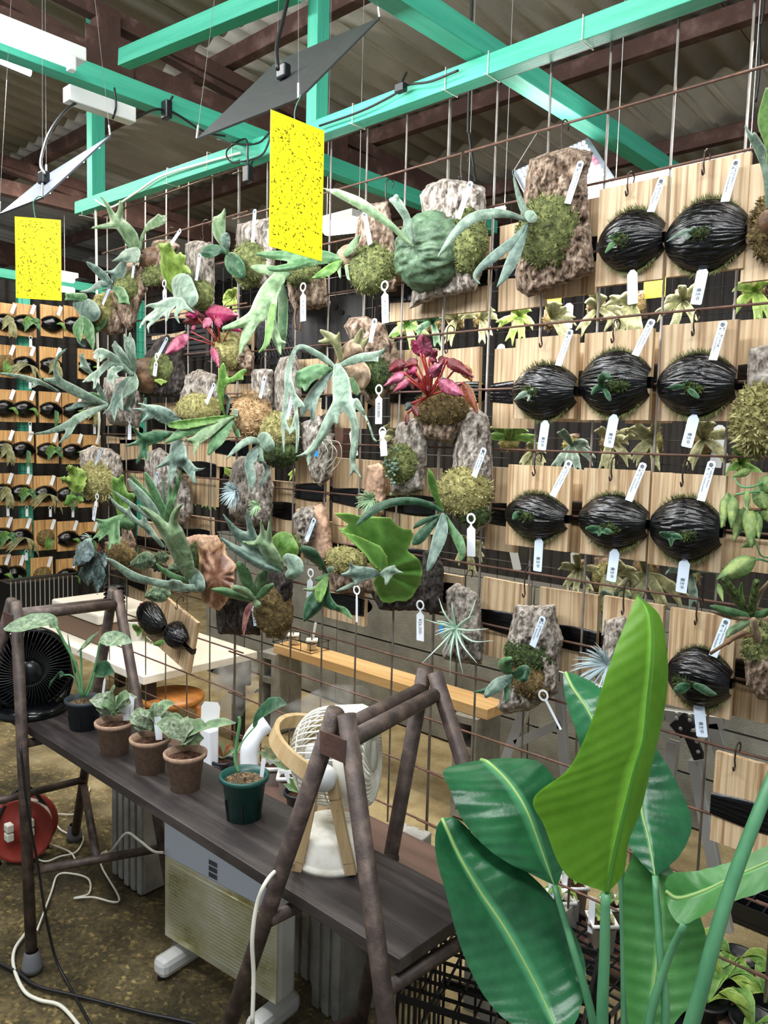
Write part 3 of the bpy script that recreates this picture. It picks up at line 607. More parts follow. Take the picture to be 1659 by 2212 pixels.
# --- top left antler fern
t = mount('staghorn_fern', 'pale green staghorn fern with antler fronds at the rack\'s top left corner', 285, 600)
slab(t, BARKB, [(270, 565), (295, 560), (314, 583), (319, 626), (303, 660), (292, 700), (280, 716), (262, 700), (248, 660), (255, 610)])
moss(t, MOSSG, 278, 622, 22, 36, .045)
frond(t, L_LT, [S(.08, .14, (297, 536, 5), (284, 513, 15), (266, 490, 14), (250, 476, 9)), S(.13, .17, (246, 474, 8), (238, 456, 5.5), (226, 434, 3), (217, 425, 1)), S(.13, .16, (256, 474, 9), (261, 449, 5.5), (259, 433, 2)), S(.13, .17, (250, 486, 8), (225, 489, 6), (192, 493, 1))])
frond(t, L_MID, [S(.06, .07, (298, 538, 4), (284, 530, 8), (268, 515, 3))])
frond(t, L_LT, [S(.08, .12, (303, 537, 3), (306, 516, 4), (314, 498, 4), (328, 485, 10), (343, 476, 9), (353, 469, 4), (361, 466, 1)), S(.11, .13, (338, 477, 8), (343, 463, 2)), S(.11, .12, (340, 482, 8), (350, 481, 5), (359, 477, 2))])
frond(t, L_SIL, [S(.09, .14, (296, 539, 5), (288, 549, 15), (274, 553, 14), (258, 559, 6), (241, 565, 1)), S(.1, .13, (289, 552, 12), (294, 564, 5))])
stem(t, STEMB, [(300, 540, .08), (308, 552, .05), (300, 580, .03)], .004, 'rhizome')
# --- grey fern below it
t = mount('staghorn_fern', 'small grey-green staghorn fern beneath the top left antler fern', 246, 640)
slab(t, BARKB, [(232, 628), (256, 622), (262, 660), (266, 718), (236, 722), (222, 690)], T=.02)
frond(t, L_BLU, [S(.09, .15, (241, 619, 3), (228, 602, 9), (209, 583, 8), (194, 572, 5), (186, 565, 1))])
frond(t, L_BLU, [S(.08, .1, (243, 612, 4), (255, 594, 14), (264, 576, 10), (267, 565, 4)), S(.09, .12, (250, 592, 8), (238, 588, 4), (220, 587, 1.2))])
frond(t, L_BLU, [S(.09, .16, (240, 618, 4), (218, 613, 8), (196, 627, 5), (167, 631, 1))])
frond(t, L_MID, [S(.09, .13, (247, 622, 4), (260, 630, 11), (267, 642, 10)), S(.12, .14, (263, 644, 7), (258, 656, 2)), S(.12, .14, (270, 645, 7), (279, 657, 2))])
# --- round shield at the far left
t = mount('staghorn_fern', 'sage staghorn fern with one round shield and folded hanging fronds at the far left edge', 215, 680)
slab(t, BARKB, [(203, 637), (240, 632), (252, 660), (262, 690), (266, 720), (234, 724), (207, 712), (200, 680)])
moss(t, MOSSY, 226, 672, 18, 40, .045)
frond(t, L_BLU, [S(.10, .12, (172, 656, 15), (190, 668, 22), (198, 676, 20))], 'shield_frond', cup=.9)
frond(t, L_MID, [S(.07, .08, (205, 662, 14), (215, 690, 16), (206, 712, 8))], 'shield_frond')
frond(t, L_MID, [S(.1, .12, (180, 642, 9), (158, 640, 8), (143, 636, 3)), S(.1, .12, (150, 642, 6), (141, 648, 2))])
frond(t, L_MID, [S(.11, .15, (178, 688, 6), (169, 707, 12), (170, 722, 9), (174, 738, 2))])
frond(t, L_MID, [S(.11, .16, (182, 689, 6), (190, 708, 13), (195, 728, 10), (200, 745, 5), (201, 758, 1))])
frond(t, L_BLU, [S(.1, .13, (172, 715, 7), (171, 735, 5), (182, 747, 3))])
# --- brown shield + green round shield
t = mount('staghorn_fern', 'staghorn fern with big round sage shield and thin drooping antlers above the pink begonia', 350, 600)
slab(t, BARKB, [(330, 520), (366, 516), (389, 530), (380, 563), (370, 600), (357, 617), (317, 618), (313, 572)])
dome(t, L_BRN, 329, 560, 21, 26, .04, .035, 'brown_shield_frond', .03); moss(t, MOSSG, 335, 594, 24, 25, .04)
frond(t, L_LIME, [S(.08, .16, (380, 632, 8), (370, 612, 13), (364, 584, 17), (364, 556, 17), (357, 538, 12), (341, 528, 2)), S(.14, .17, (362, 545, 10), (365, 525, 3)), S(.1, .13, (376, 600, 14), (382, 572, 16), (392, 560, 9), (401, 553, 2)), S(.13, .14, (386, 565, 9), (390, 545, 2)), S(.1, .12, (388, 590, 12), (401, 581, 7), (412, 590, 3))], wav=.012)
frond(t, L_SIL, [S(.13, .15, (394, 614, 24), (402, 642, 27))], 'shield_frond', cup=.9, wav=.008)
frond(t, L_SIL, [S(.15, .2, (386, 648, 6), (366, 655, 13), (344, 660, 8), (321, 660, 3), (311, 668, 1)), S(.17, .2, (364, 662, 10), (362, 678, 5), (358, 698, 1.5)), S(.17, .22, (358, 664, 9), (340, 682, 5), (321, 690, 1.5)), S(.18, .22, (350, 672, 6), (330, 696, 4), (320, 704, 3), (321, 719, 1)), S(.18, .22, (345, 668, 5), (318, 686, 4), (304, 704, 2.5), (302, 712, 1))])
frond(t, L_SIL, [S(.15, .19, (388, 648, 6), (389, 662, 8), (380, 680, 4), (388, 699, 1)), S(.15, .18, (394, 652, 6), (402, 663, 5), (421, 676, 1))])
# --- upright grey cork slab with moss
t = mount('bark_mount', 'upright pale grey cork slab with moss right of the round sage shield', 435, 600)
slab(t, BARK, [(400, 525), (425, 519), (462, 525), (464, 600), (462, 673), (418, 672), (411, 610), (401, 570)], amp=.006); moss(t, MOSSG, 438, 638, 20, 33, .045)
# --- oval blue leaves
t = mount('staghorn_fern', 'young fern with oval blue-green leaves on grey cork left of the large yellow trap', 550, 560)
slab(t, BARK, [(512, 485), (546, 476), (588, 469), (597, 545), (590, 600), (570, 621), (521, 622), (505, 597), (509, 517)], amp=.008); moss(t, MOSSG, 543, 570, 34, 50, .045)
frond(t, L_LT, [S(.09, .15, (494, 548, 3), (483, 526, 8), (474, 503, 14), (474, 482, 14), (482, 464, 6), (486, 449, 1)), S(.12, .15, (468, 492, 9), (463, 469, 2))], cup=1.0)
frond(t, L_BLU, [S(.09, .13, (492, 543, 3), (487, 518, 11), (490, 506, 4))])
frond(t, L_DK, [S(.1, .15, (492, 550, 2), (477, 539, 8), (457, 542, 14), (444, 545, 11), (436, 546, 3))])
frond(t, L_DK, [S(.1, .16, (495, 550, 4), (500, 560, 15), (508, 574, 20), (519, 589, 12), (525, 598, 3))], cup=.9)
stem(t, STEMB, [(494, 549, .1), (505, 547, .08), (516, 560, .04)], .004, 'rhizome')
# --- big horizontal fern behind the yellow trap
t = mount('staghorn_fern', 'green staghorn fern reaching left from a tan shield right of the large yellow trap', 805, 560)
slab(t, BARKB, [(775, 467), (798, 440), (839, 434), (852, 518), (859, 602), (856, 630), (771, 634), (758, 602), (768, 501)]); moss(t, MOSSG, 806, 580, 46, 54, .045)
dome(t, L_TAN, 758, 556, 20, 26, .06, .04, 'brown_shield_frond', .05)
frond(t, L_MID, [S(.1, .2, (738, 560, 4), (705, 556, 14), (660, 556, 18), (620, 552, 12), (580, 551, 8), (547, 547, 1)), S(.16, .22, (668, 563, 12), (630, 576, 9), (590, 581, 6), (576, 578, 1.5))])
frond(t, L_LT, [S(.12, .16, (622, 590, 5), (590, 585, 11), (560, 580, 9), (543, 576, 3))])
frond(t, L_LT, [S(.1, .13, (740, 556, 4), (755, 540, 9), (768, 522, 7), (778, 506, 1))]); frond(t, L_GRN, [S(.1, .15, (738, 563, 4), (716, 580, 11), (696, 592, 9), (674, 602, 1.5))])
frond(t, L_LT, [S(.09, .12, (742, 560, 3), (732, 575, 5), (735, 600, 2)), S(.09, .1, (748, 575, 4), (752, 600, 3), (757, 606, 1))])
# --- drooping fern
t = mount('staghorn_fern', 'drooping pale green staghorn fern just below the large yellow trap', 660, 620)
slab(t, BARKB, [(619, 583), (660, 575), (704, 589), (707, 660), (690, 668), (636, 671), (623, 640)]); moss(t, MOSSG, 657, 594, 36, 24, .045)
stem(t, STEMB, [(640, 665, .03), (637, 690, .03), (640, 712, .03)], .004, 'root'); stem(t, STEMB, [(646, 660, .03), (650, 690, .03), (648, 715, .03)], .003, 'root')
frond(t, L_MID, [S(.1, .13, (604, 600, 6), (611, 640, 10), (611, 690, 11), (614, 725, 5)), S(.12, .13, (608, 700, 8), (611, 735, 6), (612, 757, 1.5))])
frond(t, L_LT, [S(.12, .24, (625, 592, 5), (605, 598, 14), (584, 626, 20), (570, 655, 22), (558, 678, 19)), S(.22, .28, (553, 682, 14), (520, 698, 10), (484, 710, 5)), S(.22, .27, (552, 684, 14), (533, 722, 11), (524, 745, 7), (518, 768, 1.5)), S(.18, .25, (586, 645, 13), (588, 695, 9), (598, 735, 9), (607, 766, 1.5)), S(.23, .25, (600, 738, 6), (622, 741, 1)), S(.2, .25, (570, 665, 14), (560, 690, 8))], wav=.01)
frond(t, L_GRN, [S(.22, .27, (590, 662, 7), (582, 708, 8), (575, 743, 6), (557, 764, 1))])
# --- green ball fern
t = mount('staghorn_fern', 'staghorn fern with a wrinkled green ball of shields on grey cork', 965, 520)
slab(t, BARK, [(906, 422), (923, 399), (960, 385), (1000, 390), (1048, 405), (1051, 456), (1046, 577), (1028, 628), (957, 643), (915, 655), (884, 668), (892, 620), (915, 478)], amp=.014, fs=.8)
moss(t, MOSSG, 1015, 525, 36, 72, .045)
dome(t, leafm('sage_ball_shield', (96, 140, 100), (134, 172, 130), (150, 184, 146)), 932, 545, 60, 74, .05, .07, 'shield_frond', .13, 2.0, 56, aniso=(.55, .8, 2.6))
frond(t, L_LT, [S(.14, .26, (895, 534, 3), (878, 520, 5), (850, 492, 7), (815, 465, 10), (775, 438, 12), (735, 420, 8), (698, 407, 1)), S(.24, .26, (745, 423, 7), (730, 413, 4), (722, 409, 1))])
frond(t, L_SIL, [S(.14, .2, (894, 534, 3), (887, 501, 6), (876, 466, 9), (858, 438, 9), (856, 424, 5)), S(.19, .2, (862, 440, 8), (845, 432, 5))])
# --- big rugged bark fern
t = mount('staghorn_fern', 'silvery strap-fronded fern on the largest rugged brown bark slab', 1195, 480)
slab(t, BARKB, [(1144, 345), (1184, 328), (1232, 317), (1283, 328), (1268, 379), (1272, 450), (1284, 577), (1278, 592), (1221, 614), (1184, 628), (1142, 643), (1116, 626), (1113, 592), (1125, 535), (1115, 507), (1130, 436), (1136, 379)], T=.05, amp=.022, fs=.7)
moss(t, MOSSG, 1190, 503, 66, 84, .055)
frond(t, L_SIL, [S(.13, .24, (1140, 478, 3), (1110, 466, 7), (1070, 461, 11), (1020, 472, 12), (985, 502, 9), (960, 535, 5), (946, 556, 1.5))])
frond(t, L_SIL, [S(.13, .16, (1140, 476, 5), (1130, 450, 8), (1120, 422, 6), (1112, 392, 3), (1107, 368, 1))]); frond(t, L_SIL, [S(.15, .17, (1145, 465, 12), (1149, 470, 12))], 'shield_frond')
frond(t, L_BLU, [S(.13, .22, (1138, 484, 3), (1112, 518, 9), (1070, 552, 11), (1035, 582, 7), (1026, 600, 4), (1040, 616, 1))]); frond(t, L_BLU, [S(.13, .2, (1140, 485, 3), (1122, 528, 11), (1105, 566, 13), (1090, 595, 9), (1074, 620, 1.5))])
stem(t, STEMB, [(1142, 480, .13), (1165, 462, .1), (1195, 470, .08)], .003, 'root')
# --- fern at the right edge, top
t = mount('staghorn_fern', 'green staghorn fern cut by the right edge of the photo at top', 1665, 440)
link('board', board_mesh(.17, .22), WOOD, t, False).location = Vector(pY(1712, 470, -.03)) - Vector(pY(1665, 440, -.03))
moss(t, MOSSB, 1672, 490, 48, 75, .05); dome(t, L_BRN, 1660, 478, 22, 24, .1, .02, 'brown_shield_frond', .03)
frond(t, L_GRN, [S(.14, .17, (1664, 420, 5), (1662, 320, 9), (1655, 265, 19), (1658, 216, 12), (1656, 190, 2))]); frond(t, L_SIL, [S(.14, .2, (1658, 445, 4), (1653, 370, 7), (1639, 326, 9), (1622, 297, 6), (1607, 266, 1)), S(.18, .2, (1648, 325, 8), (1630, 289, 4))])
# --- silver fern with brown ball
t = mount('staghorn_fern', 'silver staghorn fern with many forked fronds beside a brown-green ball shield', 340, 810)
slab(t, BARKD, [(314, 766), (339, 732), (362, 722), (395, 764), (403, 824), (393, 858), (312, 858), (303, 830)]); moss(t, MOSSG, 352, 798, 26, 34, .045)
dome(t, L_BRN, 319, 811, 27, 38, .05, .055, 'brown_shield_frond', .02)
frond(t, L_LIME, [S(.11, .12, (336, 822, 3), (350, 824, 4), (362, 825, 1)), S(.11, .12, (346, 822, 3), (348, 832, 1))], 'young_frond')
frond(t, L_SIL, [S(.12, .17, (290, 803, 4), (285, 775, 10), (280, 748, 11)), S(.16, .18, (282, 750, 8), (281, 719, 2)), S(.16, .18, (276, 750, 7), (268, 722, 2)), S(.16, .17, (286, 752, 5), (288, 735, 1.5))])
frond(t, L_SIL, [S(.12, .18, (288, 805, 4), (270, 779, 10), (256, 757, 8)), S(.17, .19, (255, 755, 6), (248, 737, 2)), S(.17, .19, (252, 757, 5), (241, 744, 1.5))])
frond(t, L_SIL, [S(.12, .22, (288, 808, 5), (262, 786, 8), (238, 768, 8), (216, 758, 6), (201, 763, 1)), S(.2, .23, (218, 760, 6), (203, 777, 1.2)), S(.2, .22, (228, 765, 6), (215, 782, 1.5))])
frond(t, L_SIL, [S(.13, .23, (284, 808, 4), (256, 788, 8), (235, 785, 8), (213, 805, 7), (195, 815, 5), (178, 826, 1.5)), S(.2, .23, (210, 808, 6), (204, 835, 3), (201, 842, 1)), S(.2, .23, (200, 812, 5), (192, 824, 1.5))])
frond(t, L_SIL, [S(.16, .22, (262, 795, 5), (245, 800, 9), (239, 813, 8)), S(.2, .22, (238, 814, 5), (230, 829, 1.2)), S(.2, .22, (241, 815, 5), (245, 834, 1.2)), S(.2, .22, (246, 810, 5), (258, 816, 1.2))])
frond(t, L_SIL, [S(.14, .2, (212, 816, 3), (195, 804, 5), (184, 791, 8), (178, 777, 5), (171, 767, 1.2)), S(.18, .2, (180, 782, 5), (177, 763, 1.2)), S(.18, .2, (186, 796, 4), (172, 792, 1.2))])
frond(t, L_SIL, [S(.12, .17, (291, 811, 4), (286, 829, 13), (275, 846, 9), (266, 862, 1.5)), S(.15, .17, (290, 830, 8), (294, 841, 2))])
frond(t, L_BLU, [S(.12, .2, (286, 811, 4), (262, 835, 9), (252, 856, 9), (240, 880, 5), (221, 896, 1.2)), S(.17, .2, (256, 855, 8), (260, 872, 6), (265, 888, 1.5)), S(.17, .2, (250, 865, 8), (247, 886, 6), (247, 912, 1.2))])
frond(t, L_BLU, [S(.1, .14, (282, 848, 3), (276, 872, 6), (272, 882, 5), (286, 893, 1))]); frond(t, L_BLU, [S(.08, .1, (287, 850, 3), (286, 866, 6), (284, 880, 2))])
# --- long pale fronds at left
t = mount('staghorn_fern', 'fern with very long pale forked fronds stretching past the left edge', 262, 870)
slab(t, BARK, [(225, 815), (285, 815), (310, 840), (312, 885), (300, 925), (236, 916), (220, 870)], amp=.008)
frond(t, L_SIL, [S(.1, .22, (230, 873, 4), (195, 860, 9), (160, 843, 11), (128, 827, 9), (97, 820, 4)), S(.2, .24, (132, 828, 8), (120, 805, 5), (119, 785, 3), (130, 765, 4), (146, 752, 1))], wav=.006)
frond(t, L_SIL, [S(.16, .3, (126, 846, 3), (98, 831, 4.5), (70, 821, 6), (40, 813, 5), (-8, 805, 1.5)), S(.22, .24, (80, 824, 5), (71, 836, 2.5), (58, 836, 1))])
frond(t, L_SIL, [S(.1, .2, (231, 876, 4), (195, 890, 8), (166, 905, 10)), S(.2, .26, (162, 908, 8), (130, 925, 7), (100, 934, 4), (66, 938, 1)), S(.2, .25, (158, 914, 8), (146, 938, 6), (125, 960, 1))])
frond(t, L_BLU, [S(.09, .15, (228, 874, 3), (190, 872, 6), (165, 876, 6), (143, 887, 1))]); frond(t, L_MID, [S(.07, .1, (226, 868, 3), (205, 855, 7), (184, 850, 2))]); frond(t, L_BLU, [S(.08, .1, (230, 868, 3), (215, 842, 6), (206, 822, 3))])
# --- pink begonia
def begonia(t, base, leaves, sm, rs=.002):
    for m, st_, (a, b, c) in leaves:
        lf = frond(t, m, st_, 'leaf', cup=.8, g=2.0, wav=.012, jag=2.2); u0, v0, d0 = base
        stem(t, sm, [(u0, v0, d0), ((u0 + a) / 2 + (v0 - b) * .05, (v0 + b) / 2, (d0 + c) / 2 + .01), (a, b, c)], rs)
t = mount('begonia', 'bright pink and red begonia left of the drooping green fern', 500, 760)
slab(t, BARKB, [(478, 726), (522, 730), (550, 770), (546, 802), (482, 802), (468, 760)]); moss(t, MOSSY, 497, 758, 26, 42, .045)
begonia(t, (474, 750, .07), [(L_PNK, heart(404, 726, -50, 42, 15, .16, .2), (402, 727, .16)), (L_MAG, heart(450, 676, 66, 6, 19, .12, .14), (462, 680, .13)), (L_RED, heart(432, 684, -36, 12, 15, .12, .15), (428, 688, .13)), (L_MAG, heart(424, 678, -24, 4, 10, .14, .16), (422, 680, .14)), (L_RED, heart(440, 690, -18, -14, 8, .1, .1), (438, 690, .1)),
    (L_PNK, heart(452, 690, -12, 20, 10, .15, .17), (450, 695, .15)), (L_MAG, heart(470, 690, 6, 18, 9, .15, .17), (470, 694, .15)), (L_PNK, heart(415, 712, 8, -10, 5, .15, .16), (412, 716, .15)), (L_PNK, heart(458, 752, 16, 42, 9, .13, .15), (462, 754, .13)), (L_MAG, heart(500, 702, 22, 14, 9, .1, .1), (498, 704, .1))], STEMR)
# --- yellow moss ball with light green leaf
t = mount('staghorn_fern', 'single light green forked frond on cork with a yellow moss ball', 435, 850)
slab(t, BARK, [(398, 812), (430, 796), (468, 810), (477, 850), (468, 892), (400, 892), (385, 850)], amp=.016, fs=1.3); moss(t, MOSSY, 428, 882, 45, 33, .05)
frond(t, L_GRN, [S(.1, .15, (486, 898, 2), (478, 872, 4), (477, 842, 9), (481, 818, 10), (481, 800, 8), (482, 786, 3)), S(.14, .16, (488, 826, 6), (508, 817, 6), (524, 804, 6), (534, 798, 1)), S(.15, .16, (516, 812, 6), (524, 819, 3))]); frond(t, L_BLU, [S(.09, .1, (490, 896, 2), (493, 866, 4), (480, 850, 4), (466, 845, 1.5))])
# --- green fan fern left of tan ball
t = mount('staghorn_fern', 'staghorn fern reaching left with dark green and blue-grey fronds from a tan moss ball', 547, 880)
slab(t, BARK, [(542, 798), (575, 795), (590, 800), (592, 850), (590, 902), (560, 902), (543, 860)], amp=.008); moss(t, MOSST, 547, 897, 38, 50, .045, blade=.013)
frond(t, L_SIL, [S(.1, .12, (508, 888, 6), (509, 896, 5))], 'shield_frond')
frond(t, L_GRN, [S(.12, .24, (506, 899, 3), (470, 905, 7), (430, 912, 9), (395, 917, 10), (368, 918, 6))], cup=-.6)
frond(t, L_MID, [S(.14, .26, (480, 908, 4), (440, 922, 9), (400, 932, 12), (380, 942, 9), (355, 958, 1.5))])
frond(t, L_BLU, [S(.2, .26, (385, 912, 9), (360, 900, 17), (340, 890, 15), (326, 884, 10)), S(.24, .27, (322, 882, 6), (295, 869, 1.2)), S(.24, .27, (322, 888, 5), (281, 882, 1.2)), S(.24, .26, (326, 896, 8), (303, 914, 1.2))])
frond(t, L_DK, [S(.2, .24, (370, 936, 5), (335, 944, 14), (310, 950, 12)), S(.22, .25, (303, 944, 6), (286, 921, 2)), S(.22, .26, (304, 954, 6), (270, 964, 1.5)), S(.22, .25, (313, 956, 9), (308, 977, 7), (295, 1001, 2.5)), S(.22, .24, (315, 975, 6), (319, 999, 1.5))])
frond(t, L_BLU, [S(.2, .25, (384, 942, 5), (384, 968, 17), (386, 990, 19)), S(.23, .27, (368, 990, 9), (352, 1003, 5), (335, 1012, 1.2)), S(.23, .28, (374, 1005, 9), (370, 1028, 7), (368, 1048, 1.5)), S(.23, .28, (400, 1002, 11), (413, 1022, 8), (421, 1043, 3)), S(.24, .28, (408, 1004, 8), (424, 1014, 4), (445, 1012, 1.2))])
frond(t, L_LT, [S(.13, .22, (503, 900, 3), (475, 915, 9), (445, 935, 13), (424, 950, 10), (402, 950, 2)), S(.2, .24, (426, 952, 6), (422, 970, 4), (418, 985, 1.2))]); frond(t, L_MID, [S(.12, .2, (505, 901, 3), (490, 925, 10), (470, 950, 14), (456, 970, 8), (449, 984, 1.5))]); frond(t, L_MID, [S(.1, .12, (505, 906, 2), (505, 920, 3), (512, 935, 6), (518, 945, 1.5))])
# --- round blue leaf
t = mount('staghorn_fern', 'pale blue fern with one round leaf on mossy cork below the tan moss ball', 612, 920)
slab(t, BARK, [(592, 805), (605, 772), (640, 766), (652, 800), (652, 860), (642, 922), (600, 926), (590, 880)], amp=.007, fs=1.5); moss(t, MOSSY, 606, 930, 40, 40, .04); moss(t, MOSSD, 606, 975, 40, 34, .035)
frond(t, L_SIL, [S(.14, .16, (571, 949, 16), (580, 961, 14))], 'shield_frond', cup=.8); frond(t, L_SIL, [S(.13, .2, (567, 958, 3), (545, 951, 8), (528, 956, 8), (510, 970, 6), (489, 991, 1.5))]); frond(t, L_BLU, [S(.13, .2, (557, 966, 5), (545, 985, 12), (538, 1005, 10), (543, 1030, 10), (543, 1050, 5), (541, 1061, 1.5))]); frond(t, L_SIL, [S(.13, .14, (562, 960, 7), (563, 985, 6), (568, 996, 3))]); frond(t, L_BLU, [S(.1, .13, (572, 1003, 3), (577, 1020, 5), (568, 1040, 4), (559, 1057, 1)), S(.1, .12, (558, 992, 5), (563, 998, 4))])
# --- central big fern
t = mount('staghorn_fern', 'large fern with long forked hanging fronds and a tan papery shield in the rack\'s middle', 795, 780)
slab(t, BARKB, [(742, 705), (755, 686), (790, 682), (830, 700), (845, 740), (850, 790), (840, 840), (815, 880), (790, 870), (770, 800), (760, 740)]); moss(t, MOSSD, 812, 810, 28, 42, .045)
frond(t, L_TAN, [S(.09, .12, (730, 790, 6), (752, 762, 18), (766, 752, 20)), S(.09, .12, (735, 792, 8), (770, 798, 22), (785, 815, 16), (782, 838, 6))], 'shield_frond', cup=1.0)
frond(t, L_OLV, [S(.1, .15, (736, 776, 6), (728, 746, 9), (716, 730, 10), (700, 719, 6), (692, 713, 2)), S(.13, .15, (712, 735, 7), (698, 738, 5), (686, 737, 1.5)), S(.12, .14, (728, 740, 7), (733, 718, 2))], 'shield_frond'); frond(t, L_OLV, [S(.1, .13, (762, 766, 9), (772, 738, 10), (781, 711, 3)), S(.1, .13, (772, 760, 8), (790, 738, 5), (796, 728, 1.5))], 'shield_frond')
frond(t, L_SIL, [S(.15, .24, (729, 794, 9), (735, 815, 17), (738, 840, 20), (740, 864, 21)), S(.24, .28, (728, 880, 14), (712, 906, 12), (700, 930, 10), (688, 952, 8), (672, 975, 9)), S(.28, .3, (668, 978, 7), (650, 984, 3), (634, 988, 1)), S(.28, .3, (668, 980, 7), (666, 1006, 1.5)), S(.25, .26, (724, 898, 8), (730, 919, 1)),
    S(.24, .28, (752, 880, 13), (763, 905, 9), (767, 930, 9), (766, 960, 8), (762, 985, 7), (764, 1008, 5), (783, 1036, 1)), S(.27, .28, (764, 1008, 5), (757, 1027, 2)), S(.24, .26, (768, 872, 7), (788, 898, 3), (801, 928, 2.5), (808, 949, 2.5), (821, 957, 1)), S(.24, .25, (770, 866, 6), (786, 890, 1))])
frond(t, L_SIL, [S(.13, .22, (722, 792, 4), (702, 776, 7), (680, 762, 7), (656, 750, 6), (641, 752, 5), (632, 767, 5), (625, 792, 6), (622, 812, 8)), S(.22, .24, (620, 820, 6), (619, 845, 5), (616, 880, 5), (612, 920, 4), (613, 978, 2)), S(.22, .24, (627, 825, 6), (636, 860, 5), (641, 900, 4), (643, 940, 4), (640, 978, 2)), S(.23, .24, (610, 900, 4), (618, 920, 4), (624, 932, 1)), S(.22, .24, (638, 858, 5), (648, 872, 7), (656, 880, 3)), S(.23, .24, (638, 900, 3), (632, 925, 4), (625, 940, 1))])
frond(t, L_MID, [S(.14, .2, (717, 798, 3), (692, 800, 14), (668, 809, 18), (654, 818, 17)), S(.19, .21, (652, 808, 8), (642, 803, 2)), S(.19, .21, (650, 826, 9), (644, 838, 2)), S(.19, .21, (662, 828, 9), (659, 844, 3))]); frond(t, L_BLU, [S(.14, .2, (716, 804, 4), (698, 825, 10), (680, 850, 13), (666, 868, 10), (655, 886, 7), (654, 899, 1.5)), S(.18, .2, (678, 868, 8), (675, 898, 5), (676, 919, 1)), ])
frond(t, L_SIL, [S(.14, .2, (731, 791, 4), (755, 781, 8), (780, 773, 10), (810, 768, 9), (828, 758, 4), (833, 746, 1)), S(.18, .2, (806, 772, 6), (816, 781, 2))]); frond(t, L_MID, [S(.1, .12, (760, 820, 5), (767, 838, 8), (771, 852, 4))])
# --- red begonia
t = mount('begonia', 'dark red and pink begonia with jagged leaves on a mossy cork tube', 955, 885)
slab(t, BARKB, [(890, 872), (960, 862), (1010, 882), (1002, 925), (975, 962), (905, 945)]); moss(t, MOSSB, 951, 882, 56, 38, .05)
begonia(t, (926, 856, .1), [(L_PNK, heart(916, 766, -4, -46, 19, .16, .2), (915, 764, .16)), (L_MAG, heart(907, 762, -18, -28, 12, .16, .18), (908, 762, .16)), (L_PNK, heart(932, 770, 12, -14, 9, .15, .16), (934, 772, .15)), (L_MAG, heart(928, 774, 16, 8, 7, .15, .15), (926, 776, .15)), (L_RED, heart(872, 782, -34, 22, 13, .15, .19), (874, 784, .15)), (L_PNK, heart(873, 806, -44, 28, 11, .17, .2), (872, 804, .17)), (L_PNK, heart(884, 820, -34, 27, 9, .17, .2), (882, 820, .17)),
    (L_RED, heart(898, 780, -24, 14, 11, .14, .17), (898, 782, .14)), (L_MAG, heart(894, 796, -12, 12, 11, .15, .16), (894, 798, .15)), (L_PNK, heart(928, 812, 28, -28, 13, .19, .22), (930, 810, .19)), (L_PNK, heart(950, 824, 54, 32, 16, .18, .22), (950, 828, .18)), (L_RED, heart(962, 776, 64, 40, 13, .15, .18), (965, 778, .15)), (L_ORG, heart(1000, 790, 20, 34, 12, .13, .14), (985, 795, .13)), (L_ORG, heart(1000, 828, 33, 67, 13, .14, .17), (1002, 826, .14)), (L_RED, heart(896, 812, -4, 30, 12, .14, .16), (896, 814, .14)), (L_RED, heart(922, 812, 2, 34, 12, .12, .13), (922, 812, .12)), (L_RED, heart(958, 772, -8, 22, 9, .14, .15), (958, 776, .14)),
    (L_DBG, heart(886, 872, -10, 14, 8, .14, .15), (888, 871, .14)), (L_RED, heart(892, 874, 12, 28, 8, .14, .16), (890, 872, .14)), (L_RED, heart(880, 892, -2, 30, 5, .14, .15), (882, 892, .14))], STEMR, .0026)
# --- bead succulent, air plants
t = mount('bark_mount', 'cork with moss and a cluster of pale bead-leaved succulents left of the tall grey cork', 885, 985)
slab(t, BARK, [(857, 915), (905, 900), (925, 935), (921, 1000), (915, 1060), (880, 1072), (845, 1066), (838, 1000), (850, 960)], amp=.008); moss(t, MOSSG, 870, 1000, 34, 44, .045)
for i in range(34):
    a, b = 850 + RNG.normal() * 9, 1010 + RNG.normal() * 17; mb = MB(); r = .0035 + .0022 * RNG.rand(); mb.lathe([(0, -r), (r * .7, -r * .7), (r, 0), (r * .7, r * .7), (0, r)], pY(a, b, -.085 - .01 * RNG.rand()), 8); mb.build('bead_leaf', L_SIL if i % 3 else L_LT, t, True)
t = mount('air_plant', 'spiky silver-blue air plant with a small green one on cork below the blue round leaf', 545, 1060)
slab(t, BARK, [(503, 1000), (520, 985), (585, 990), (592, 1060), (588, 1132), (540, 1137), (495, 1112), (490, 1060)], amp=.009, fs=1.3)
AIRS = flat('silver_air_plant', (172, 190, 194), .6); AIRG = flat('green_air_plant', (150, 180, 140), .55)
airplant(t, AIRS, 508, 1062, 32, 150, .095); airplant(t, AIRG, 556, 1092, 20, 70, .095, name='green_leaves')
t = mount('air_plant', 'small green starburst air plant on narrow cork in the middle of the rack', 808, 1060)
slab(t, BARKP, [(793, 1006), (818, 1000), (832, 1010), (836, 1060), (828, 1112), (790, 1112), (785, 1070)], T=.025); airplant(t, AIRG, 803, 1080, 28, 100, .08)
t = mount('air_plant', 'large pale air plant with long curling leaves on cork above the pipe trestle', 1000, 1350)
slab(t, BARK, [(963, 1275), (985, 1258), (1012, 1268), (1035, 1285), (1040, 1330), (1047, 1400), (1040, 1435), (990, 1432), (955, 1422), (965, 1350)], amp=.012)
AIRP = flat('pale_air_plant', (176, 202, 184), .5)
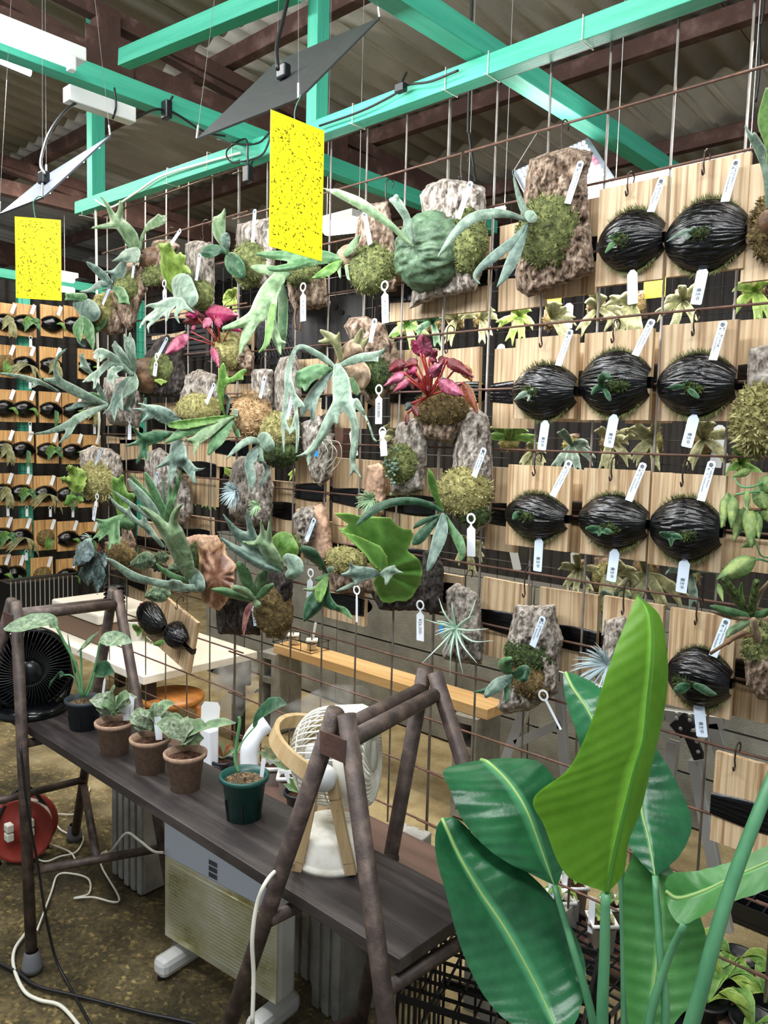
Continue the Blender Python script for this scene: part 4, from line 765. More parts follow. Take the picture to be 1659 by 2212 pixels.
lg = [[(984, 1358, .08), (960, 1385, .14), (935, 1410, .18), (912, 1432, .2)], [(984, 1358, .08), (950, 1348, .14), (918, 1338, .17)], [(984, 1358, .08), (1015, 1362, .14), (1055, 1358, .16)], [(984, 1358, .08), (1000, 1395, .14), (1030, 1432, .15)], [(984, 1358, .08), (990, 1410, .14), (1000, 1455, .14)], [(984, 1358, .08), (978, 1320, .12), (976, 1300, .12)], [(984, 1358, .08), (1012, 1335, .12), (1030, 1290, .1)], [(984, 1358, .08), (975, 1400, .14), (972, 1462, .12)], [(984, 1358, .08), (1020, 1385, .12), (1066, 1384, .12)], [(984, 1358, .08), (960, 1325, .12), (948, 1292, .1)], [(984, 1358, .08), (1005, 1340, .13), (1022, 1330, .15)], [(984, 1358, .08), (965, 1362, .14), (940, 1372, .17)]]
airplant(t, AIRP, 984, 1358, 34, 26, .08, .0024, long=lg); tape = MB().box(pY(954, 1357, -.075), (.012, .004, .026)); tape.build('blue_tape', BLUE, t)
t = mount('air_plant', 'white spiky air plant half hidden behind the tall green leaf', 1320, 1420)
slab(t, BARK, [(1305, 1340), (1350, 1330), (1372, 1360), (1372, 1440), (1350, 1500), (1315, 1500), (1300, 1440)], amp=.012); airplant(t, AIRS, 1312, 1438, 44, 110, .08)
# --- tall cork with strap fern
t = mount('staghorn_fern', 'glossy strap-leaved fern on the tall grey cork with a round moss cushion', 1020, 1040)
slab(t, BARK, [(1000, 885), (1030, 880), (1055, 900), (1062, 950), (1066, 1050), (1060, 1130), (1030, 1150), (990, 1122), (975, 1050), (980, 960)], T=.04, amp=.012); moss(t, MOSSY, 1004, 1062, 56, 54, .05); moss(t, MOSSD, 1022, 1110, 36, 26, .05)
frond(t, L_GRN, [S(.12, .16, (957, 1105, 3), (945, 1080, 6), (935, 1050, 9), (930, 1028, 7), (927, 1014, 2))]); frond(t, L_DK, [S(.13, .28, (957, 1106, 3), (930, 1091, 6), (890, 1082, 8), (850, 1085, 9), (815, 1097, 9), (790, 1115, 8), (767, 1138, 1))])
frond(t, L_DK, [S(.11, .15, (950, 1115, 4), (926, 1140, 10), (905, 1163, 12), (892, 1176, 2))]); frond(t, L_DK, [S(.11, .14, (950, 1113, 3), (925, 1122, 6), (904, 1132, 6), (894, 1141, 2))]); frond(t, L_BLU, [S(.14, .22, (957, 1112, 5), (955, 1140, 13), (948, 1166, 15), (938, 1195, 11), (930, 1218, 8), (922, 1236, 1.5))]); frond(t, L_MID, [S(.13, .18, (963, 1114, 3), (978, 1145, 8), (992, 1170, 11), (998, 1194, 7), (996, 1213, 1.5))])
# --- lettuce-like fern, left
t = mount('staghorn_fern', 'lettuce-like frilly bright green fern on cork at the left edge of the rack', 215, 1020)
slab(t, BARK, [(172, 976), (200, 962), (240, 970), (262, 985), (266, 1020), (250, 1076), (185, 1080), (175, 1030)], amp=.013, fs=1.2); moss(t, MOSSY, 214, 1038, 37, 43, .045, blade=.014)
frond(t, L_LIME, [S(.14, .16, (168, 1030, 20), (166, 1048, 18)), S(.14, .18, (160, 1022, 12), (152, 1012, 8)), S(.14, .18, (155, 1042, 10), (138, 1036, 7))], cup=1.0, wav=.04, g=2.0, jag=4.0); frond(t, L_GRN, [S(.12, .15, (165, 1066, 12), (150, 1082, 10), (142, 1088, 6)), S(.12, .14, (168, 1070, 9), (174, 1082, 5))], cup=1.0, wav=.04, g=2.0, jag=4.0)
# --- green antler
t = mount('staghorn_fern', 'leafy green fern with finger-like antlers pointing down-left above the silver begonia', 272, 1110)
slab(t, BARKB, [(262, 1140), (280, 1135), (296, 1175), (290, 1200), (262, 1200)], T=.02)
frond(t, L_GRN, [S(.1, .13, (266, 1122, 9), (264, 1088, 16), (256, 1058, 16), (247, 1036, 6)), S(.11, .13, (260, 1050, 9), (264, 1028, 4)), S(.1, .12, (272, 1090, 12), (284, 1072, 8))], 'shield_frond', wav=.012); dome(t, L_MID, 275, 1130, 15, 15, .09, .03)
frond(t, L_MID, [S(.14, .2, (266, 1114, 4), (248, 1124, 9), (228, 1134, 10), (215, 1138, 6)), S(.18, .21, (225, 1130, 7), (205, 1121, 1.5)), S(.18, .22, (228, 1142, 7), (200, 1164, 1.5)), S(.18, .21, (234, 1142, 7), (213, 1169, 1.5)), S(.17, .21, (240, 1138, 7), (240, 1163, 5), (235, 1190, 1.5)), S(.16, .19, (252, 1130, 6), (252, 1152, 7), (259, 1178, 1.2)), S(.17, .19, (250, 1150, 5), (247, 1178, 1.2))])
# --- the big upright fern, lower left
t = mount('staghorn_fern', 'large upright staghorn fern rising from a glossy brown shield at lower left', 450, 1250)
slab(t, BARKP, [(395, 1162), (430, 1154), (470, 1157), (492, 1200), (482, 1282), (420, 1282), (400, 1210)], amp=.012); moss(t, MOSSD, 430, 1212, 26, 40, .04)
slab(t, BARKD, [(468, 1300), (520, 1262), (556, 1290), (564, 1372), (470, 1370), (466, 1330)], T=.05)
BIGSHIELD = t
frond(t, L_LT, [S(.16, .24, (413, 1252, 8), (400, 1216, 19), (386, 1182, 23), (374, 1156, 24)), S(.24, .28, (380, 1152, 12), (375, 1122, 9), (382, 1102, 6), (395, 1088, 1.5)), S(.24, .29, (362, 1152, 15), (338, 1122, 10), (316, 1103, 6), (299, 1092, 2))], cup=.8)
frond(t, L_MID, [S(.2, .24, (356, 1130, 9), (352, 1104, 8), (336, 1070, 9), (322, 1040, 8), (314, 1022, 3))]); frond(t, L_SIL, [S(.2, .24, (342, 1125, 9), (328, 1098, 10), (305, 1070, 10), (288, 1050, 7), (276, 1034, 2.5))]); frond(t, L_MID, [S(.18, .22, (340, 1110, 8), (326, 1086, 10), (305, 1055, 7), (290, 1036, 4), (283, 1024, 2))])
frond(t, L_MID, [S(.2, .24, (362, 1140, 10), (365, 1102, 9), (372, 1076, 8)), S(.23, .25, (368, 1072, 6), (366, 1046, 2)), S(.23, .26, (376, 1070, 6), (385, 1042, 5), (391, 1012, 1.5))]); frond(t, L_SIL, [S(.22, .27, (322, 1116, 5), (278, 1086, 5), (240, 1057, 1))]); frond(t, L_SIL, [S(.2, .28, (352, 1180, 4), (322, 1145, 6), (296, 1126, 5), (274, 1108, 6), (250, 1090, 4), (234, 1068, 1.2)), S(.24, .25, (280, 1112, 4), (278, 1094, 1.5)), S(.18, .2, (325, 1150, 7), (312, 1122, 5), (306, 1104, 3))]); frond(t, L_SIL, [S(.15, .17, (357, 1098, 3), (354, 1060, 4), (352, 1030, 2))])
frond(t, L_BLU, [S(.15, .18, (421, 1230, 4), (424, 1252, 17), (432, 1268, 12))], 'sheath', cup=1.0); frond(t, L_SIL, [S(.16, .3, (432, 1270, 7), (395, 1270, 9), (360, 1263, 9), (322, 1255, 8), (290, 1246, 10), (265, 1230, 8), (240, 1212, 5), (223, 1205, 1.2)), S(.2, .22, (385, 1262, 9), (372, 1256, 5))], wav=.008); frond(t, L_MID, [S(.13, .17, (412, 1256, 5), (376, 1246, 7), (350, 1230, 5), (337, 1217, 1.5))])
# --- silver begonia
t = mount('begonia', 'dark silvery begonia with a tuft of thin air plant leaves at the rack\'s lower left', 230, 1200)
slab(t, BARKB, [(226, 1172), (262, 1158), (292, 1170), (294, 1205), (290, 1228), (240, 1232)], T=.04); moss(t, MOSSB, 262, 1198, 30, 30, .05)
begonia(t, (222, 1190, .09), [(L_SBG, heart(190, 1176, -20, 46, 20, .18, .22), (190, 1178, .18)), (L_SBG, heart(176, 1196, -18, 26, 10, .18, .2), (177, 1196, .18)), (L_DBG, heart(204, 1206, -16, 58, 19, .16, .2), (204, 1208, .16)), (L_DBG, heart(216, 1224, -6, 60, 14, .17, .2), (216, 1226, .17)), (L_SBG, heart(212, 1196, 16, 30, 14, .14, .16), (212, 1198, .14)), (L_DBG, heart(178, 1228, 14, 36, 13, .14, .16), (180, 1228, .14)), (L_DBG, heart(222, 1230, 4, 32, 12, .12, .13), (222, 1230, .12))], STEMB)
airplant(t, AIRP, 195, 1162, 30, 26, .14, .0018, name='air_plant_leaves'); airplant(t, flat('maroon_leaves', (96, 48, 44), .6), 218, 1182, 16, 34, .14, .0013, name='maroon_leaves')
# --- veined begonia
t = mount('begonia', 'begonia with pale leaves and dark star-like veins below the large upright fern', 345, 1240)
begonia(t, (395, 1262, .06), [(L_VBG, heart(330, 1206, -50, 16, 19, .13, .16), (326, 1208, .13)), (L_VBG, heart(340, 1204, 24, 0, 14, .12, .13), (342, 1204, .12)), (L_VBG, heart(386, 1226, -28, 6, 11, .12, .14), (382, 1227, .12)), (L_VBG, heart(362, 1278, -50, 12, 19, .14, .17), (360, 1279, .14)), (L_DBG, heart(352, 1222, -22, 12, 8, .1, .1), (350, 1222, .1))], STEMB); moss(t, MOSSB, 400, 1268, 14, 12, .04)
# --- silver kidney fern
t = mount('staghorn_fern', 'staghorn fern with a silver kidney-shaped shield above the dark bark column', 600, 1200)
slab(t, BARKD, [(575, 1225), (632, 1222), (634, 1260), (628, 1312), (580, 1312), (574, 1270)], T=.05)
frond(t, L_GRN, [S(.08, .09, (612, 1176, 28), (622, 1188, 24))], 'shield_frond', cup=.8, wav=.012)
frond(t, L_BLU, [S(.14, .26, (604, 1228, 8), (562, 1196, 14), (532, 1167, 15), (510, 1150, 10), (496, 1131, 5), (482, 1111, 1.2)), S(.2, .23, (548, 1164, 10), (538, 1130, 6), (532, 1098, 1.2)), S(.18, .25, (600, 1232, 8), (560, 1216, 12), (525, 1196, 10), (500, 1180, 7), (477, 1162, 1.5))])
frond(t, L_LT, [S(.16, .22, (612, 1232, 4), (592, 1206, 15), (574, 1181, 16), (563, 1166, 10)), S(.21, .24, (569, 1164, 9), (566, 1140, 4), (563, 1122, 1.5)), S(.2, .23, (581, 1168, 8), (582, 1140, 4), (583, 1112, 1.2)), S(.2, .23, (560, 1172, 9), (542, 1176, 7), (524, 1170, 2))], cup=1.0)
frond(t, L_SIL, [S(.18, .19, (622, 1207, 12), (636, 1218, 18), (638, 1234, 16), (624, 1242, 9))], 'silver_shield_frond', cup=.9)
# --- bromeliad
t = mount('bromeliad', 'banded bromeliad with one red hanging leaf on a mossy brown bark column', 590, 1310)
moss(t, MOSSB, 594, 1318, 34, 54, .05); slab(t, BARKB, [(566, 1262), (626, 1262), (630, 1330), (616, 1380), (576, 1378), (562, 1330)], T=.035)
for m, st_ in ((L_MID, S(.14, .2, (546, 1290, 6), (536, 1262, 12), (527, 1238, 13), (517, 1220, 8))), (L_MID, S(.14, .22, (546, 1296, 6), (512, 1286, 9), (482, 1277, 9), (457, 1273, 2))), (L_LT, S(.15, .2, (548, 1292, 5), (530, 1278, 9), (508, 1270, 7))), (L_LT, S(.13, .16, (552, 1288, 6), (557, 1262, 9), (562, 1240, 6))), (L_MID, S(.13, .16, (555, 1286, 5), (568, 1258, 7), (574, 1232, 6))), (L_MID, S(.14, .18, (556, 1292, 5), (572, 1276, 9), (588, 1264, 5))), (L_LT, S(.14, .16, (548, 1300, 8), (556, 1306, 8)))): frond(t, m, [st_], 'leaf', cup=1.2)
frond(t, leafm('red_bromeliad_leaf', (150, 62, 66), (206, 150, 132)), [S(.14, .17, (545, 1300, 4), (535, 1320, 7), (528, 1350, 5), (526, 1376, 1.5))], 'red_leaf')
# --- dark oval-leaved fern
t = mount('staghorn_fern', 'glossy dark green fern with twisted oval leaves left of the green fan', 745, 1230)
slab(t, BARKB, [(700, 1222), (790, 1198), (802, 1250), (812, 1284), (722, 1280)], T=.03); moss(t, MOSSY, 748, 1210, 42, 30, .045)
frond(t, L_DK, [S(.12, .2, (708, 1242, 2), (692, 1217, 8), (672, 1196, 13), (656, 1186, 8))], cup=1.0); frond(t, L_SIL, [S(.12, .13, (710, 1232, 6), (716, 1229, 6))], 'bud'); frond(t, L_MID, [S(.12, .16, (709, 1240, 3), (690, 1250, 5), (680, 1252, 1))])
frond(t, L_DK, [S(.15, .2, (695, 1276, 8), (681, 1300, 19), (669, 1320, 14), (656, 1343, 1.5))], cup=.9); frond(t, L_GRN, [S(.14, .2, (706, 1250, 5), (694, 1270, 12), (690, 1290, 9), (692, 1300, 3))]); frond(t, L_LT, [S(.14, .18, (690, 1268, 6), (668, 1274, 4), (651, 1271, 1))]); frond(t, L_DK, [S(.13, .18, (708, 1255, 4), (706, 1285, 8), (712, 1304, 11), (726, 1312, 6))]); frond(t, L_MID, [S(.16, .2, (724, 1312, 6), (745, 1320, 7), (763, 1338, 1.2))])
# --- great green fan
t = mount('staghorn_fern', 'huge translucent green fan-shaped shield fern with small silver antlers', 850, 1230)
slab(t, BARKD, [(800, 1280), (900, 1250), (925, 1290), (912, 1320), (820, 1318)], T=.03)
def fan(par, m, poly, d0, d1, cen, name='fan_shield_frond', g=4.0, ripple=.014):
    A = np.array(poly, float); lo = A.min(0) - 4; hi = A.max(0) + 4; U, V = np.meshgrid(np.arange(lo[0], hi[0], g), np.arange(lo[1], hi[1], g))
    Pp, Fc = march(polysd(U, V, poly), g, lo[0], lo[1]); r = np.hypot(Pp[:, 0] - cen[0], Pp[:, 1] - cen[1]); an = np.arctan2(Pp[:, 1] - cen[1], Pp[:, 0] - cen[0]); q = r / r.max(); s = -polysd(Pp[:, 0], Pp[:, 1], poly)
    up = np.clip((cen[1] - Pp[:, 1]) / 130, -.4, 1); d = d0 + (d1 - d0) * up + ripple * q * np.sin(an * 9 + 2 * np.sin(an * 3)) + .02 * np.cos(q * 3); X = pY(Pp[:, 0], Pp[:, 1], -d); B = pY(Pp[:, 0], Pp[:, 1], -d + .0015); n = len(X)
    l = np.clip(1 - s / 10, 0, 1); return link(name, mesh(name, np.vstack([X, B]), [f[::-1] for f in Fc] + [[i + n for i in f] for f in Fc] + [[a, b, b + n, a + n] for a, b in rim(Fc)], True, {'lat': np.r_[l, l]}), m, par)
L_FAN = mat('green_fan_frond', [(.3, (96, 150, 62)), (.7, (126, 178, 88))], .45, (30, 30, 30), 4, bump=.002, bscale=(40, 40, 40), attr='lat', attrcol=(158, 200, 104), attrpos=(.3, 1.0), transl=.3, spec=.3)
fan(t, L_FAN, [(719, 1108), (752, 1108), (785, 1116), (812, 1116), (844, 1118), (857, 1134), (873, 1143), (888, 1143), (893, 1156), (886, 1175), (880, 1190), (900, 1204), (909, 1213), (913, 1235), (908, 1260), (891, 1289), (877, 1300), (857, 1298), (842, 1304), (824, 1300), (814, 1282), (806, 1257), (817, 1235), (799, 1217), (790, 1199), (767, 1174), (741, 1152), (728, 1139), (741, 1143), (752, 1132)], .10, .22, (823, 1236))
fan(t, L_FAN, [(726, 1140), (742, 1150), (768, 1156), (800, 1170), (822, 1180), (836, 1202), (838, 1222), (824, 1234), (806, 1222), (790, 1200), (766, 1176)], .15, .26, (823, 1236), 'fan_shield_frond', 3.0, .008)
frond(t, L_BLU, [S(.18, .24, (822, 1240, 3), (800, 1238, 12), (776, 1240, 17), (764, 1236, 12)), S(.23, .25, (760, 1240, 8), (734, 1241, 1.2)), S(.23, .25, (764, 1230, 7), (756, 1216, 2)), S(.23, .24, (772, 1252, 6), (768, 1264, 3))]); frond(t, L_SIL, [S(.2, .22, (762, 1262, 4), (745, 1270, 4), (726, 1277, 1))]); frond(t, L_SIL, [S(.18, .21, (823, 1241, 4), (838, 1236, 11), (850, 1232, 7)), S(.2, .21, (852, 1234, 5), (870, 1237, 1.5)), S(.2, .21, (838, 1244, 8), (834, 1262, 3)), S(.2, .21, (846, 1228, 5), (852, 1222, 1.5))])
fan(BIGSHIELD, mat('glossy_brown_shield', [(.34, (66, 38, 26)), (.48, (108, 72, 52)), (.64, (160, 126, 106))], .2, (16, 16, 16), 6, bump=.003, bscale=(60, 60, 60), attr='lat', attrcol=(176, 138, 100), attrpos=(.3, 1.0), spec=.6), [(424, 1166), (436, 1186), (446, 1178), (452, 1165), (460, 1186), (470, 1178), (487, 1166), (486, 1196), (500, 1208), (512, 1222), (503, 1236), (508, 1254), (501, 1275), (490, 1300), (474, 1320), (455, 1312), (437, 1299), (432, 1270), (429, 1238), (430, 1205)], .13, .10, (468, 1246), 'brown_shield_frond', 3.0, .012)
# --- bare cork pieces
t = mount('bark_mount', 'cork slab with a smooth cut pinkish face between the two lower green ferns', 680, 1150)
slab(t, BARKP, [(640, 1100), (700, 1088), (711, 1120), (718, 1180), (722, 1202), (690, 1226), (655, 1202), (645, 1160)], amp=.006); slab(t, BARK, [(632, 1112), (650, 1096), (676, 1094), (690, 1130), (676, 1180), (650, 1190), (640, 1160)], .035, .03, .02, 'bark_crust', fs=1.3); moss(t, MOSSG, 646, 1174, 16, 20, .05)
t = mount('bark_mount', 'shaggy dark bark column hanging right of the green fan', 935, 1255)
slab(t, BARKD, [(914, 1190), (945, 1184), (959, 1230), (956, 1320), (930, 1327), (905, 1302)], amp=.01, fs=1.8)
t = mount('bark_mount', 'weathered pale cork with thin curling white strands and a scrap of blue tape', 690, 970)
slab(t, BARK, [(648, 915), (690, 896), (722, 930), (724, 990), (718, 1030), (692, 1052), (672, 1032), (652, 960)], amp=.012, fs=1.4); MB().box(pY(684, 980, -.07), (.016, .003, .018)).build('blue_tape', BLUE, t)
for k in range(7):
    a = RNG.rand() * 6; stem(t, flat('white_strand', (206, 206, 190), .6) if k == 0 else MAT['white_strand'], [(676 + 6 * k, 950, .07), (680 + 9 * k, 962 - 9 * math.sin(a), .1), (676 + 10 * k, 985 + 8 * math.cos(a), .09), (664 + 8 * k, 1000 + 9 * k % 30, .08)], .0012, 'strand')
t = mount('bark_mount', 'small dark layered cork piece between the central fern\'s two front legs', 718, 900)
slab(t, BARKD, [(692, 900), (706, 892), (722, 905), (724, 950), (714, 962), (700, 960), (694, 930)], T=.02)
t = mount('bark_mount', 'cork slab behind the blue fern fronds at the rack\'s left', 400, 1050)
slab(t, BARK, [(322, 976), (345, 966), (372, 985), (390, 1020), (414, 1060), (418, 1110), (396, 1135), (360, 1110), (320, 1050), (312, 1010)], amp=.01)
t = mount('bark_mount', 'small cork lump under the rose-tipped shield of the middle fern', 855, 720)
slab(t, BARKB, [(838, 728), (856, 740), (862, 800), (858, 850), (836, 850), (832, 790)], T=.025)
# --- low bark with round leaves
t = mount('staghorn_fern', 'round-leaved green fern on thick cork with moss above the concrete blocks', 1150, 1420)
slab(t, BARK, [(1112, 1306), (1160, 1308), (1201, 1305), (1204, 1340), (1218, 1381), (1209, 1421), (1206, 1497), (1144, 1535), (1090, 1543), (1074, 1530), (1090, 1475), (1095, 1381), (1106, 1340)], T=.045, amp=.016); moss(t, MOSSD, 1142, 1415, 50, 34, .05); moss(t, MOSSB, 1150, 1466, 46, 44, .045)
frond(t, L_MID, [S(.13, .17, (1105, 1457, 4), (1092, 1442, 13), (1090, 1432, 12), (1102, 1424, 6))], cup=1.0); frond(t, L_DK, [S(.13, .16, (1108, 1458, 4), (1122, 1456, 13), (1134, 1448, 12), (1130, 1466, 10))], cup=1.0); frond(t, L_BLU, [S(.14, .19, (1104, 1460, 4), (1080, 1476, 14), (1062, 1490, 12), (1051, 1502, 6))]); frond(t, L_DK, [S(.13, .17, (1105, 1465, 4), (1096, 1482, 6), (1096, 1505, 7), (1092, 1519, 2))]); frond(t, L_DK, [S(.14, .17, (1060, 1486, 6), (1045, 1492, 5), (1021, 1496, 1))])
# ---------------------------------------------------------------- boards with film-wrapped moss, front right
KB = [  # ref, board box, ball, leaves, opening, name text, label top/bottom, tag top/bottom
 ('the wrapped board next to the largest bark slab', (1292, 398, 1436, 612), (1368, 522, 70, 64), [(L_MID, [S(.1, .13, (1332, 520, 3), (1322, 528, 6), (1308, 545, 2)), S(.1, .12, (1330, 515, 4), (1318, 512, 4)), S(.1, .12, (1335, 512, 3), (1330, 502, 3))])], (1345, 520, 17, 13), 'P. willinckii', (1431, 384, 1406, 458), (1366, 583, 1367, 657), ''),
 ('the wrapped board at the top right', (1446, 350, 1612, 590), (1528, 512, 88, 76), [(L_BLU, [S(.1, .15, (1494, 500, 4), (1476, 502, 6), (1440, 522, 1)), S(.1, .12, (1492, 500, 5), (1500, 492, 4)), S(.1, .12, (1492, 505, 5), (1484, 514, 4))])], (1512, 505, 26, 13), 'P. willinckii Elegans OC', (1592, 344, 1566, 436), (1520, 577, 1503, 658), '養生中'),
 ('the wrapped board nearest the red begonia', (1112, 728, 1244, 905), (1180, 846, 68, 58), [(L_SIL, [S(.1, .15, (1146, 847, 3), (1130, 852, 7), (1110, 865, 1)), S(.1, .12, (1146, 848, 3), (1150, 842, 3)), S(.1, .12, (1146, 852, 3), (1140, 866, 2))])], (1148, 846, 18, 12), "P. willinckii 'Rukmini'", (1233, 712, 1206, 790), (1179, 908, 1170, 972), '養生中'),
 ('the wrapped board in the middle of the second row', (1260, 716, 1406, 908), (1331, 828, 75, 68), [(L_DK, [S(.1, .15, (1304, 836, 4), (1298, 822, 8), (1306, 812, 9), (1316, 816, 6)), S(.1, .14, (1300, 836, 5), (1286, 840, 6), (1278, 852, 2)), S(.1, .14, (1306, 840, 5), (1314, 856, 6), (1318, 866, 2))])], (1334, 834, 22, 12), "P. willinckii 'Serene'", (1410, 690, 1372, 768), (1328, 895, 1314, 966), '養生中'),
 ('the wrapped board at the right of the second row', (1426, 698, 1588, 910), (1508, 832, 86, 66), [(L_DK, [S(.1, .14, (1480, 834, 3), (1462, 836, 7), (1444, 837, 2)), S(.1, .13, (1481, 833, 3), (1485, 824, 3)), S(.1, .15, (1482, 837, 3), (1496, 848, 7), (1508, 858, 4))])], (1500, 838, 20, 10), 'P. King', (1564, 693, 1540, 778), (1501, 895, 1483, 966), '養生中'),
 ('the wrapped board nearest the tall grey cork', (1096, 1006, 1230, 1184), (1162, 1115, 66, 48), [(L_DK, [S(.1, .14, (1124, 1112, 4), (1116, 1112, 8), (1110, 1120, 4))])], (1138, 1114, 20, 10), "P. willinckii 'Wanzoy'", (1232, 995, 1194, 1072), (1165, 1162, 1161, 1234), '養生中'),
 ('the wrapped board with a knot in its wood', (1258, 1014, 1400, 1204), (1328, 1126, 75, 56), [(L_DK, [S(.1, .14, (1296, 1142, 4), (1282, 1143, 9), (1268, 1142, 4)), S(.1, .14, (1298, 1143, 5), (1312, 1148, 7), (1322, 1150, 2)), S(.1, .13, (1295, 1144, 5), (1294, 1156, 3))])], (1320, 1140, 18, 9), "P. willinckii 'Wanzoy'", (1391, 1000, 1358, 1082), (1329, 1186, 1320, 1256), '養生中'),
 ('the wrapped board left of the trailing vine', (1404, 1024, 1562, 1228), (1484, 1142, 78, 66), [(L_DK, [S(.1, .14, (1452, 1158, 4), (1438, 1156, 8), (1428, 1152, 4)), S(.1, .14, (1453, 1160, 6), (1462, 1158, 7), (1474, 1164, 2)), S(.1, .13, (1450, 1162, 7), (1450, 1178, 3))])], (1486, 1156, 18, 9), "P. willinckii 'Wanzoy'", (1539, 996, 1514, 1082), (1480, 1208, 1471, 1280), '養生中'),
 ('the lowest wrapped board behind the tall green leaf', (1442, 1322, 1584, 1538), (1514, 1462, 70, 62), [(L_DK, [S(.1, .14, (1490, 1480, 4), (1474, 1486, 12), (1464, 1490, 9)), S(.1, .14, (1494, 1478, 4), (1514, 1486, 9), (1532, 1496, 8), (1548, 1500, 2))])], (1480, 1472, 22, 9), "P. willinckii Yellow moon dwarf", (1571, 1336, 1540, 1418), (1509, 1517, 1517, 1592), '養生中'),
]
for k, (ref, rect, ball, lv, op, nm, lb, tg, tx) in enumerate(KB):
    wrapped_board(ref.replace('the ', 'cedar board with black film-wrapped moss, ', 1).replace(', wrapped board', ', '), rect, ball, lv, .035, None, True, 1.7 * k + .4, .0, op)
    name_label(ref, *lb, d=.060, text=nm, d1=.078)
    ring_tag(ref, *tg, d=.062, text=tx, ring=False, w=.023, m=TAGB, lab='pale tag hanging below ' + ref, name='care_tag', grp='pale care tags under the wrapped boards')
    hook(ref, (rect[0] + rect[2]) / 2 - 6, rect[1] - 12, .046, .03)
# the low double-ball board at left
t = wrapped_board('tilted cedar board with two black film-wrapped balls low at left', (310, 1296, 420, 1412), (332, 1352, 28, 34), [(L_GRN, [S(.1, .13, (304, 1362, 4), (296, 1358, 7), (290, 1352, 5)), S(.1, .12, (300, 1364, 4), (298, 1372, 3))])], .03, None, True, 9.1, .28)
c = np.array(t.location); b2 = pY(387, 1372, -.045); o = link('film_wrap', film_mesh(.062, .05, .055, 5.5), FILM, t); o.location = (0, 0, 0)
o.matrix_parent_inverse = Matrix.Identity(4); o.location = t.rotation_euler.to_matrix().inverted() @ (Vector(b2) - Vector(c))
frond(t, L_GRN, [S(.1, .12, (352, 1386, 4), (342, 1390, 6), (334, 1392, 2))], 'leaf')
hook('the tilted double-ball board', 384, 1300, .05, .02)
# reverse board with black belt, lower right
back_board('cedar board with black film belt at the lower right, beside the leaf stalk', (1538, 1640, 1690, 1840), .02, True, None, 0, .42); hook('the board at the lower right edge', 1590, 1625, .03, .03)
# boards on the back of the rack
RB = [((845, 560, 960, 690), 'behind the green ball fern'), ((965, 520, 1056, 676), 'below the green ball fern, right half'), ((1080, 480, 1180, 668), 'left behind the largest bark slab'), ((1184, 440, 1290, 640), 'right behind the largest bark slab'),
 ((848, 756, 940, 926), 'behind the red begonia, left'), ((942, 754, 1036, 920), 'behind the red begonia, right'), ((1068, 752, 1160, 926), 'left of the second row of wrapped boards'), ((1196, 742, 1300, 912), 'between the first two wrapped boards of the second row'), ((1356, 720, 1452, 915), 'between the last two wrapped boards of the second row'), ((1585, 690, 1700, 930), 'at the right edge behind the mossy cork'),
 ((722, 992, 820, 1140), 'behind the central fern\'s right leg'), ((836, 1010, 950, 1150), 'behind the bead succulents'), ((1052, 1010, 1120, 1190), 'right of the tall grey cork'), ((1206, 1015, 1300, 1195), 'between the first two wrapped boards of the third row'), ((1362, 1020, 1450, 1210), 'between the last two wrapped boards of the third row'), ((1566, 1020, 1690, 1235), 'behind the trailing vine'),
 ((700, 800, 790, 925), 'behind the central fern'), ((640, 985, 708, 1120), 'left of the central fern\'s long leg'), ((586, 1040, 640, 1150), 'right of the silver air plant'), ((396, 925, 470, 1090), 'behind the blue forked fronds'), ((262, 950, 325, 1062), 'left of the blue forked fronds'), ((330, 870, 420, 960), 'under the brown ball shield'), ((470, 830, 545, 940), 'behind the single light green frond'), ((690, 1130, 800, 1240), 'behind the green fan'),
 ((700, 1250, 790, 1342), 'under the green fan'), ((300, 1130, 372, 1215), 'behind the upright fern'), ((400, 1115, 460, 1200), 'right of the upright fern'), ((936, 1240, 1000, 1320), 'right of the shaggy bark column'), ((1040, 1254, 1140, 1424), 'left of the round-leaved fern\'s cork'), ((1164, 1276, 1290, 1452), 'right of the round-leaved fern\'s cork'), ((1300, 1296, 1430, 1476), 'left behind the tall green leaf'), ((1590, 1330, 1700, 1560), 'at the right edge below the bromeliad'),
 ((232, 900, 296, 958), 'under the long pale fronds'), ((474, 716, 545, 812), 'behind the pink begonia'), ((640, 776, 702, 900), 'left behind the central fern'), ((598, 1128, 652, 1232), 'behind the silver kidney shield'), ((862, 1150, 926, 1246), 'right behind the green fan'), ((330, 660, 402, 740), 'behind the thin drooping antlers'), ((545, 1010, 590, 1110), 'behind the green starburst'), ((470, 925, 540, 1010), 'behind the pale blue fern'), ((280, 1225, 345, 1300), 'behind the veined begonia')]
for k, (r, w) in enumerate(RB): back_board('reversed cedar board with film belt, ' + w, r, -.024 - .002 * (k % 3), True, None, .02 * math.sin(k * 2.1), .46 + .04 * math.sin(k))
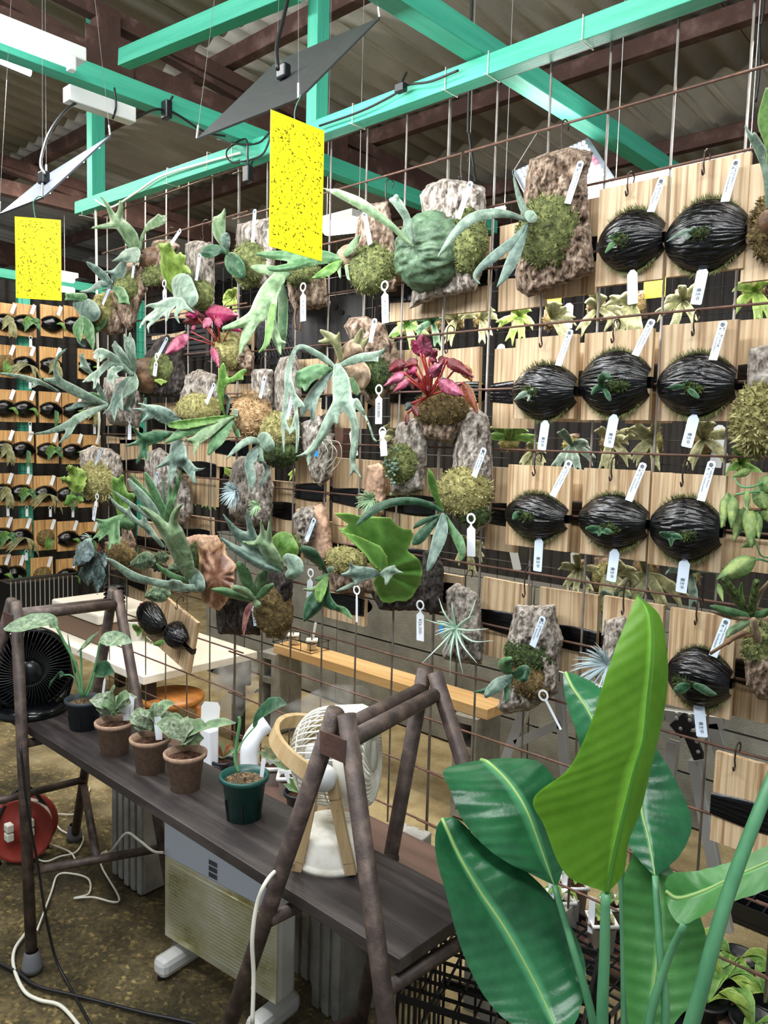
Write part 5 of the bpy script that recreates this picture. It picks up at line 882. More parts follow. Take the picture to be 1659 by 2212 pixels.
# ---------------------------------------------------------------- names and price tags of the bark plants
for ref, l, tx in (('the top left antler fern', (292, 556, 286, 600), 'P. coronarium'), ('the small grey-green fern', (243, 606, 222, 658), 'P. veitchii'), ('the brown-shielded fern over the pink begonia', (391, 496, 368, 530), 'P. wandae'), ('the pale grey cork slab', (432, 548, 424, 606), 'P. andinum'), ('the oval-leaved blue fern', (551, 452, 546, 524), 'P. elephantotis'), ('the tan-shielded fern by the yellow trap', (787, 458, 800, 528), 'P. hillii'), ('the green ball fern', (1018, 392, 990, 472), 'P. ridleyi'), ('the largest bark slab', (1256, 348, 1226, 440), 'P. willinckii'), ('the brown ball shield', (362, 730, 341, 770), 'P. willinckii'), ('the yellow moss ball', (464, 828, 446, 872), 'P. alcicorne'), ('the tan moss ball', (573, 814, 562, 860), 'P. hillii'), ('the central fern', (811, 688, 800, 740), 'P. superbum'), ('the mossy cork under the round blue leaf', (634, 850, 620, 906), 'P. veitchii'), ('the tall grey cork', (1047, 968, 1024, 1030), 'P. Mt. Lewis'), ('the frilly bright green fern', (220, 968, 206, 1004), 'P. wandae'), ('the cork slab behind the blue fronds', (341, 1020, 334, 1058), 'P. hillii'), ('the pinkish cut cork', (680, 1120, 662, 1168), 'P. stemaria'), ('the round-leaved low fern', (1174, 1332, 1150, 1396), "P. willinckii 'Celso Tatsuta'"), ('the red-leaved bromeliad', (546, 1308, 552, 1352), 'Neoregelia')):
    name_label(ref, *l, d=.088, text='P. willinckii', w=.0165, blank=tx == 'Neoregelia')
for ref, l, tx in (('the drooping pale green fern', (655, 610, 655, 694), '¥16,000-'), ('the tan-shielded fern by the yellow trap', (831, 606, 833, 698), '¥16,000-'), ('the round sage shield', (355, 604, 357, 672), '¥20'), ('the brown ball shield', (340, 762, 334, 812), '養生中'), ('the central fern', (819, 830, 818, 916), '¥20,000-'), ('the tall grey cork', (1018, 1108, 1018, 1202), None), ('the frilly bright green fern', (211, 1066, 202, 1124), '¥12,000-'), ('the glossy dark oval-leaved fern', (672, 1228, 668, 1292), None), ('the shaggy bark column', (908, 1296, 908, 1384), '¥26,000-'), ('the silver forked fern', (280, 898, 280, 950), None), ('the bead succulents', (826, 922, 830, 985), None)):
    ring_tag(ref, *l, d=.10, text=tx, tl=.55)
ring_tag('the green fan fern', 771, 1264, 771, 1344, d=.12, w=.008, lab='white tag seen almost edge-on under the green fan fern'); ring_tag('the round-leaved low fern', 1168, 1490, 1212, 1576, d=.1, w=.006, lab='white tag swinging edge-on below the round-leaved low fern')
for ref, u, v in (('the top left antler fern', 301, 548), ('the brown-shielded fern', 366, 500), ('the pale grey cork slab', 440, 484), ('the oval-leaved blue fern', 512, 500), ('the tan-shielded fern', 836, 398), ('the green ball fern', 998, 340), ('the largest bark slab', 1216, 272), ('the yellow moss ball', 444, 790), ('the tan moss ball', 566, 780), ('the central fern', 812, 672), ('the red begonia', 968, 716), ('the round-leaved low fern', 1136, 1240), ('the white air plant', 1350, 1272), ('the pinkish cut cork', 700, 1080), ('the large pale air plant', 1008, 1246)):
    hook(ref, u, v, .014, .05)
# ---------------------------------------------------------------- right edge: mossy cork, vine, bromeliad
t = mount('bark_mount', 'grey cork with a pale hanging moss cushion at the right edge of the second row', 1640, 860)
slab(t, BARK, [(1618, 752), (1660, 745), (1690, 760), (1690, 860), (1612, 860), (1614, 800)], .04, .03, .006); moss(t, MOSSY, 1642, 906, 52, 78, .06, .06, 900, blade=.014)
t = mount('vine', 'trailing heart-leaved vine with yellow-green leaves at the right edge', 1620, 1100)
L_VIN = leafm('variegated_vine_leaf', (120, 172, 92), (192, 216, 116), (104, 164, 84))
for u, v, du, dv, r, d in ((1572, 1068, -14, 76, 13, .16), (1584, 1072, -4, 72, 13, .17), (1606, 1100, -22, 72, 14, .15), (1618, 1098, 6, 88, 17, .18), (1614, 1060, 0, 46, 7, .17), (1632, 1106, 8, 60, 13, .17), (1620, 1016, -40, 14, 9, .15), (1632, 1170, -32, 12, 8, .15), (1640, 1060, 14, 40, 20, .14), (1650, 1040, 20, 20, 18, .14), (1626, 1210, -80, 44, 22, .18), (1660, 1090, 4, 40, 20, .15), (1552, 1262, 10, 38, 7, .19)): frond(t, L_VIN, heart(u, v, du, dv, r, d - .02, d + .02), 'leaf', cup=.8)
stem(t, STEMG, [(1668, 1062, .1), (1632, 1062, .13), (1590, 1068, .15)], .0022); stem(t, STEMG, [(1668, 1030, .1), (1630, 1050, .14), (1600, 1050, .14), (1586, 1030, .13)], .002); stem(t, STEMB, [(1668, 1090, .1), (1640, 1100, .14), (1618, 1100, .16)], .003); stem(t, STEMG, [(1664, 1215, .1), (1640, 1208, .14), (1620, 1212, .16)], .0022); stem(t, STEMG, [(1634, 1172, .14), (1644, 1200, .13), (1668, 1206, .1)], .0016)
t = mount('bromeliad', 'spotted green bromeliad with dry brown leaves on mossy cork at the right edge', 1640, 1400)
slab(t, BARKB, [(1606, 1420), (1640, 1402), (1690, 1400), (1690, 1512), (1640, 1512), (1612, 1480)], .03, .04, .01); moss(t, MOSSG, 1648, 1400, 40, 52, .05)
L_SPT = leafm('spotted_bromeliad_leaf', (36, 52, 26), (128, 158, 72), (110, 140, 64), sc=110)
for m, st_ in ((L_SPT, S(.14, .2, (1612, 1325, 8), (1590, 1290, 11), (1572, 1264, 10), (1562, 1252, 7))), (L_SPT, S(.14, .18, (1622, 1325, 8), (1628, 1290, 9), (1634, 1258, 8))), (L_MID, S(.15, .22, (1612, 1330, 7), (1580, 1322, 9), (1550, 1314, 7), (1536, 1310, 3))), (L_TAN, S(.15, .2, (1612, 1336, 6), (1575, 1330, 7), (1530, 1320, 1))), (L_LT, S(.15, .2, (1614, 1345, 7), (1595, 1355, 10), (1576, 1366, 8), (1572, 1376, 3))), (L_MID, S(.13, .16, (1625, 1330, 6), (1650, 1325, 9), (1664, 1318, 5))), (L_TAN, S(.13, .17, (1630, 1320, 5), (1640, 1285, 6), (1662, 1255, 3))), (L_TAN, S(.16, .2, (1632, 1360, 8), (1636, 1380, 10), (1628, 1340, 7))), (L_GRN, S(.13, .15, (1606, 1300, 4), (1600, 1280, 5), (1602, 1258, 2)))): frond(t, m, [st_], 'leaf', cup=1.3)
stem(t, STEMB, [(1634, 1372, .16), (1590, 1378, .2), (1534, 1412, .2)], .003, 'dry_stalk'); stem(t, STEMB, [(1620, 1372, .16), (1600, 1368, .2), (1570, 1390, .2)], .004, 'dry_stalk')
# ---------------------------------------------------------------- rear rack: plants facing us behind the gaps
RP = [(880, 700, 34, L_GRN, 'broad green'), (935, 696, 30, L_DK, 'dark oval-leaved'), (985, 690, 30, L_OLV, 'small tan-shielded'), (1040, 688, 28, L_OLV, 'olive'), (1122, 682, 30, L_LIME, 'yellow-green'), (1192, 690, 32, L_OLV, 'strap-fronded'), (1290, 668, 36, L_OLV, 'tan-shielded'), (1372, 660, 44, L_OLV, 'tall olive'), (1476, 650, 36, L_OLV, 'bronze-shielded'), (1632, 630, 44, L_LIME, 'spidery lime'),
 (1100, 950, 36, L_GRN, 'bright green'), (1150, 975, 26, L_OLV, 'little olive'), (1235, 962, 34, L_BLU, 'mossy grey'), (1318, 955, 38, L_OLV, 'olive forked'), (1410, 950, 40, L_OLV, 'starry tan'), (1520, 950, 46, L_OLV, 'pale wide-fronded'), (1600, 1000, 36, L_GRN, 'green'), (1250, 1230, 30, L_OLV, 'olive low'), (1310, 1240, 52, L_OLV, 'wide olive'), (1395, 1240, 56, L_OLV, 'great olive'), (1490, 1236, 40, L_BLU, 'pale narrow'), (1300, 1312, 44, L_BLU, 'drooping blue'),
 (470, 1010, 26, L_LIME, 'lime'), (440, 1060, 24, L_GRN, 'green'), (655, 1010, 22, L_LIME, 'small lime'), (505, 640, 22, L_LIME, 'small yellow'), (590, 1090, 24, L_GRN, 'round green'), (770, 1020, 24, L_OLV, 'olive middle'), (860, 940, 24, L_OLV, 'small olive'), (1010, 1180, 30, L_OLV, 'pale strap')]
for k, (u, v, r, m, w) in enumerate(RP):
    place = 'top' if v < 720 else ('middle' if v < 1050 else 'bottom'); n = sum(1 for q in RP[:k] if (q[1] < 720) == (v < 720) and (q[1] < 1050) == (v < 1050)) + 1
    t = thing('rear_fern', '%s fern on the rear rack\'s %s row, number %d of that row from the left' % (w, place, n) if False else '%s fern on the rear rack, seen through a gap in the %s row' % (w, place), 'mounted plant', pY(u, v, .70), 'ferns on the rear rack')
    q = r * 1.0; slab(t, BARKB, [(u - q * .5, v - q * .7), (u + q * .5, v - q * .75), (u + q * .6, v + q * .7), (u - q * .55, v + q * .75)], -.72, .03, .008, 'bark_slab', 4.0); moss(t, MOSSB if k % 2 else MOSSY, u, v + q * .1, q * .55, q * .6, -.69, n=120)
    if 'shield' in w: dome(t, L_TAN, u, v - q * .1, q * .42, q * .5, -.66, .05, 'shield_frond', .03)
    gen_fern(t, m, u, v, r * 1.35, -.60, 6, k, .16)
for ref, l in (('yellow-green rear fern', (1080, 744, 1086, 770)), ('tall olive rear fern', (1229, 655, 1226, 710)), ('pale wide-fronded rear fern', (1556, 918, 1545, 1010)), ('bright green rear fern', (1108, 1185, 1118, 1232)), ('wide olive rear fern', (1242, 1190, 1244, 1236)), ('small olive rear fern', (826, 930, 830, 985)), ('little olive rear fern', (760, 930, 768, 985)), ('green rear fern', (1574, 1000, 1578, 1024))):
    ring_tag(ref, *l, d=-.69, ring=False, w=.034, lab='plain pale tag beside the ' + ref, name='plain_tag', grp='plain tags on the rear rack')
def trap(name, lab, c, ex, ey, w, h, seed, nb):
    ex, ey = np.array(ex, float), np.array(ey, float); n = np.cross(ey, ex); n /= np.linalg.norm(n); r = np.random.RandomState(seed); c = np.array(c); t = thing(name, lab, 'sticky trap', c, 'yellow sticky insect traps')
    mb = MB(); P = [c - ex * w / 2 - ey * h / 2, c + ex * w / 2 - ey * h / 2, c + ex * w / 2 + ey * h / 2, c - ex * w / 2 + ey * h / 2]; mb.add([p + n * .0006 for p in P] + [p - n * .0006 for p in P], [(0, 3, 2, 1), (4, 5, 6, 7), (0, 1, 5, 4), (1, 2, 6, 5), (2, 3, 7, 6), (3, 0, 4, 7)]); mb.build('card', YEL, t)
    b = MB()
    for i in range(nb):
        q = c + ex * w * (r.rand() - .5) * .94 + ey * h * (r.rand() - .5) * .94; a = r.rand() * 2 * PI; l = .0010 + .0021 * r.rand() ** 2; d = (ex * math.cos(a) + ey * math.sin(a)); e = np.cross(n, d)
        for sg in (1, -1): b.add([q - d * l + n * .0011 * sg, q + e * l * .3 + n * .0014 * sg, q + d * l + n * .0011 * sg, q - e * l * .3 + n * .0014 * sg], [(0, 1, 2, 3)])
    o = b.build('insects', BUG, t); o['kind'] = 'stuff'
    return t
trap('sticky_trap', 'small yellow sticky trap on the rear rack under the largest bark slab', pY(1196, 642, .715), (1, 0, 0), (0, 0, 1), .06, .07, 3, 20); trap('sticky_trap', 'small yellow sticky trap on the rear rack between two wrapped boards', pY(1414, 622, .715), (1, 0, 0), (0, 0, 1), .07, .06, 4, 24)
BASK = flat('dark_basket', (34, 34, 38), .6)
t = thing('mesh_basket', 'black plastic mesh basket hanging behind the drooping fern', 'basket', pY(590, 700, .03)); mb = MB(); x0, z1 = pY(545, 640, .03)[[0, 2]]; x1, z0 = pY(636, 775, .03)[[0, 2]]
mb.box(((x0 + x1) / 2, .05, z0), (x1 - x0, .01, .02)); mb.box(((x0 + x1) / 2, .05, z1), (x1 - x0, .01, .015)); mb.box((x1, .05, (z0 + z1) / 2), (.01, .01, z1 - z0)); mb.box((x0, .05, (z0 + z1) / 2), (.01, .01, z1 - z0)); mb.build('frame', BASK, t); mb = MB(); s = .017; W_, H_ = x1 - x0, z1 - z0
for k in range(-12, 14):
    for sg in (1, -1):
        pts = []
        for q in (0, 1):
            xx = k * s + (q * H_ * .6 if sg > 0 else (H_ * .6 - q * H_ * .6)); pts.append((min(max(xx, 0), W_) + x0, .05, z0 + q * H_))
        if abs(pts[0][0] - pts[1][0]) > .004: mb.tube(pts, .0014, 4)
mb.build('lattice', BASK, t)
BURNT = mat('charred_wood', [(.2, (26, 24, 24)), (.6, (50, 48, 48)), (.9, (84, 76, 68))], .7, (20, 20, 3), bump=.002, bscale=(50, 50, 10))
for lab, (u0, v0, u1, v1) in (('charred ribbed wooden board behind the round sage shield', (318, 625, 392, 745)), ('charred drilled board behind the tan-shielded fern', (716, 640, 785, 740)), ('charred ribbed board behind the pink begonia', (402, 690, 448, 770))):
    c = pY((u0 + u1) / 2, (v0 + v1) / 2, .03); w = pY(u1, v0, .03)[0] - pY(u0, v0, .03)[0]; h = pY(u0, v0, .03)[2] - pY(u0, v1, .03)[2]; t = thing('charred_board', lab, 'board', c); mb = MB().box(c, (w, .014, h)); mb.build('board', BURNT, t)
    if 'ribbed' in lab:
        for k in range(7): MB().box(c + np.array([0, -.009, h * (-.42 + .14 * k)]), (w, .006, h * .07)).build('rib', BURNT, t)
    else:
        for k in range(4): MB().lathe([(0, 0), (.008, 0), (.008, .004)], c + np.array([w * (-.3 + .2 * k), -.0115, h * (.28 - .13 * k)]), 12, (0, 1, 0)).build('hole', BLACK, t)
c = pY(672, 700, .035); t = thing('charred_disc', 'round black bowl-shaped board behind the first price tag', 'board', c); MB().lathe([(0, -.004), (.088, -.004), (.096, 0), (.096, .016), (.086, .016), (.084, .004), (0, .004)], c, 40, (0, 1, 0)).build('disc', BURNT, t, True)
# ---------------------------------------------------------------- bench: pipe trestles and planks
PLANK = mat('dark_laminate', [(.34, (35, 30, 31)), (.52, (46, 40, 40)), (.72, (82, 74, 71))], .42, (2.2, 26, 10), 7, bump=.0006, bscale=(20, 260, 60), rough2=.55)
PLANK2 = mat('brown_laminate', [(.3, (82, 62, 54)), (.6, (108, 84, 72)), (.85, (140, 116, 102))], .5, (2.5, 18, 10), 7, bump=.0005, bscale=(20, 200, 60))
RUBBER = flat('grey_rubber_foot', (104, 106, 110), .6)
def pipe(par, name, a, b, r=.0135, n=12): return MB().tube([a, b], r, n).build(name, PIPE, par, True)
def trestle(lab, TF, TB, feet, rungs):
    t = thing('pipe_trestle', lab, 'trestle', ((TF[0] + TB[0]) / 2, (TF[1] + TB[1]) / 2, 0), 'rusty pipe trestles of the bench'); TF, TB = np.array(TF), np.array(TB); k = np.array([.022, 0, 0])
    for top, f, s in ((TF, feet[0], -1), (TF, feet[1], 1), (TB, feet[2], -1), (TB, feet[3], 1)):
        f = np.array(f, float); e = (top + k * s * .8 - f); e /= np.linalg.norm(e); L = pipe(t, 'leg', f + e * .02, top + k * s * .8 + e * .02, .0145)
        MB().lathe([(0, 0), (.027, 0), (.026, .012), (.020, .045), (.016, .052)], f, 16).build('rubber_foot', RUBBER, L, True)
    for s in (-1, 1):
        d = (TB - TF) / np.linalg.norm(TB - TF); pipe(t, 'top_rail', TF - d * .0 + k * s * .8 + np.array([0, 0, -.02]), TB + k * s * .8 + np.array([0, 0, -.02]), .0135)
    MB().box(TF + np.array([0, -.012, -.03]), (.055, .006, .035)).build('hinge_plate', STEEL, t)
    for a, b in rungs: pipe(t, 'rung', a, b, .0115)
    return t
FA, FB, FC, FD = (.11, -.85, 0), (.753, -.85, 0), (.25, -.55, 0), (.926, -.55, 0)
def on(a, b, z): a, b = np.array(a, float), np.array(b, float); return a + (b - a) * ((z - a[2]) / (b[2] - a[2]))
TF, TB = (.515, -.85, .975), (.443, -.55, .963)
trestle('rusty pipe trestle at the near end of the bench', TF, TB, (FA, FB, FC, FD), [(on(FA, TF, .595), on(FC, TB, .595)), (on(FB, TF, .595), on(FD, TB, .595)), (on(FA, TF, .22), on(FC, TB, .22)), (on(FB, TF, .42), on(FD, TB, .40)), (on(FA, TF, .24), on(FB, TF, .05))])
GA, GB, GC, GD = (-1.28, -.84, 0), (-.63, -.835, 0), (-1.197, -.45, 0), (-.42, -.52, 0); UF, UB = (-.70, -.84, .95), (-.756, -.53, .931)
trestle('rusty pipe trestle at the far end of the bench', UF, UB, (GA, GB, GC, GD), [(on(GA, UF, .595), on(GC, UB, .595)), (on(GB, UF, .595), on(GD, UB, .595)), (on(GB, UF, .26), on(GD, UB, .26)), (on(GA, UF, .26), on(GC, UB, .26)), (on(GC, UB, .24), (on(GB, UF, .26) + on(GD, UB, .26)) / 2)])
def plank(lab, x0, x1, y0, y1, z, th, m): return tag(MB().box(((x0 + x1) / 2, (y0 + y1) / 2, z - th / 2), (x1 - x0, y1 - y0, th)).build('plank', m, None, bevel=.0015), lab, 'plank')
plank('dark front bench plank carrying the potted plants and fans', -1.30, .62, -.82, -.62, .64, .022, PLANK); plank('brown rear bench plank behind the pipe trestle legs', -.95, .50, -.52, -.325, .50, .02, PLANK2)
# ---------------------------------------------------------------- pots
def pot(lab, u, v, rt, rb, h, m, soil, z=.64, lip=.006, slit=False, name='flower_pot', base=None, cat='potted plant', n=28):
    P = base if base is not None else pZ(u, v, z); t = thing(name, lab, cat, P); mb = MB()
    mb.lathe([(0, 0), (rb, 0), (rt - .003, h - lip * 1.6), (rt + .003, h - lip * 1.5), (rt + .004, h), (rt - .001, h + .001), (rt - .004, h - .012), (rt - .006, h - .014)], P, n); mb.build('pot', m, t, True)
    sl = MB(); nr = 7; V = []; nk = 20
    for i in range(nr):
        for k in range(nk): r = (rt - .005) * i / (nr - 1); V.append(P + np.array([r * math.cos(2 * PI * k / nk), r * math.sin(2 * PI * k / nk), h - .013 + .003 * RNG.normal() * (i < nr - 1)]))
    sl.add(V, [(i * nk + k, i * nk + (k + 1) % nk, (i + 1) * nk + (k + 1) % nk, (i + 1) * nk + k) for i in range(nr - 1) for k in range(nk)]); s_ = sl.build('soil', soil, t)
    if slit:
        for k in range(6):
            a = 2 * PI * k / 6 + .3; MB().tube([P + np.array([math.cos(a) * (rb + (rt - rb) * q + .0004), math.sin(a) * (rb + (rt - rb) * q + .0004), h * q]) for q in (0, .3, .5)], .0016, 5).build('slit', BLACK, t)
    return t, P
SOIL = mat('potting_mix', [(.3, (44, 34, 26)), (.5, (96, 76, 54)), (.75, (190, 166, 126))], .95, (160, 160, 160), 4, bump=.004, bscale=(220, 220, 220)); COIR = mat('brown_coir', [(.3, (52, 32, 22)), (.7, (104, 70, 48))], .95, (150, 150, 150), 4, bump=.004, bscale=(220, 220, 220))
FIBRE = mat('brown_fibre_pot', [(.3, (138, 110, 90)), (.7, (170, 142, 120))], .85, (120, 120, 120), 5, bump=.0015, bscale=(300, 300, 300)); NAVY = flat('dark_slate_pot', (42, 50, 56), .55, bump=.0004, bscale=(300, 300, 300)); GREENP = flat('dark_green_pot', (22, 74, 66), .38)
def blade3(par, m, pts, w, name='leaf', up=(0, 0, 1), cup=.25, lat=7):
    """leaf blade along a 3-D midrib with half widths w (metres)"""
    n0 = len(pts); P = smoothpath(pts, 5); w = np.interp(np.linspace(0, 1, len(P)), np.linspace(0, 1, n0), w); T = np.gradient(P, axis=0); T /= np.linalg.norm(T, axis=1)[:, None]; up = np.array(up, float); V = []; A = []
    for p, t_, ww in zip(P, T, w):
        s = np.cross(t_, up); s /= np.linalg.norm(s) + 1e-9; nn = np.cross(s, t_)
        for q in np.linspace(-1, 1, lat): V.append(p + s * q * ww + nn * (cup * abs(q) ** 1.3 * ww)); A.append(abs(q))
    F_ = [(i * lat + k, i * lat + k + 1, (i + 1) * lat + k + 1, (i + 1) * lat + k) for i in range(len(P) - 1) for k in range(lat - 1)]
    return link(name, mesh(name, V, F_, True, {'lat': np.array(A)}), m, par)
def pleaf(par, m, u, v, dep, tips, w, stemp=None, sm=None, r=.002, up=(0, 0, 1), cup=.25):
    """leaf from pixel stations with depths; optional stem from a base pixel"""
    blade3(par, m, [pD(a, b, c) for a, b, c in tips], w, up=up, cup=cup)
    if stemp is not None: MB().tube(smoothpath([pD(a, b, c) for a, b, c in stemp], 5), r, 6).build('stem', sm or STEMG, par, True)
L_ALO = leafm('mottled_pale_leaf', (112, 158, 112), (186, 214, 168), (150, 190, 140), rough=.35, sc=90); L_WHT = leafm('white_striped_leaf', (120, 164, 104), (222, 232, 206), (170, 200, 150), rough=.4, sc=130)
SW = (.008, .024, .031, .027, .014, .002)
t, P = pot('dark grey pot with tall arrow-leaved plant beside the black fan', 182, 1572, .045, .033, .078, NAVY, SOIL, slit=True); d = depth(P)
pleaf(t, L_ALO, 0, 0, 0, [(122, 1353, d - .02), (105, 1342, d - .03), (75, 1346, d - .05), (45, 1354, d - .07), (20, 1357, d - .08), (8, 1358, d - .08)], SW, [(175, 1505, d), (165, 1440, d), (140, 1390, d - .01), (122, 1353, d - .02)], STEMG, .0035, (.3, -.5, .8)); pleaf(t, L_ALO, 0, 0, 0, [(174, 1402, d), (182, 1398, d), (192, 1392, d - .02), (200, 1384, d - .03), (208, 1372, d - .04), (212, 1368, d - .05)], (.012, .026, .03, .024, .012, .001), [(178, 1505, d), (176, 1450, d), (174, 1402, d)], STEMG, .003, (-.4, -.6, .6))
pleaf(t, L_ALO, 0, 0, 0, [(216, 1385, d + .02), (225, 1382, d + .02), (240, 1382, d + .02), (258, 1384, d + .01), (275, 1386, d), (286, 1388, d)], (.006, .02, .026, .022, .012, .001), [(182, 1505, d), (205, 1440, d), (216, 1385, d + .02)], STEMG, .003, (.2, -.6, .8)); pleaf(t, L_DK, 0, 0, 0, [(204, 1452, d), (212, 1446, d), (222, 1446, d - .01), (232, 1450, d - .02), (240, 1452, d - .03), (248, 1454, d - .03)], (.006, .018, .024, .02, .01, .001), [(186, 1505, d), (198, 1480, d), (204, 1452, d)], STEMG, .003, (.1, -.8, .6)); pleaf(t, L_DK, 0, 0, 0, [(137, 1458, d), (128, 1460, d), (120, 1466, d - .01), (114, 1474, d - .02), (108, 1482, d - .02), (106, 1490, d - .02)], (.006, .018, .02, .016, .008, .001), [(172, 1500, d), (158, 1462, d), (137, 1458, d)], STEMG, .002, (-.3, -.8, .5)); pleaf(t, L_LT, 0, 0, 0, [(172, 1500, d), (165, 1470, d), (160, 1440, d), (152, 1400, d), (148, 1380, d), (146, 1366, d)], (.004, .006, .008, .007, .004, .001), None, None, .002, (-.7, -.7, 0))
for tx, (u0, v0, u1, v1), w in (('the dark grey pot', (227, 1466, 222, 1506), .01),): ring_tag(tx, u0, v0, u1, v1, d=.74, ring=False, w=w, lab='thin white plant stick in ' + tx, name='plant_stick', grp='plant sticks on the bench')
def whiteplant(t, u, v, d, sc, seed):
    r = random.Random(seed)
    for i in range(12):
        a = -2.6 + i * .33 * 1.0 + r.random() * .3; a = r.uniform(-2.9, -.25); l = sc * r.uniform(.6, 1.1); dy = r.uniform(-.04, .04); cx, cy = math.cos(a), math.sin(a)
        b0 = (u + r.uniform(-5, 5), v - r.uniform(0, 25)); pleaf(t, L_WHT if i % 3 else L_LT, 0, 0, 0, [(b0[0], b0[1], d), (b0[0] + cx * l * .35, b0[1] + cy * l * .4, d + dy * .5), (b0[0] + cx * l * .7, b0[1] + cy * l * .6, d + dy), (b0[0] + cx * l, b0[1] + cy * l * .62, d + dy * 1.4)], (.004, .019, .017, .001), None, None, .002, (.2, -.7, .6))
    MB().tube([pD(u, v, d), pD(u + 2, v - 26, d)], .003, 6).build('stem', STEMG, t, True)
t, P = pot('brown fibre pot with embossed lettering, farthest of the three brown pots', 248, 1626, .043, .031, .078, FIBRE, COIR); d = depth(P); whiteplant(t, 246, 1546, d, 56, 3)
put_text(t, 'garden', pD(252, 1580, d - .043), np.array(RM[0]), -np.array(RM[1]), -np.array(RM[2]), .038, None, .0005)
t2, P2 = pot('brown fibre pot with white plant stick, middle of the three brown pots', 325, 1664, .043, .031, .078, FIBRE, COIR); d2 = depth(P2); whiteplant(t2, 330, 1580, d2, 76, 5); blade3(t2, leafm('yellowing_leaf', (190, 190, 60), (220, 210, 90)), [pD(*q) for q in ((352, 1570, d2 + .05), (364, 1556, d2 + .05), (376, 1552, d2 + .04), (388, 1556, d2 + .03))], (.004, .013, .012, .001), up=(0, -.7, .7))
t3, P3 = pot('brown fibre pot with bushy pale plant, nearest of the three brown pots', 400, 1702, .043, .031, .080, FIBRE, COIR); d3 = depth(P3); whiteplant(t3, 396, 1612, d3, 78, 8); pleaf(t3, L_LT, 0, 0, 0, [(425, 1580, d3 + .01), (450, 1568, d3), (480, 1562, d3 - .01), (510, 1562, d3 - .02)], (.004, .012, .012, .001), None, None, .002, (.1, -.6, .8))
def stick(lab, u0, v0, u1, v1, dep, w, m=None): 
    P0 = pD(u0, v0, dep); P1 = pD(u1, v1, dep); ex, ey, n, L = basis(P0, P1, -RM[2]); mb = MB(); h = w / 2; plate(mb, P0, ex, ey, n, [(0, -h * .7), (0, h * .7), (h * .5, h), (L, h * .8), (L, -h * .8), (h * .5, -h)]); return tag(mb.build('plant_stick', m or TAGW), lab, 'tag', 'plant sticks on the bench')
stick('broad white round-topped care card in the farthest brown pot', 272, 1500, 276, 1556, d + .01, .026); stick('narrow white plant stick in the farthest brown pot', 287, 1506, 284, 1560, d + .0, .008); stick('white plant stick in the middle brown pot', 340, 1548, 344, 1598, d2 - .03, .018); stick('broad white tag standing behind the nearest brown pot', 456, 1516, 446, 1690, d3 + .36, .050, WHITE); stick('small white stick in the dark green pot', 570, 1638, 565, 1678, 1.56, .009)
t4, P4 = pot('dark green slit pot with gravel and one long stem, nearest the wooden fan', 527, 1764, .046, .034, .088, GREENP, SOIL, slit=True); d4 = depth(P4)
MB().tube(smoothpath([pD(*q) for q in ((516, 1668, d4), (508, 1640, d4), (512, 1600, d4), (518, 1560, d4), (516, 1548, d4))], 5), .0035, 7).build('stem', STEMG, t4, True); MB().tube(smoothpath([pD(*q) for q in ((510, 1632, d4), (525, 1600, d4 + .02), (550, 1570, d4 + .03))], 5), .0018, 6).build('stem', STEMG, t4, True); blade3(t4, L_DK, [pD(*q) for q in ((548, 1572, d4 + .03), (560, 1548, d4 + .02), (580, 1530, d4), (600, 1522, d4 - .01), (620, 1522, d4 - .02))], (.004, .016, .022, .016, .001), up=(.2, -.6, .8)); blade3(t4, L_LT, [pD(*q) for q in ((512, 1632, d4), (514, 1600, d4), (517, 1570, d4), (515, 1548, d4))], (.004, .005, .004, .001), up=(-.7, -.7, 0))
# small pots on the rear plank
for k, (lab, u, v, rt, h, m, lf) in enumerate((('small black pot with a dry orange leaf on the rear plank', 482, 1686, .032, .06, BLACK, L_ORG), ('white pot with moss on the rear plank, left of the square one', 590, 1690, .036, .05, WHITE, L_OLV), ('white square pot on the rear plank beside the fan ring', 622, 1712, .036, .05, WHITE, L_OLV), ('small black pot behind the fan\'s left leg', 645, 1760, .034, .06, BLACK, L_GRN))):
    tt, PP = pot(lab, u, v, rt, rt * .75, h, m, COIR, .50, n=20 if 'square' not in lab else 4); dd = depth(PP)
    for q in range(5): a = -2.8 + q * .6; pleaf(tt, lf if q % 2 else L_LT, 0, 0, 0, [(u, v - 50, dd), (u + math.cos(a) * 18, v - 54 + math.sin(a) * 18, dd), (u + math.cos(a) * 34, v - 58 + math.sin(a) * 26, dd)], (.003, .009, .001), None, None, .002, (.2, -.7, .6))
stick('wooden-looking plant stick in the small black pot behind the fan leg', 618, 1668, 634, 1712, 1.93, .012, TAGW)
# ---------------------------------------------------------------- fans
OAK = mat('oak_bentwood', [(.3, (176, 148, 106)), (.6, (200, 174, 132)), (.85, (216, 194, 156))], .5, (60, 60, 6), 6, bump=.0005, bscale=(200, 200, 14)); CREAM = flat('cream_plastic', (232, 230, 218), .4); DUST = mat('dusty_white', [(.3, (198, 192, 176)), (.6, (232, 230, 220))], .5, (26, 26, 26), 6)
Bc = pZ(716, 1852, .64); ffan = thing('desk_fan', 'white circulator fan with oak ring stand at the near end of the bench', 'fan', Bc)
MB().lathe([(0, 0), (.070, 0), (.071, .008), (.068, .012), (.066, .016), (.066, .054), (.060, .062), (0, .064)], Bc, 40).build('base', DUST, ffan, True)
Hc = pD(728, 1632, depth(Bc) + .01); ax = np.array([.84, .53, .10]); ax /= np.linalg.norm(ax); e1 = np.cross(ax, [0, 0, 1]); e1 /= np.linalg.norm(e1); e2 = np.cross(e1, ax)
MB().lathe([(.084, .014), (.091, .016), (.092, .048), (.086, .062), (.078, .066), (.076, .060), (.084, .04), (.084, .014)], Hc, 48, ax).build('housing', CREAM, ffan, True)
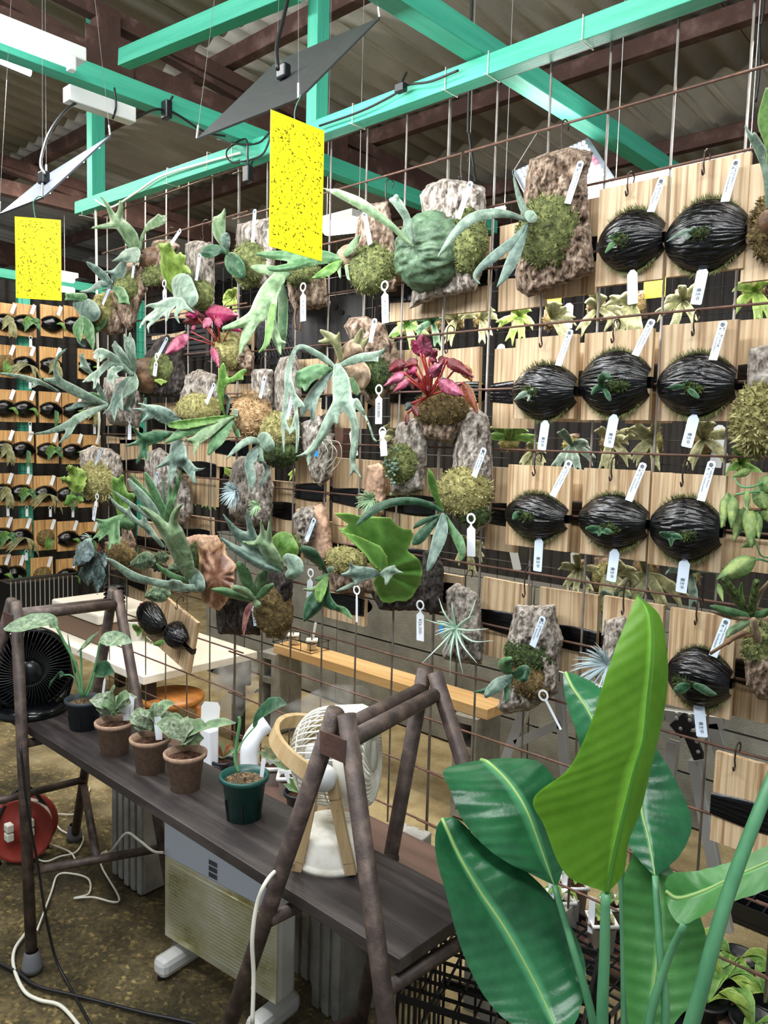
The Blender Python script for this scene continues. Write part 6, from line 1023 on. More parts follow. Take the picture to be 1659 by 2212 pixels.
gr = MB()
for k in range(44):
    a = 2 * PI * k / 44; dr = math.cos(a) * e1 + math.sin(a) * e2; gr.tube(smoothpath([Hc + ax * z + dr * r for r, z in ((.089, .018), (.088, -.012), (.080, -.045), (.055, -.07), (.02, -.08))], 3), .0017, 5)
for r, z in ((.0885, -.005), (.070, -.058)): gr.tube([Hc + ax * z + r * (math.cos(2 * PI * k / 40) * e1 + math.sin(2 * PI * k / 40) * e2) for k in range(41)], .0013, 5)
gr.lathe([(0, -.084), (.02, -.082), (.022, -.072)], Hc, 20, ax); o = gr.build('rear_grille', CREAM, ffan, True)
sp = MB()
for k in range(40):
    pts = []
    for q in np.linspace(0, 1, 7): a = 2 * PI * k / 40 + q * .9; r = .026 + (.080 - .026) * q; pts.append(Hc + ax * (.066 + .006 * math.sin(q * PI)) + r * (math.cos(a) * e1 + math.sin(a) * e2))
    sp.tube(pts, .0018, 4)
sp.lathe([(0, .074), (.026, .072), (.028, .064)], Hc, 24, ax); sp.build('front_grille', CREAM, ffan, True)
MB().lathe([(0, -.06), (.022, -.055), (.024, .03), (0, .035)], Hc, 20, ax).build('motor', flat('pale_grey_plastic', (200, 202, 200), .5), ffan, True)
for k in range(5): a = 2 * PI * k / 5; blade3(ffan, CREAM, [Hc + r * (math.cos(a + r * 4) * e1 + math.sin(a + r * 4) * e2) + ax * (.02) for r in (.025, .045, .065, .076)], (.012, .018, .02, .012), 'fan_blade', up=ax + .5 * e1)
piv = -RM[2]; sideL = np.cross(ax, [0, 0, 1.0]); sideL /= np.linalg.norm(sideL)
cam_side = -1 if (sideL @ (CAM - Hc)) < 0 else 1
for s in (1, -1):
    sd = sideL * cam_side * s; pc = Hc + sd * .098; loc = []
    for sg in (-1, 1):
        foot = Bc + sd * .055 + ax * sg * .05; P_ = smoothpath([foot + np.array([0, 0, .002]), foot * .62 + (pc + ax * sg * .012) * .38, pc + ax * sg * .014], 6)
        mb = MB()
        for a_, b_ in zip(P_[:-1], P_[1:]): 
            e = (b_ - a_); L_ = np.linalg.norm(e); e /= L_; w = np.cross(sd, e); mb.box((a_ + b_) / 2, (L_ * 1.15, .019, .011), np.array([e, w / np.linalg.norm(w), sd]).T)
        mb.build('stand_leg', OAK, ffan)
    MB().lathe([(0, .012), (.022, .011), (.024, .004), (.024, -.004)], pc, 24, sd).build('pivot_cap', WHITE, ffan, True)
loop = []
for q in np.linspace(0, 1, 26):
    a = PI * q; w = sideL * cam_side * math.cos(a) * .104; b = (-ax * .87 + np.array([0, 0, .42])) * math.sin(a) * .135; loop.append(Hc + w + b)
mb = MB(); wd = np.array([0, 0, 1.0]) * .9 + ax * .42; wd /= np.linalg.norm(wd)
for a_, b_ in zip(loop[:-1], loop[1:]): e = b_ - a_; L_ = np.linalg.norm(e); e /= L_; o2 = np.cross(e, wd); o2 /= np.linalg.norm(o2); mb.box((a_ + b_) / 2, (L_ * 1.12, .009, .028), np.array([e, o2, np.cross(e, o2)]).T)
mb.build('ring_handle', OAK, ffan)
# black circulator at the far end
Bk = pZ(66, 1535, .64); bf = thing('desk_fan', 'black round circulator fan at the far end of the bench', 'fan', Bk); GL = flat('gloss_black', (10, 12, 14), .16)
MB().lathe([(0, 0), (.095, 0), (.098, .010), (.088, .022), (.04, .034), (0, .036)], Bk, 40).build('base', GL, bf, True); Hk = pD(62, 1440, depth(Bk) - .01); ak = np.array([.93, -.36, .03]); ak /= np.linalg.norm(ak); k1 = np.cross(ak, [0, 0, 1]); k1 /= np.linalg.norm(k1); k2 = np.cross(k1, ak)
MB().lathe([(.06, -.07), (.10, -.045), (.112, 0), (.112, .03), (.104, .04), (.10, .03), (.098, 0)], Hk, 44, ak).build('housing', GL, bf, True); gk = MB()
for k in range(54):
    a = 2 * PI * k / 54; gk.tube(smoothpath([Hk + ak * z + r * (math.cos(a + r * 3) * k1 + math.sin(a + r * 3) * k2) for r, z in ((.106, .036), (.09, .056), (.06, .066), (.032, .066))], 3), .0018, 4)
gk.lathe([(0, .07), (.03, .069), (.034, .06)], Hk, 24, ak); gk.build('front_grille', flat('black_grille', (24, 26, 28), .25), bf, True)
for s in (-1, 1):
    b0 = Bk + k1 * s * .085 + np.array([0, 0, .015]); b1 = Hk + k1 * s * .118; mb = MB(); e = b1 - b0; L_ = np.linalg.norm(e); e /= L_; mb.box((b0 + b1) / 2, (L_, .05, .014), np.array([e, ak, np.cross(e, ak)]).T); mb.build('side_arm', GL, bf, bevel=.005)
MB().lathe([(0, -.07), (.06, -.068), (.075, -.04), (.09, -.01)], Hk, 30, ak).build('motor_cover', GL, bf, True)
# ---------------------------------------------------------------- panel heater under the bench
A, B_, C_ = pZ(356, 2022, .075), pZ(600, 2176, .075), pZ(655, 2142, .075); ex = (B_ - A) / np.linalg.norm(B_ - A); ey = np.array([-ex[1], ex[0], 0]); W_ = np.linalg.norm(B_ - A); T_ = .062; R_ = np.array([ex, ey, [0, 0, 1]]).T
HW = mat('heater_white', [(.3, (206, 208, 206)), (.7, (226, 226, 222))], .4, (9, 9, 9)); HGLD = mat('stained_mirror_panel', [(.3, (176, 170, 108)), (.45, (224, 220, 180)), (.65, (246, 244, 226))], .25, (5, 5, 7), 5, metal=.35, rough2=.4); HBLU = flat('pale_blue_panel', (216, 226, 240), .3)
ht = thing('panel_heater', 'white upright panel heater with ribbed mirror front under the bench', 'heater', (A + B_) / 2); Ht = .335; c0 = A + ex * W_ / 2 + ey * T_ / 2
MB().box(c0 + np.array([0, 0, Ht / 2]), (W_, T_, Ht), R_).build('body', HW, ht, bevel=.012); MB().box(A + ex * W_ / 2 - ey * .001 + np.array([0, 0, Ht * .84]), (W_ * .99, .006, Ht * .32), R_).build('upper_panel', HBLU, ht, bevel=.002)
MB().box(A + ex * W_ / 2 - ey * .0005 + np.array([0, 0, Ht * .345]), (W_ * .985, .005, Ht * .66), R_).build('mirror_panel', HGLD, ht, bevel=.003)
for k in range(20): MB().tube([A + ex * W_ * .05 - ey * .003 + np.array([0, 0, Ht * (.08 + .029 * k)]), A + ex * W_ * .97 - ey * .003 + np.array([0, 0, Ht * (.08 + .029 * k)])], .0021, 6).build('rib', HGLD, ht, True)
for k in range(3):
    for q in range(9): MB().box(A + ex * (W_ * .43 + .0035 * q) - ey * .0045 + np.array([0, 0, Ht * .72 + .016 * k]), (.0016, .001, .012), R_).build('vent_slot', INK, ht)
put_text(ht, 'MAX', A + ex * W_ * .95 - ey * .004 + np.array([0, 0, Ht * .69]), ex, np.array([0, 0, 1.0]), -ey, .03)
for s in (.10, .92): MB().box(A + ex * W_ * s + ey * .02 - np.array([0, 0, .045]), (.05, .15, .05), R_).build('foot', HW, ht, bevel=.016)
for s in (.10, .92):
    for q in (-.045, .085): MB().lathe([(0, 0), (.009, 0), (.009, .01), (0, .01)], A + ex * W_ * s + ey * q - np.array([0, 0, .0745]), 12).build('caster', BLACK, ht)
# ---------------------------------------------------------------- concrete blocks
def cinder_mesh():
    mb = MB(); H, W, D = .39, .10, .19; t_ = .022
    for s in (-1, 1): mb.box((s * (W / 2 - t_ / 2), 0, H / 2), (t_, D, H))
    for z in (.0, .33, .67, 1.0): mb.box((0, 0, np.clip(z * H, t_ * .6, H - t_ * .6)), (W - 2 * t_ + .001, D, t_ * 1.2))
    return mb.mesh('block_body')
CBM = cinder_mesh()
def solid_block(lab, loc, rz):
    t = thing('concrete_block', lab, 'block', loc, 'hollow concrete blocks on the floor', rz); MB().box((0, 0, .195), (.10, .18, .39)).build('body', CONC, t, world=False, bevel=.004)
    for x in (-.036, 0, .036):
        for y in (-1, 1): MB().box((x, y * .093, .195), (.024, .01, .388)).build('end_rib', CONC, t, world=False, bevel=.003)
    return t
def cinder(lab, loc, rz, lay=None):
    t = thing('concrete_block', lab, 'block', loc, 'hollow concrete blocks on the floor', rz); o = link('body', CBM, CONC, t, False); s = MB()
    for x in (-.035, -.012, .012, .035):
        for y in (-1, 1): s.box((x, y * .0955, .195), (.008, .006, .38))
    if lay: t.rotation_euler = lay
    return t
for lab, u, v, rz in (('hollow concrete block under the bench behind the heater', 716, 2078, .75), ('hollow concrete block between heater and black crate', 762, 2150, .75), ('hollow concrete block nearest the black crate', 846, 2130, .9), ('hollow concrete block left of the heater', 318, 1872, .8), ('second hollow concrete block left of the heater', 345, 1895, .8)): P = pZ(u, v, 0); solid_block(lab, P, rz - .75)
# ---------------------------------------------------------------- behind the rack: plank shelf, table, stool, bottle
PINE = mat('pine_plank', [(.25, (196, 150, 96)), (.5, (224, 184, 128)), (.75, (238, 206, 156))], .55, (1.6, 26, 26), 6, bump=.0006, bscale=(6, 160, 160), distort=.5)
a, b = pZ(588, 1392, .435), pZ(1066, 1528, .435); tag(MB().box(((a[0] + b[0]) / 2, (a[1] + b[1]) / 2 + .05, .415), (abs(b[0] - a[0]), .13, .04)).build('pine_plank', PINE, None, bevel=.002), 'long pine plank shelf resting on concrete blocks', 'plank')
for lab, u, v, w in (('hollow concrete block under the plank\'s far end', 606, 1500, 0), ('hollow concrete block under the plank\'s near end', 1030, 1660, 0)):
    P = pZ(u, v, 0.0); P[1] = (a[1] + b[1]) / 2 + .05; P[0] = pY(u, 1470 if u < 800 else 1590, P[1])[0]; P[2] = .004; cinder(lab, P, .12)
WT = mat('white_tabletop', [(.3, (222, 214, 198)), (.7, (242, 238, 228))], .5, (8, 8, 8)); zt = .42; c1 = pZ(535, 1400, zt); c2 = pZ(300, 1478, zt)
tb = thing('low_table', 'low white table with dark legs behind the rack at left', 'table', (c1[0] - .5, .3, 0)); x1 = (c1[0] + c2[0]) / 2; y0, y1 = -.02, c1[1]; MB().box((x1 - .62, (y0 + y1) / 2, zt - .018), (1.24, y1 - y0, .036)).build('table_top', WT, tb, bevel=.004)
for x in (x1 - .06, x1 - 1.15):
    for y in (y0 + .06, y1 - .06): MB().box((x, y, (zt - .036) / 2), (.045, .045, zt - .036)).build('leg', BLACK, tb)
MB().box((x1 - .62, y1 - .03, zt - .1), (1.2, .02, .12)).build('apron', BLACK, tb)
STW = mat('stool_wood', [(.3, (146, 88, 40)), (.7, (196, 132, 68))], .4, (8, 30, 30), 5); P = pZ(372, 1500, .30); st = thing('round_stool', 'round wooden stool with bent legs beside the low white table', 'stool', (P[0], P[1], 0))
MB().lathe([(0, .276), (.13, .276), (.135, .284), (.135, .294), (.13, .30), (0, .30)], (P[0], P[1], 0), 36).build('seat', STW, st, True)
for k in range(3): an = .4 + 2 * PI * k / 3; dr = np.array([math.cos(an), math.sin(an), 0]); MB().tube(smoothpath([np.array([P[0], P[1], 0]) + dr * r + np.array([0, 0, z]) for r, z in ((.06, .268), (.11, .262), (.132, .235), (.136, .0))], 4), .014, 8).build('leg', STW, st, True)
# things on the low table
CLR = flat('frosted_plastic', (214, 208, 196), .35); q = pZ(120, 1345, zt); cr = thing('plastic_crate', 'clear plastic storage box with brown contents on the low table', 'box', (x1 - .78, .28, zt)); MB().box((x1 - .78, .22, zt + .05), (.46, .3, .10)).build('contents', flat('brown_soil', (110, 88, 72), .9), cr, bevel=.01); MB().box((x1 - .78, .22, zt + .125), (.48, .32, .05)).build('lid', CLR, cr, bevel=.01)
sk = thing('pot_stack', 'tall stack of black nursery pots behind the far trestle', 'pots', pY(250, 1420, .18)); bp = pY(248, 1424, .18); n_ = 13
for k in range(n_): MB().lathe([(.034, 0), (.046, .02), (.050, .02), (.050, .026), (.045, .026)], (bp[0], bp[1], zt + .020 * k), 20).build('nursery_pot', BLACK, sk, True)
for k, (lab, u, v, m, w, h) in enumerate((('white knife-like spatula with red handle in the white cup', 308, 1330, WHITE, .02, .15), ('cream carton standing on the low table', 330, 1300, CLR, .05, .2))):
    P = pY(u, v, .3); P[2] = zt + h / 2; t = thing('carton' if k else 'white_scraper', lab, 'carton' if k else 'tool', P); MB().box(P, (w, .02 + .03 * k, h)).build('panel', m, t, bevel=.003); MB().box(P + np.array([0, 0, h / 2 + .01]), (w, .02, .02)).build('top_band', flat('red_band', (190, 50, 60), .5) if not k else MAT['red_band'], t)
cp = pY(292, 1420, .25); t = thing('white_cup', 'white plastic cup on the low table near the double-ball board', 'cup', (cp[0], cp[1], zt)); MB().lathe([(0, 0), (.03, 0), (.04, .09), (.043, .09), (.043, .096), (.038, .096), (.03, .01)], (cp[0], cp[1], zt), 20).build('cup', WHITE, t, True)
# spray bottle
P = pZ(633, 1545, 0); P[2] = 0.0; bt = thing('bottle', 'white bottle with blue label standing behind the rack near the pine plank', 'bottle', P); rr = 14 * depth(P) / F; hh = 62 * depth(P) / F
P = pZ(633, 1560, .0); MB().lathe([(0, 0), (rr, 0), (rr, hh * 1.5), (rr * .5, hh * 1.8), (rr * .5, hh * 1.86)], P, 20).build('body', WHITE, bt, True); MB().lathe([(rr * .55, hh * 1.86), (rr * .55, hh * 2.1), (0, hh * 2.12)], P, 16).build('cap', CREAM, bt, True); MB().lathe([(rr + .0006, hh * .5), (rr + .0006, hh * 1.2)], P, 20).build('label_wrap', flat('bottle_label', (180, 206, 222), .5), bt, True); MB().lathe([(rr + .001, hh * 1.2), (rr + .001, hh * 1.38)], P, 20).build('blue_band', flat('bottle_blue', (40, 90, 170), .5), bt, True)
# pots and wire tray on the far end of the plank
P = pY(655, 1398, (a[1] + b[1]) / 2 + .05); wt = thing('wire_tray', 'small black wire tray on the pine plank\'s far end', 'tray', (P[0], P[1], .436)); mb = MB(); x, y, z = P[0], P[1], .437
for zz in (z + .004, z + .045): mb.tube([(x - .16, y - .055, zz), (x + .12, y - .055, zz), (x + .12, y + .055, zz), (x - .16, y + .055, zz), (x - .16, y - .055, zz)], .0022, 5)
mb.build('rim', GRID, wt)
for k in range(5):
    for s in (-1, 1): MB().tube([(x - .15 + .065 * k, y + s * .055, z), (x - .15 + .065 * k, y + s * .055, z + .045)], .0018, 5).build('wire', GRID, wt)
for k, (dx, lab) in enumerate(((-.07, 'small white pot in the wire tray, left one'), (.06, 'small white pot in the wire tray, right one'))): tt, PP = pot(lab, 0, 0, .034, .027, .045, WHITE, COIR, base=np.array([x + dx, y, z + .004]), n=4); blade3(tt, L_TAN, [PP + np.array([0, 0, .04]), PP + np.array([.01, -.01, .065]), PP + np.array([.02, -.02, .08])], (.004, .008, .001), up=(0, -1, 0))
stick('white stick in the right pot of the wire tray', 682, 1344, 676, 1380, depth((x + .06, y, z)), .012)
# aluminium folding frame at the right, behind the rack
fr = thing('folding_frame', 'white aluminium folding table frame with black hinge behind the rack at right', 'frame', pY(1480, 1700, .22) * np.array([1, 1, 0])); 
def bar(par, name, p, q, w, h, m, y): A_, B2 = pY(*p, y), pY(*q, y); e = B2 - A_; L_ = np.linalg.norm(e); e /= L_; n = np.array([0, -1.0, 0]); s = np.cross(n, e); MB().box((A_ + B2) / 2, (L_, w, h), np.array([e, s, n]).T).build(name, m, par, bevel=.002)
for nm, p, q, w in (('leg', (1168, 1440), (1040, 1790), .03), ('leg', (1205, 1450), (1236, 1860), .025), ('rail', (1440, 1545), (1560, 1562), .032), ('leg', (1500, 1640), (1570, 2012), .03), ('leg', (1540, 1560), (1568, 1660), .03), ('brace', (1115, 1606), (1215, 1560), .025), ('rail', (1168, 1444), (1440, 1545), .03), ('leg', (1455, 1600), (1416, 1960), .028)): bar(fr, nm, p, q, w, .02, ALU, .22)
bar(fr, 'hinge', (1462, 1552), (1488, 1582), .05, .012, BLACK, .2); bar(fr, 'hinge', (1488, 1582), (1512, 1640), .028, .012, BLACK, .2)
for u, v in ((1462, 1542), (1462, 1552), (1490, 1546), (1490, 1556), (1470, 1574), (1497, 1578), (1505, 1602), (1508, 1624)): MB().lathe([(0, .003), (.004, .002), (.005, 0)], pY(u, v, .193), 10, (0, -1, 0)).build('rivet', ALU, fr)
# humidifier spouts and mist
HWH = flat('humidifier_white', (236, 240, 246), .3)
P = pZ(457, 1690, .5); d5 = depth(P); t = thing('humidifier_spout', 'bent white humidifier pipe left of the wooden fan ring', 'humidifier', P); P = pZ(540, 1690, .50); d6 = depth(P); t.location = P
MB().tube(smoothpath([P + np.array([0, 0, .0]), pD(538, 1640, d6), pD(542, 1605, d6), pD(556, 1580, d6 + .02), pD(578, 1562, d6 + .03)], 5), .024, 18).build('pipe', HWH, t, True); MB().lathe([(0, 0), (.034, 0), (.034, .012), (.026, .016)], P, 20).build('collar', HWH, t, True)
P = pZ(456, 1690, .5); t = thing('humidifier_spout', 'upright white humidifier chute behind the nearest brown pot', 'humidifier', P); MB().box(pD(453, 1620, d5), (.042, .03, .12)).build('chute', HWH, t, bevel=.006); MB().box(P + np.array([0, 0, .012]), (.06, .05, .024)).build('collar', HWH, t, bevel=.006)
# lamps on the floor side: reel, cables
P = pZ(52, 1850, 0); rl = thing('cable_reel', 'red extension cable reel on the floor at left', 'cable reel', P); RED = mat('red_reel', [(.3, (132, 42, 34)), (.7, (164, 58, 46))], .5, (12, 12, 12)); ar = np.array([.80, -.58, .10]); ar /= np.linalg.norm(ar); rc = P + np.array([0, 0, .105])
MB().lathe([(0, .05), (.03, .052), (.034, .045), (.092, .043), (.100, .048), (.102, .043), (.095, .036), (.04, .034), (.04, -.03), (.095, -.034), (.1, -.04), (0, -.042)], rc, 40, ar).build('drum', RED, rl, True); MB().lathe([(.05, -.028), (.084, -.026), (.084, .03), (.05, .032)], rc, 32, ar).build('wound_cable', CABLEW, rl, True)
fr_ = MB().tube(smoothpath([rc + ar * .055 + np.array([-.03, -.05, -.102]), rc + ar * .06 + np.array([-.05, -.07, .0]), rc + np.array([0, 0, .135]), rc + ar * -.05 + np.array([.05, .06, 0]), rc - ar * .05 + np.array([.03, .05, -.102])], 6), .007, 8).build('frame', BLACK, rl, True)
for k, (u, v) in enumerate(((28, 1800), (62, 1790), (30, 1815), (64, 1815))): MB().box(rc + ar * .062 + np.array([.012 * (k % 2), 0, .03 - .03 * (k // 2)]) + np.array([0, (.03 if k % 2 else -.03), 0]), (.03, .022, .026)).build('plug', CABLEW, rl, bevel=.004)
def cable(lab, pts, r, m, z=.006, name='cable'): return tag(MB().tube(smoothpath([p if len(p) == 3 and not isinstance(p, tuple) else (pZ(p[0], p[1], z) if len(p) == 2 else pD(*p)) for p in pts], 6), r, 8).build(name, m, None, True), lab, 'cable')
cable('white cable looping over the floor beside the near left trestle foot', [(62, 1975), (58, 2010), (32, 2050), (30, 2090), (52, 2140), (85, 2160), (130, 2172), (170, 2215), (190, 2250)], .0045, CABLEW); cable('thin white cable tangle on the floor left of the heater', [(45, 1830), (92, 1860), (130, 1850), (165, 1840), (180, 1810), (160, 1805), (128, 1790), (120, 1760), (170, 1755), (195, 1700)], .003, CABLEW); cable('cream cable lying in a zigzag on the floor before the heater', [(80, 1815), (150, 1840), (175, 1872), (230, 1838), (218, 1868), (258, 1945), (200, 1938), (160, 1940), (192, 1930), (192, 1900), (160, 1888), (125, 1890), (110, 1930), (80, 2010)], .003, CABLEW)
cable('black cable crossing the floor in front', [(-10, 2076), (40, 2102), (80, 2130), (160, 2150), (240, 2170), (320, 2190), (420, 2212), (460, 2240)], .0045, CABLE); cable('thin black cord hanging from the bench down to the floor', [(44, 1610, 1.93), (60, 1750, 1.95), (82, 1870, 1.99), (98, 1975, 2.0), (120, 2070, 2.02)] + [(150, 2130), (200, 2220)], .0035, CABLE); cable('white fan cord hanging over the front plank edge', [(640, 1862, 1.40), (604, 1876, 1.30), (575, 1905, 1.24), (555, 1955, 1.24), (545, 2030, 1.24), (548, 2110, 1.25), (545, 2212, 1.25)], .0035, CABLEW); cable('white heater cord over the trestle rung', [(352, 1842, 2.03), (330, 1838, 2.06), (300, 1815, 2.1), (272, 1800, 2.12), (240, 1838, 2.16), (205, 1860, 2.2)], .0035, CABLEW)
# ---------------------------------------------------------------- bird-of-paradise plant in front
def vein_leaf(name, dk, lt, tr, rough):
    m = mat(name, [(.3, dk), (.7, lt)], rough, (14, 14, 14), 5, bump=.001, bscale=(40, 40, 40), attr='mid', attrcol=tuple(min(255, int(c * 1.12 + 34)) for c in lt), attrpos=(.85, 1.0), transl=tr, spec=.5); return m
BL_UP = vein_leaf('deep_green_blade', (20, 74, 44), (46, 112, 70), .10, .25); BL_UN = vein_leaf('backlit_green_blade', (98, 152, 34), (124, 178, 56), .38, .45); BL_MD = vein_leaf('mid_green_blade', (56, 122, 54), (84, 148, 78), .22, .35)
def bigleaf(par, m, M, L, R, dM, dL, dR, nv=16, rip=.0035):
    n = len(M); tt = np.linspace(0, 1, n); k = 14
    def den(P, d): Q = np.c_[np.array(P, float), np.interp(tt, np.linspace(0, 1, len(d)), d)]; return smoothpath(Q, k)
    m_, l_, r_ = den(M, dM), den(L, dL), den(R, dR); X = lambda q: pD(q[:, 0], q[:, 1], q[:, 2]); m3, l3, r3 = X(m_), X(l_), X(r_); na = len(m3); V = []; A = []; nl = 9
    arc = np.r_[0, np.cumsum(np.linalg.norm(np.diff(m3, axis=0), axis=1))]
    for i in range(na):
        for s, e in ((-1, l3[i]), (1, r3[i])):
            qs = np.linspace(1, 0, nl) if s < 0 else np.linspace(0, 1, nl)[1:]
            for q in qs:
                p = m3[i] * (1 - q) + e * q; sag = math.sin(q * PI) * .10 * np.linalg.norm(e - m3[i]); rp = rip * (.5 if m is BL_UN else 1) * math.sin(arc[i] / .010 * PI + q * 2.6) * min(1, q * 4) * .2
                V.append(p - np.array(RM[2]) * (sag * .35 + rp)); A.append(1 - q * 1.0)
    w = 2 * nl - 1; F_ = [(i * w + j, i * w + j + 1, (i + 1) * w + j + 1, (i + 1) * w + j) for i in range(na - 1) for j in range(w - 1)]; V = np.array(V)
    nV = len(V); B = V + np.array(RM[2]) * .0012; F2 = [tuple(x + nV for x in f[::-1]) for f in F_]
    o = link('leaf_blade', mesh('leaf_blade', np.vstack([V, B]), F_ + F2, True, {'mid': np.r_[A, A]}), m, par)
    MB().tube(m3, np.linspace(.0034, .0010, na), 8).build('midrib', MIDR if m is not BL_UN else MIDG, o, True)
    return o
MIDR = flat('pale_midrib', (138, 170, 100), .4); MIDG = flat('green_midrib', (70, 124, 44), .4); STK = mat('leaf_stalk', [(.3, (62, 122, 84)), (.7, (92, 150, 108))], .42, (30, 30, 8))
bp_ = thing('bird_of_paradise_plant', 'tall bird-of-paradise plant with broad green leaves in the right foreground', 'potted plant', (.95, -.75, 0))
bigleaf(bp_, BL_UN, [(1310, 1928), (1330, 1830), (1352, 1740), (1372, 1660), (1391, 1595), (1399, 1512), (1407, 1429), (1408, 1360), (1400, 1315), (1377, 1284)], [(1303, 1926), (1222, 1888), (1176, 1785), (1154, 1724), (1228, 1661), (1273, 1572), (1305, 1473), (1330, 1400), (1352, 1346), (1377, 1284)], [(1318, 1924), (1348, 1885), (1358, 1820), (1385, 1748), (1405, 1665), (1432, 1553), (1443, 1470), (1440, 1400), (1425, 1330), (1377, 1284)], (1.0, .99, .98, 1.0), (.99, .95, .96, 1.0), (1.0, 1.03, 1.02, 1.0))
bigleaf(bp_, BL_UP, [(955, 1768), (964, 1789), (991, 1848), (1037, 1926), (1092, 2008), (1156, 2123), (1197, 2210), (1215, 2250)], [(955, 1768), (942, 1795), (942, 1850), (966, 1940), (995, 2045), (1045, 2150), (1110, 2215), (1205, 2250)], [(955, 1768), (990, 1772), (1051, 1830), (1140, 1885), (1215, 1970), (1264, 2080), (1254, 2180), (1220, 2250)], (1.12, 1.1, 1.06, 1.0), (1.12, 1.07, 1.03, 1.0), (1.12, 1.12, 1.08, 1.0))
bigleaf(bp_, BL_UP, [(1040, 1642), (1058, 1650), (1101, 1693), (1138, 1752), (1174, 1848), (1197, 1912)], [(1030, 1643), (960, 1663), (972, 1705), (1005, 1780), (1075, 1850), (1192, 1910)], [(1060, 1640), (1105, 1638), (1170, 1650), (1215, 1720), (1228, 1830), (1205, 1912)], (1.2, 1.15, 1.1, 1.08), (1.19, 1.12, 1.09, 1.08), (1.2, 1.19, 1.15, 1.08))
bigleaf(bp_, BL_UP, [(1400, 1600), (1388, 1680), (1386, 1748), (1403, 1821), (1415, 1892)], [(1380, 1600), (1350, 1680), (1345, 1760), (1360, 1830), (1412, 1892)], [(1410, 1605), (1458, 1682), (1494, 1775), (1470, 1845), (1418, 1893)], (1.2, 1.18, 1.14, 1.1), (1.2, 1.2, 1.16, 1.1), (1.2, 1.18, 1.14, 1.1))
bigleaf(bp_, BL_UP, [(1222, 1453), (1238, 1487), (1270, 1535), (1300, 1600), (1330, 1690)], [(1216, 1455), (1222, 1510), (1243, 1575), (1266, 1650), (1310, 1700)], [(1236, 1453), (1285, 1478), (1325, 1520), (1345, 1600), (1350, 1690)], (1.36, 1.3, 1.25), (1.36, 1.3, 1.25), (1.36, 1.3, 1.25))
bigleaf(bp_, BL_MD, [(1400, 1850), (1420, 1900), (1425, 1980), (1420, 2060), (1410, 2150), (1400, 2230)], [(1370, 1840), (1348, 1900), (1347, 1980), (1349, 2060), (1352, 2150), (1358, 2230)], [(1430, 1850), (1480, 1920), (1516, 1990), (1525, 2050), (1502, 2150), (1440, 2230)], (1.16, 1.12, 1.06), (1.16, 1.14, 1.08), (1.16, 1.1, 1.06))
bigleaf(bp_, BL_MD, [(1438, 1925), (1465, 1940), (1520, 1925), (1590, 1892), (1680, 1852), (1770, 1800)], [(1436, 1910), (1452, 1887), (1505, 1882), (1580, 1862), (1665, 1825), (1770, 1785)], [(1438, 1935), (1450, 1975), (1480, 1996), (1560, 1955), (1670, 1915), (1770, 1830)], (1.06, 1.04, .98), (1.06, 1.06, 1.0), (1.06, 1.01, .97))
PB = np.array([.95, -.75, .28])
for pts, r0, r1 in ((((1308, 1930, 1.0), (1306, 2060, 1.0), (1302, 2230, 1.0)), .006, .008), (((1197, 1912, 1.08), (1235, 2040, 1.05), (1282, 2215, 1.03)), .0042, .006), (((1415, 1892, 1.1), (1425, 2050, 1.06), (1436, 2220, 1.04)), .0045, .006), (((1478, 1996, 1.02), (1440, 2080, 1.04), (1400, 2220, 1.04)), .0045, .006), (((1720, 1560, .96), (1660, 1700, .92), (1570, 1940, .90), (1494, 2212, .90)), .0065, .009), (((1215, 2250, 1.0), (1240, 2330, 1.0)), .004, .006), (((1330, 1690, 1.25), (1345, 1950, 1.2), (1350, 2215, 1.12)), .005, .006), (((1400, 2230, 1.06), (1395, 2300, 1.06)), .004, .006)):
    W3 = [pD(*q) for q in pts]; W3 += [W3[-1] * .45 + PB * .55 + np.array([0, 0, .05]), PB + (W3[-1] - PB) * .08 - np.array([0, 0, .03])]; P_ = smoothpath(W3, 5); MB().tube(P_, np.linspace(r0, r1 * 1.2, len(P_)), 10).build('leaf_stalk', STK, bp_, True)
MB().lathe([(0, 0), (.11, 0), (.14, .26), (.15, .26), (.15, .285), (.135, .285), (.13, .25), (0, .25)], (.95, -.75, 0), 36).build('pot', BLACK, bp_, True)
# ---------------------------------------------------------------- low racks and trays, lower right
def crate(lab, c, rz, w, d, h, name='plastic_crate', n=9):
    t = thing(name, lab, 'crate', c, 'black plastic crates and trays', rz); g = MB()
    for z in (0, h * .5, h): 
        for s in (-1, 1): g.box((0, s * d / 2, z), (w, .006, .012)); g.box((s * w / 2, 0, z), (.006, d, .012))
    g.build('frame', BLACK, t, world=False); g = MB()
    for k in range(n + 1):
        x = -w / 2 + w * k / n
        for s in (-1, 1): g.box((x, s * d / 2, h / 2), (.005, .005, h))
        y = -d / 2 + d * k / n
        for s in (-1, 1): g.box((s * w / 2, y, h / 2), (.005, .005, h))
    o = g.build('side_slats', BLACK, t, world=False); o['kind'] = 'stuff'; g = MB()
    for k in range(n + 1): g.box((-w / 2 + w * k / n, 0, h), (.004, d, .006)); g.box((0, -d / 2 + d * k / n, h), (w, .004, .006))
    o = g.build('top_lattice', BLACK, t, world=False); o['kind'] = 'stuff'; return t
P = pZ(960, 2110, .33); crate('black lattice crate standing right of the bench end', (P[0] + .08, P[1] + .09, 0), .35, .34, .3, .33)
P = pZ(1370, 2110, .09); crate('black lattice crate behind the bird-of-paradise stalks', (P[0] - .16, P[1] - .02, 0), .0, .36, .30, .09)
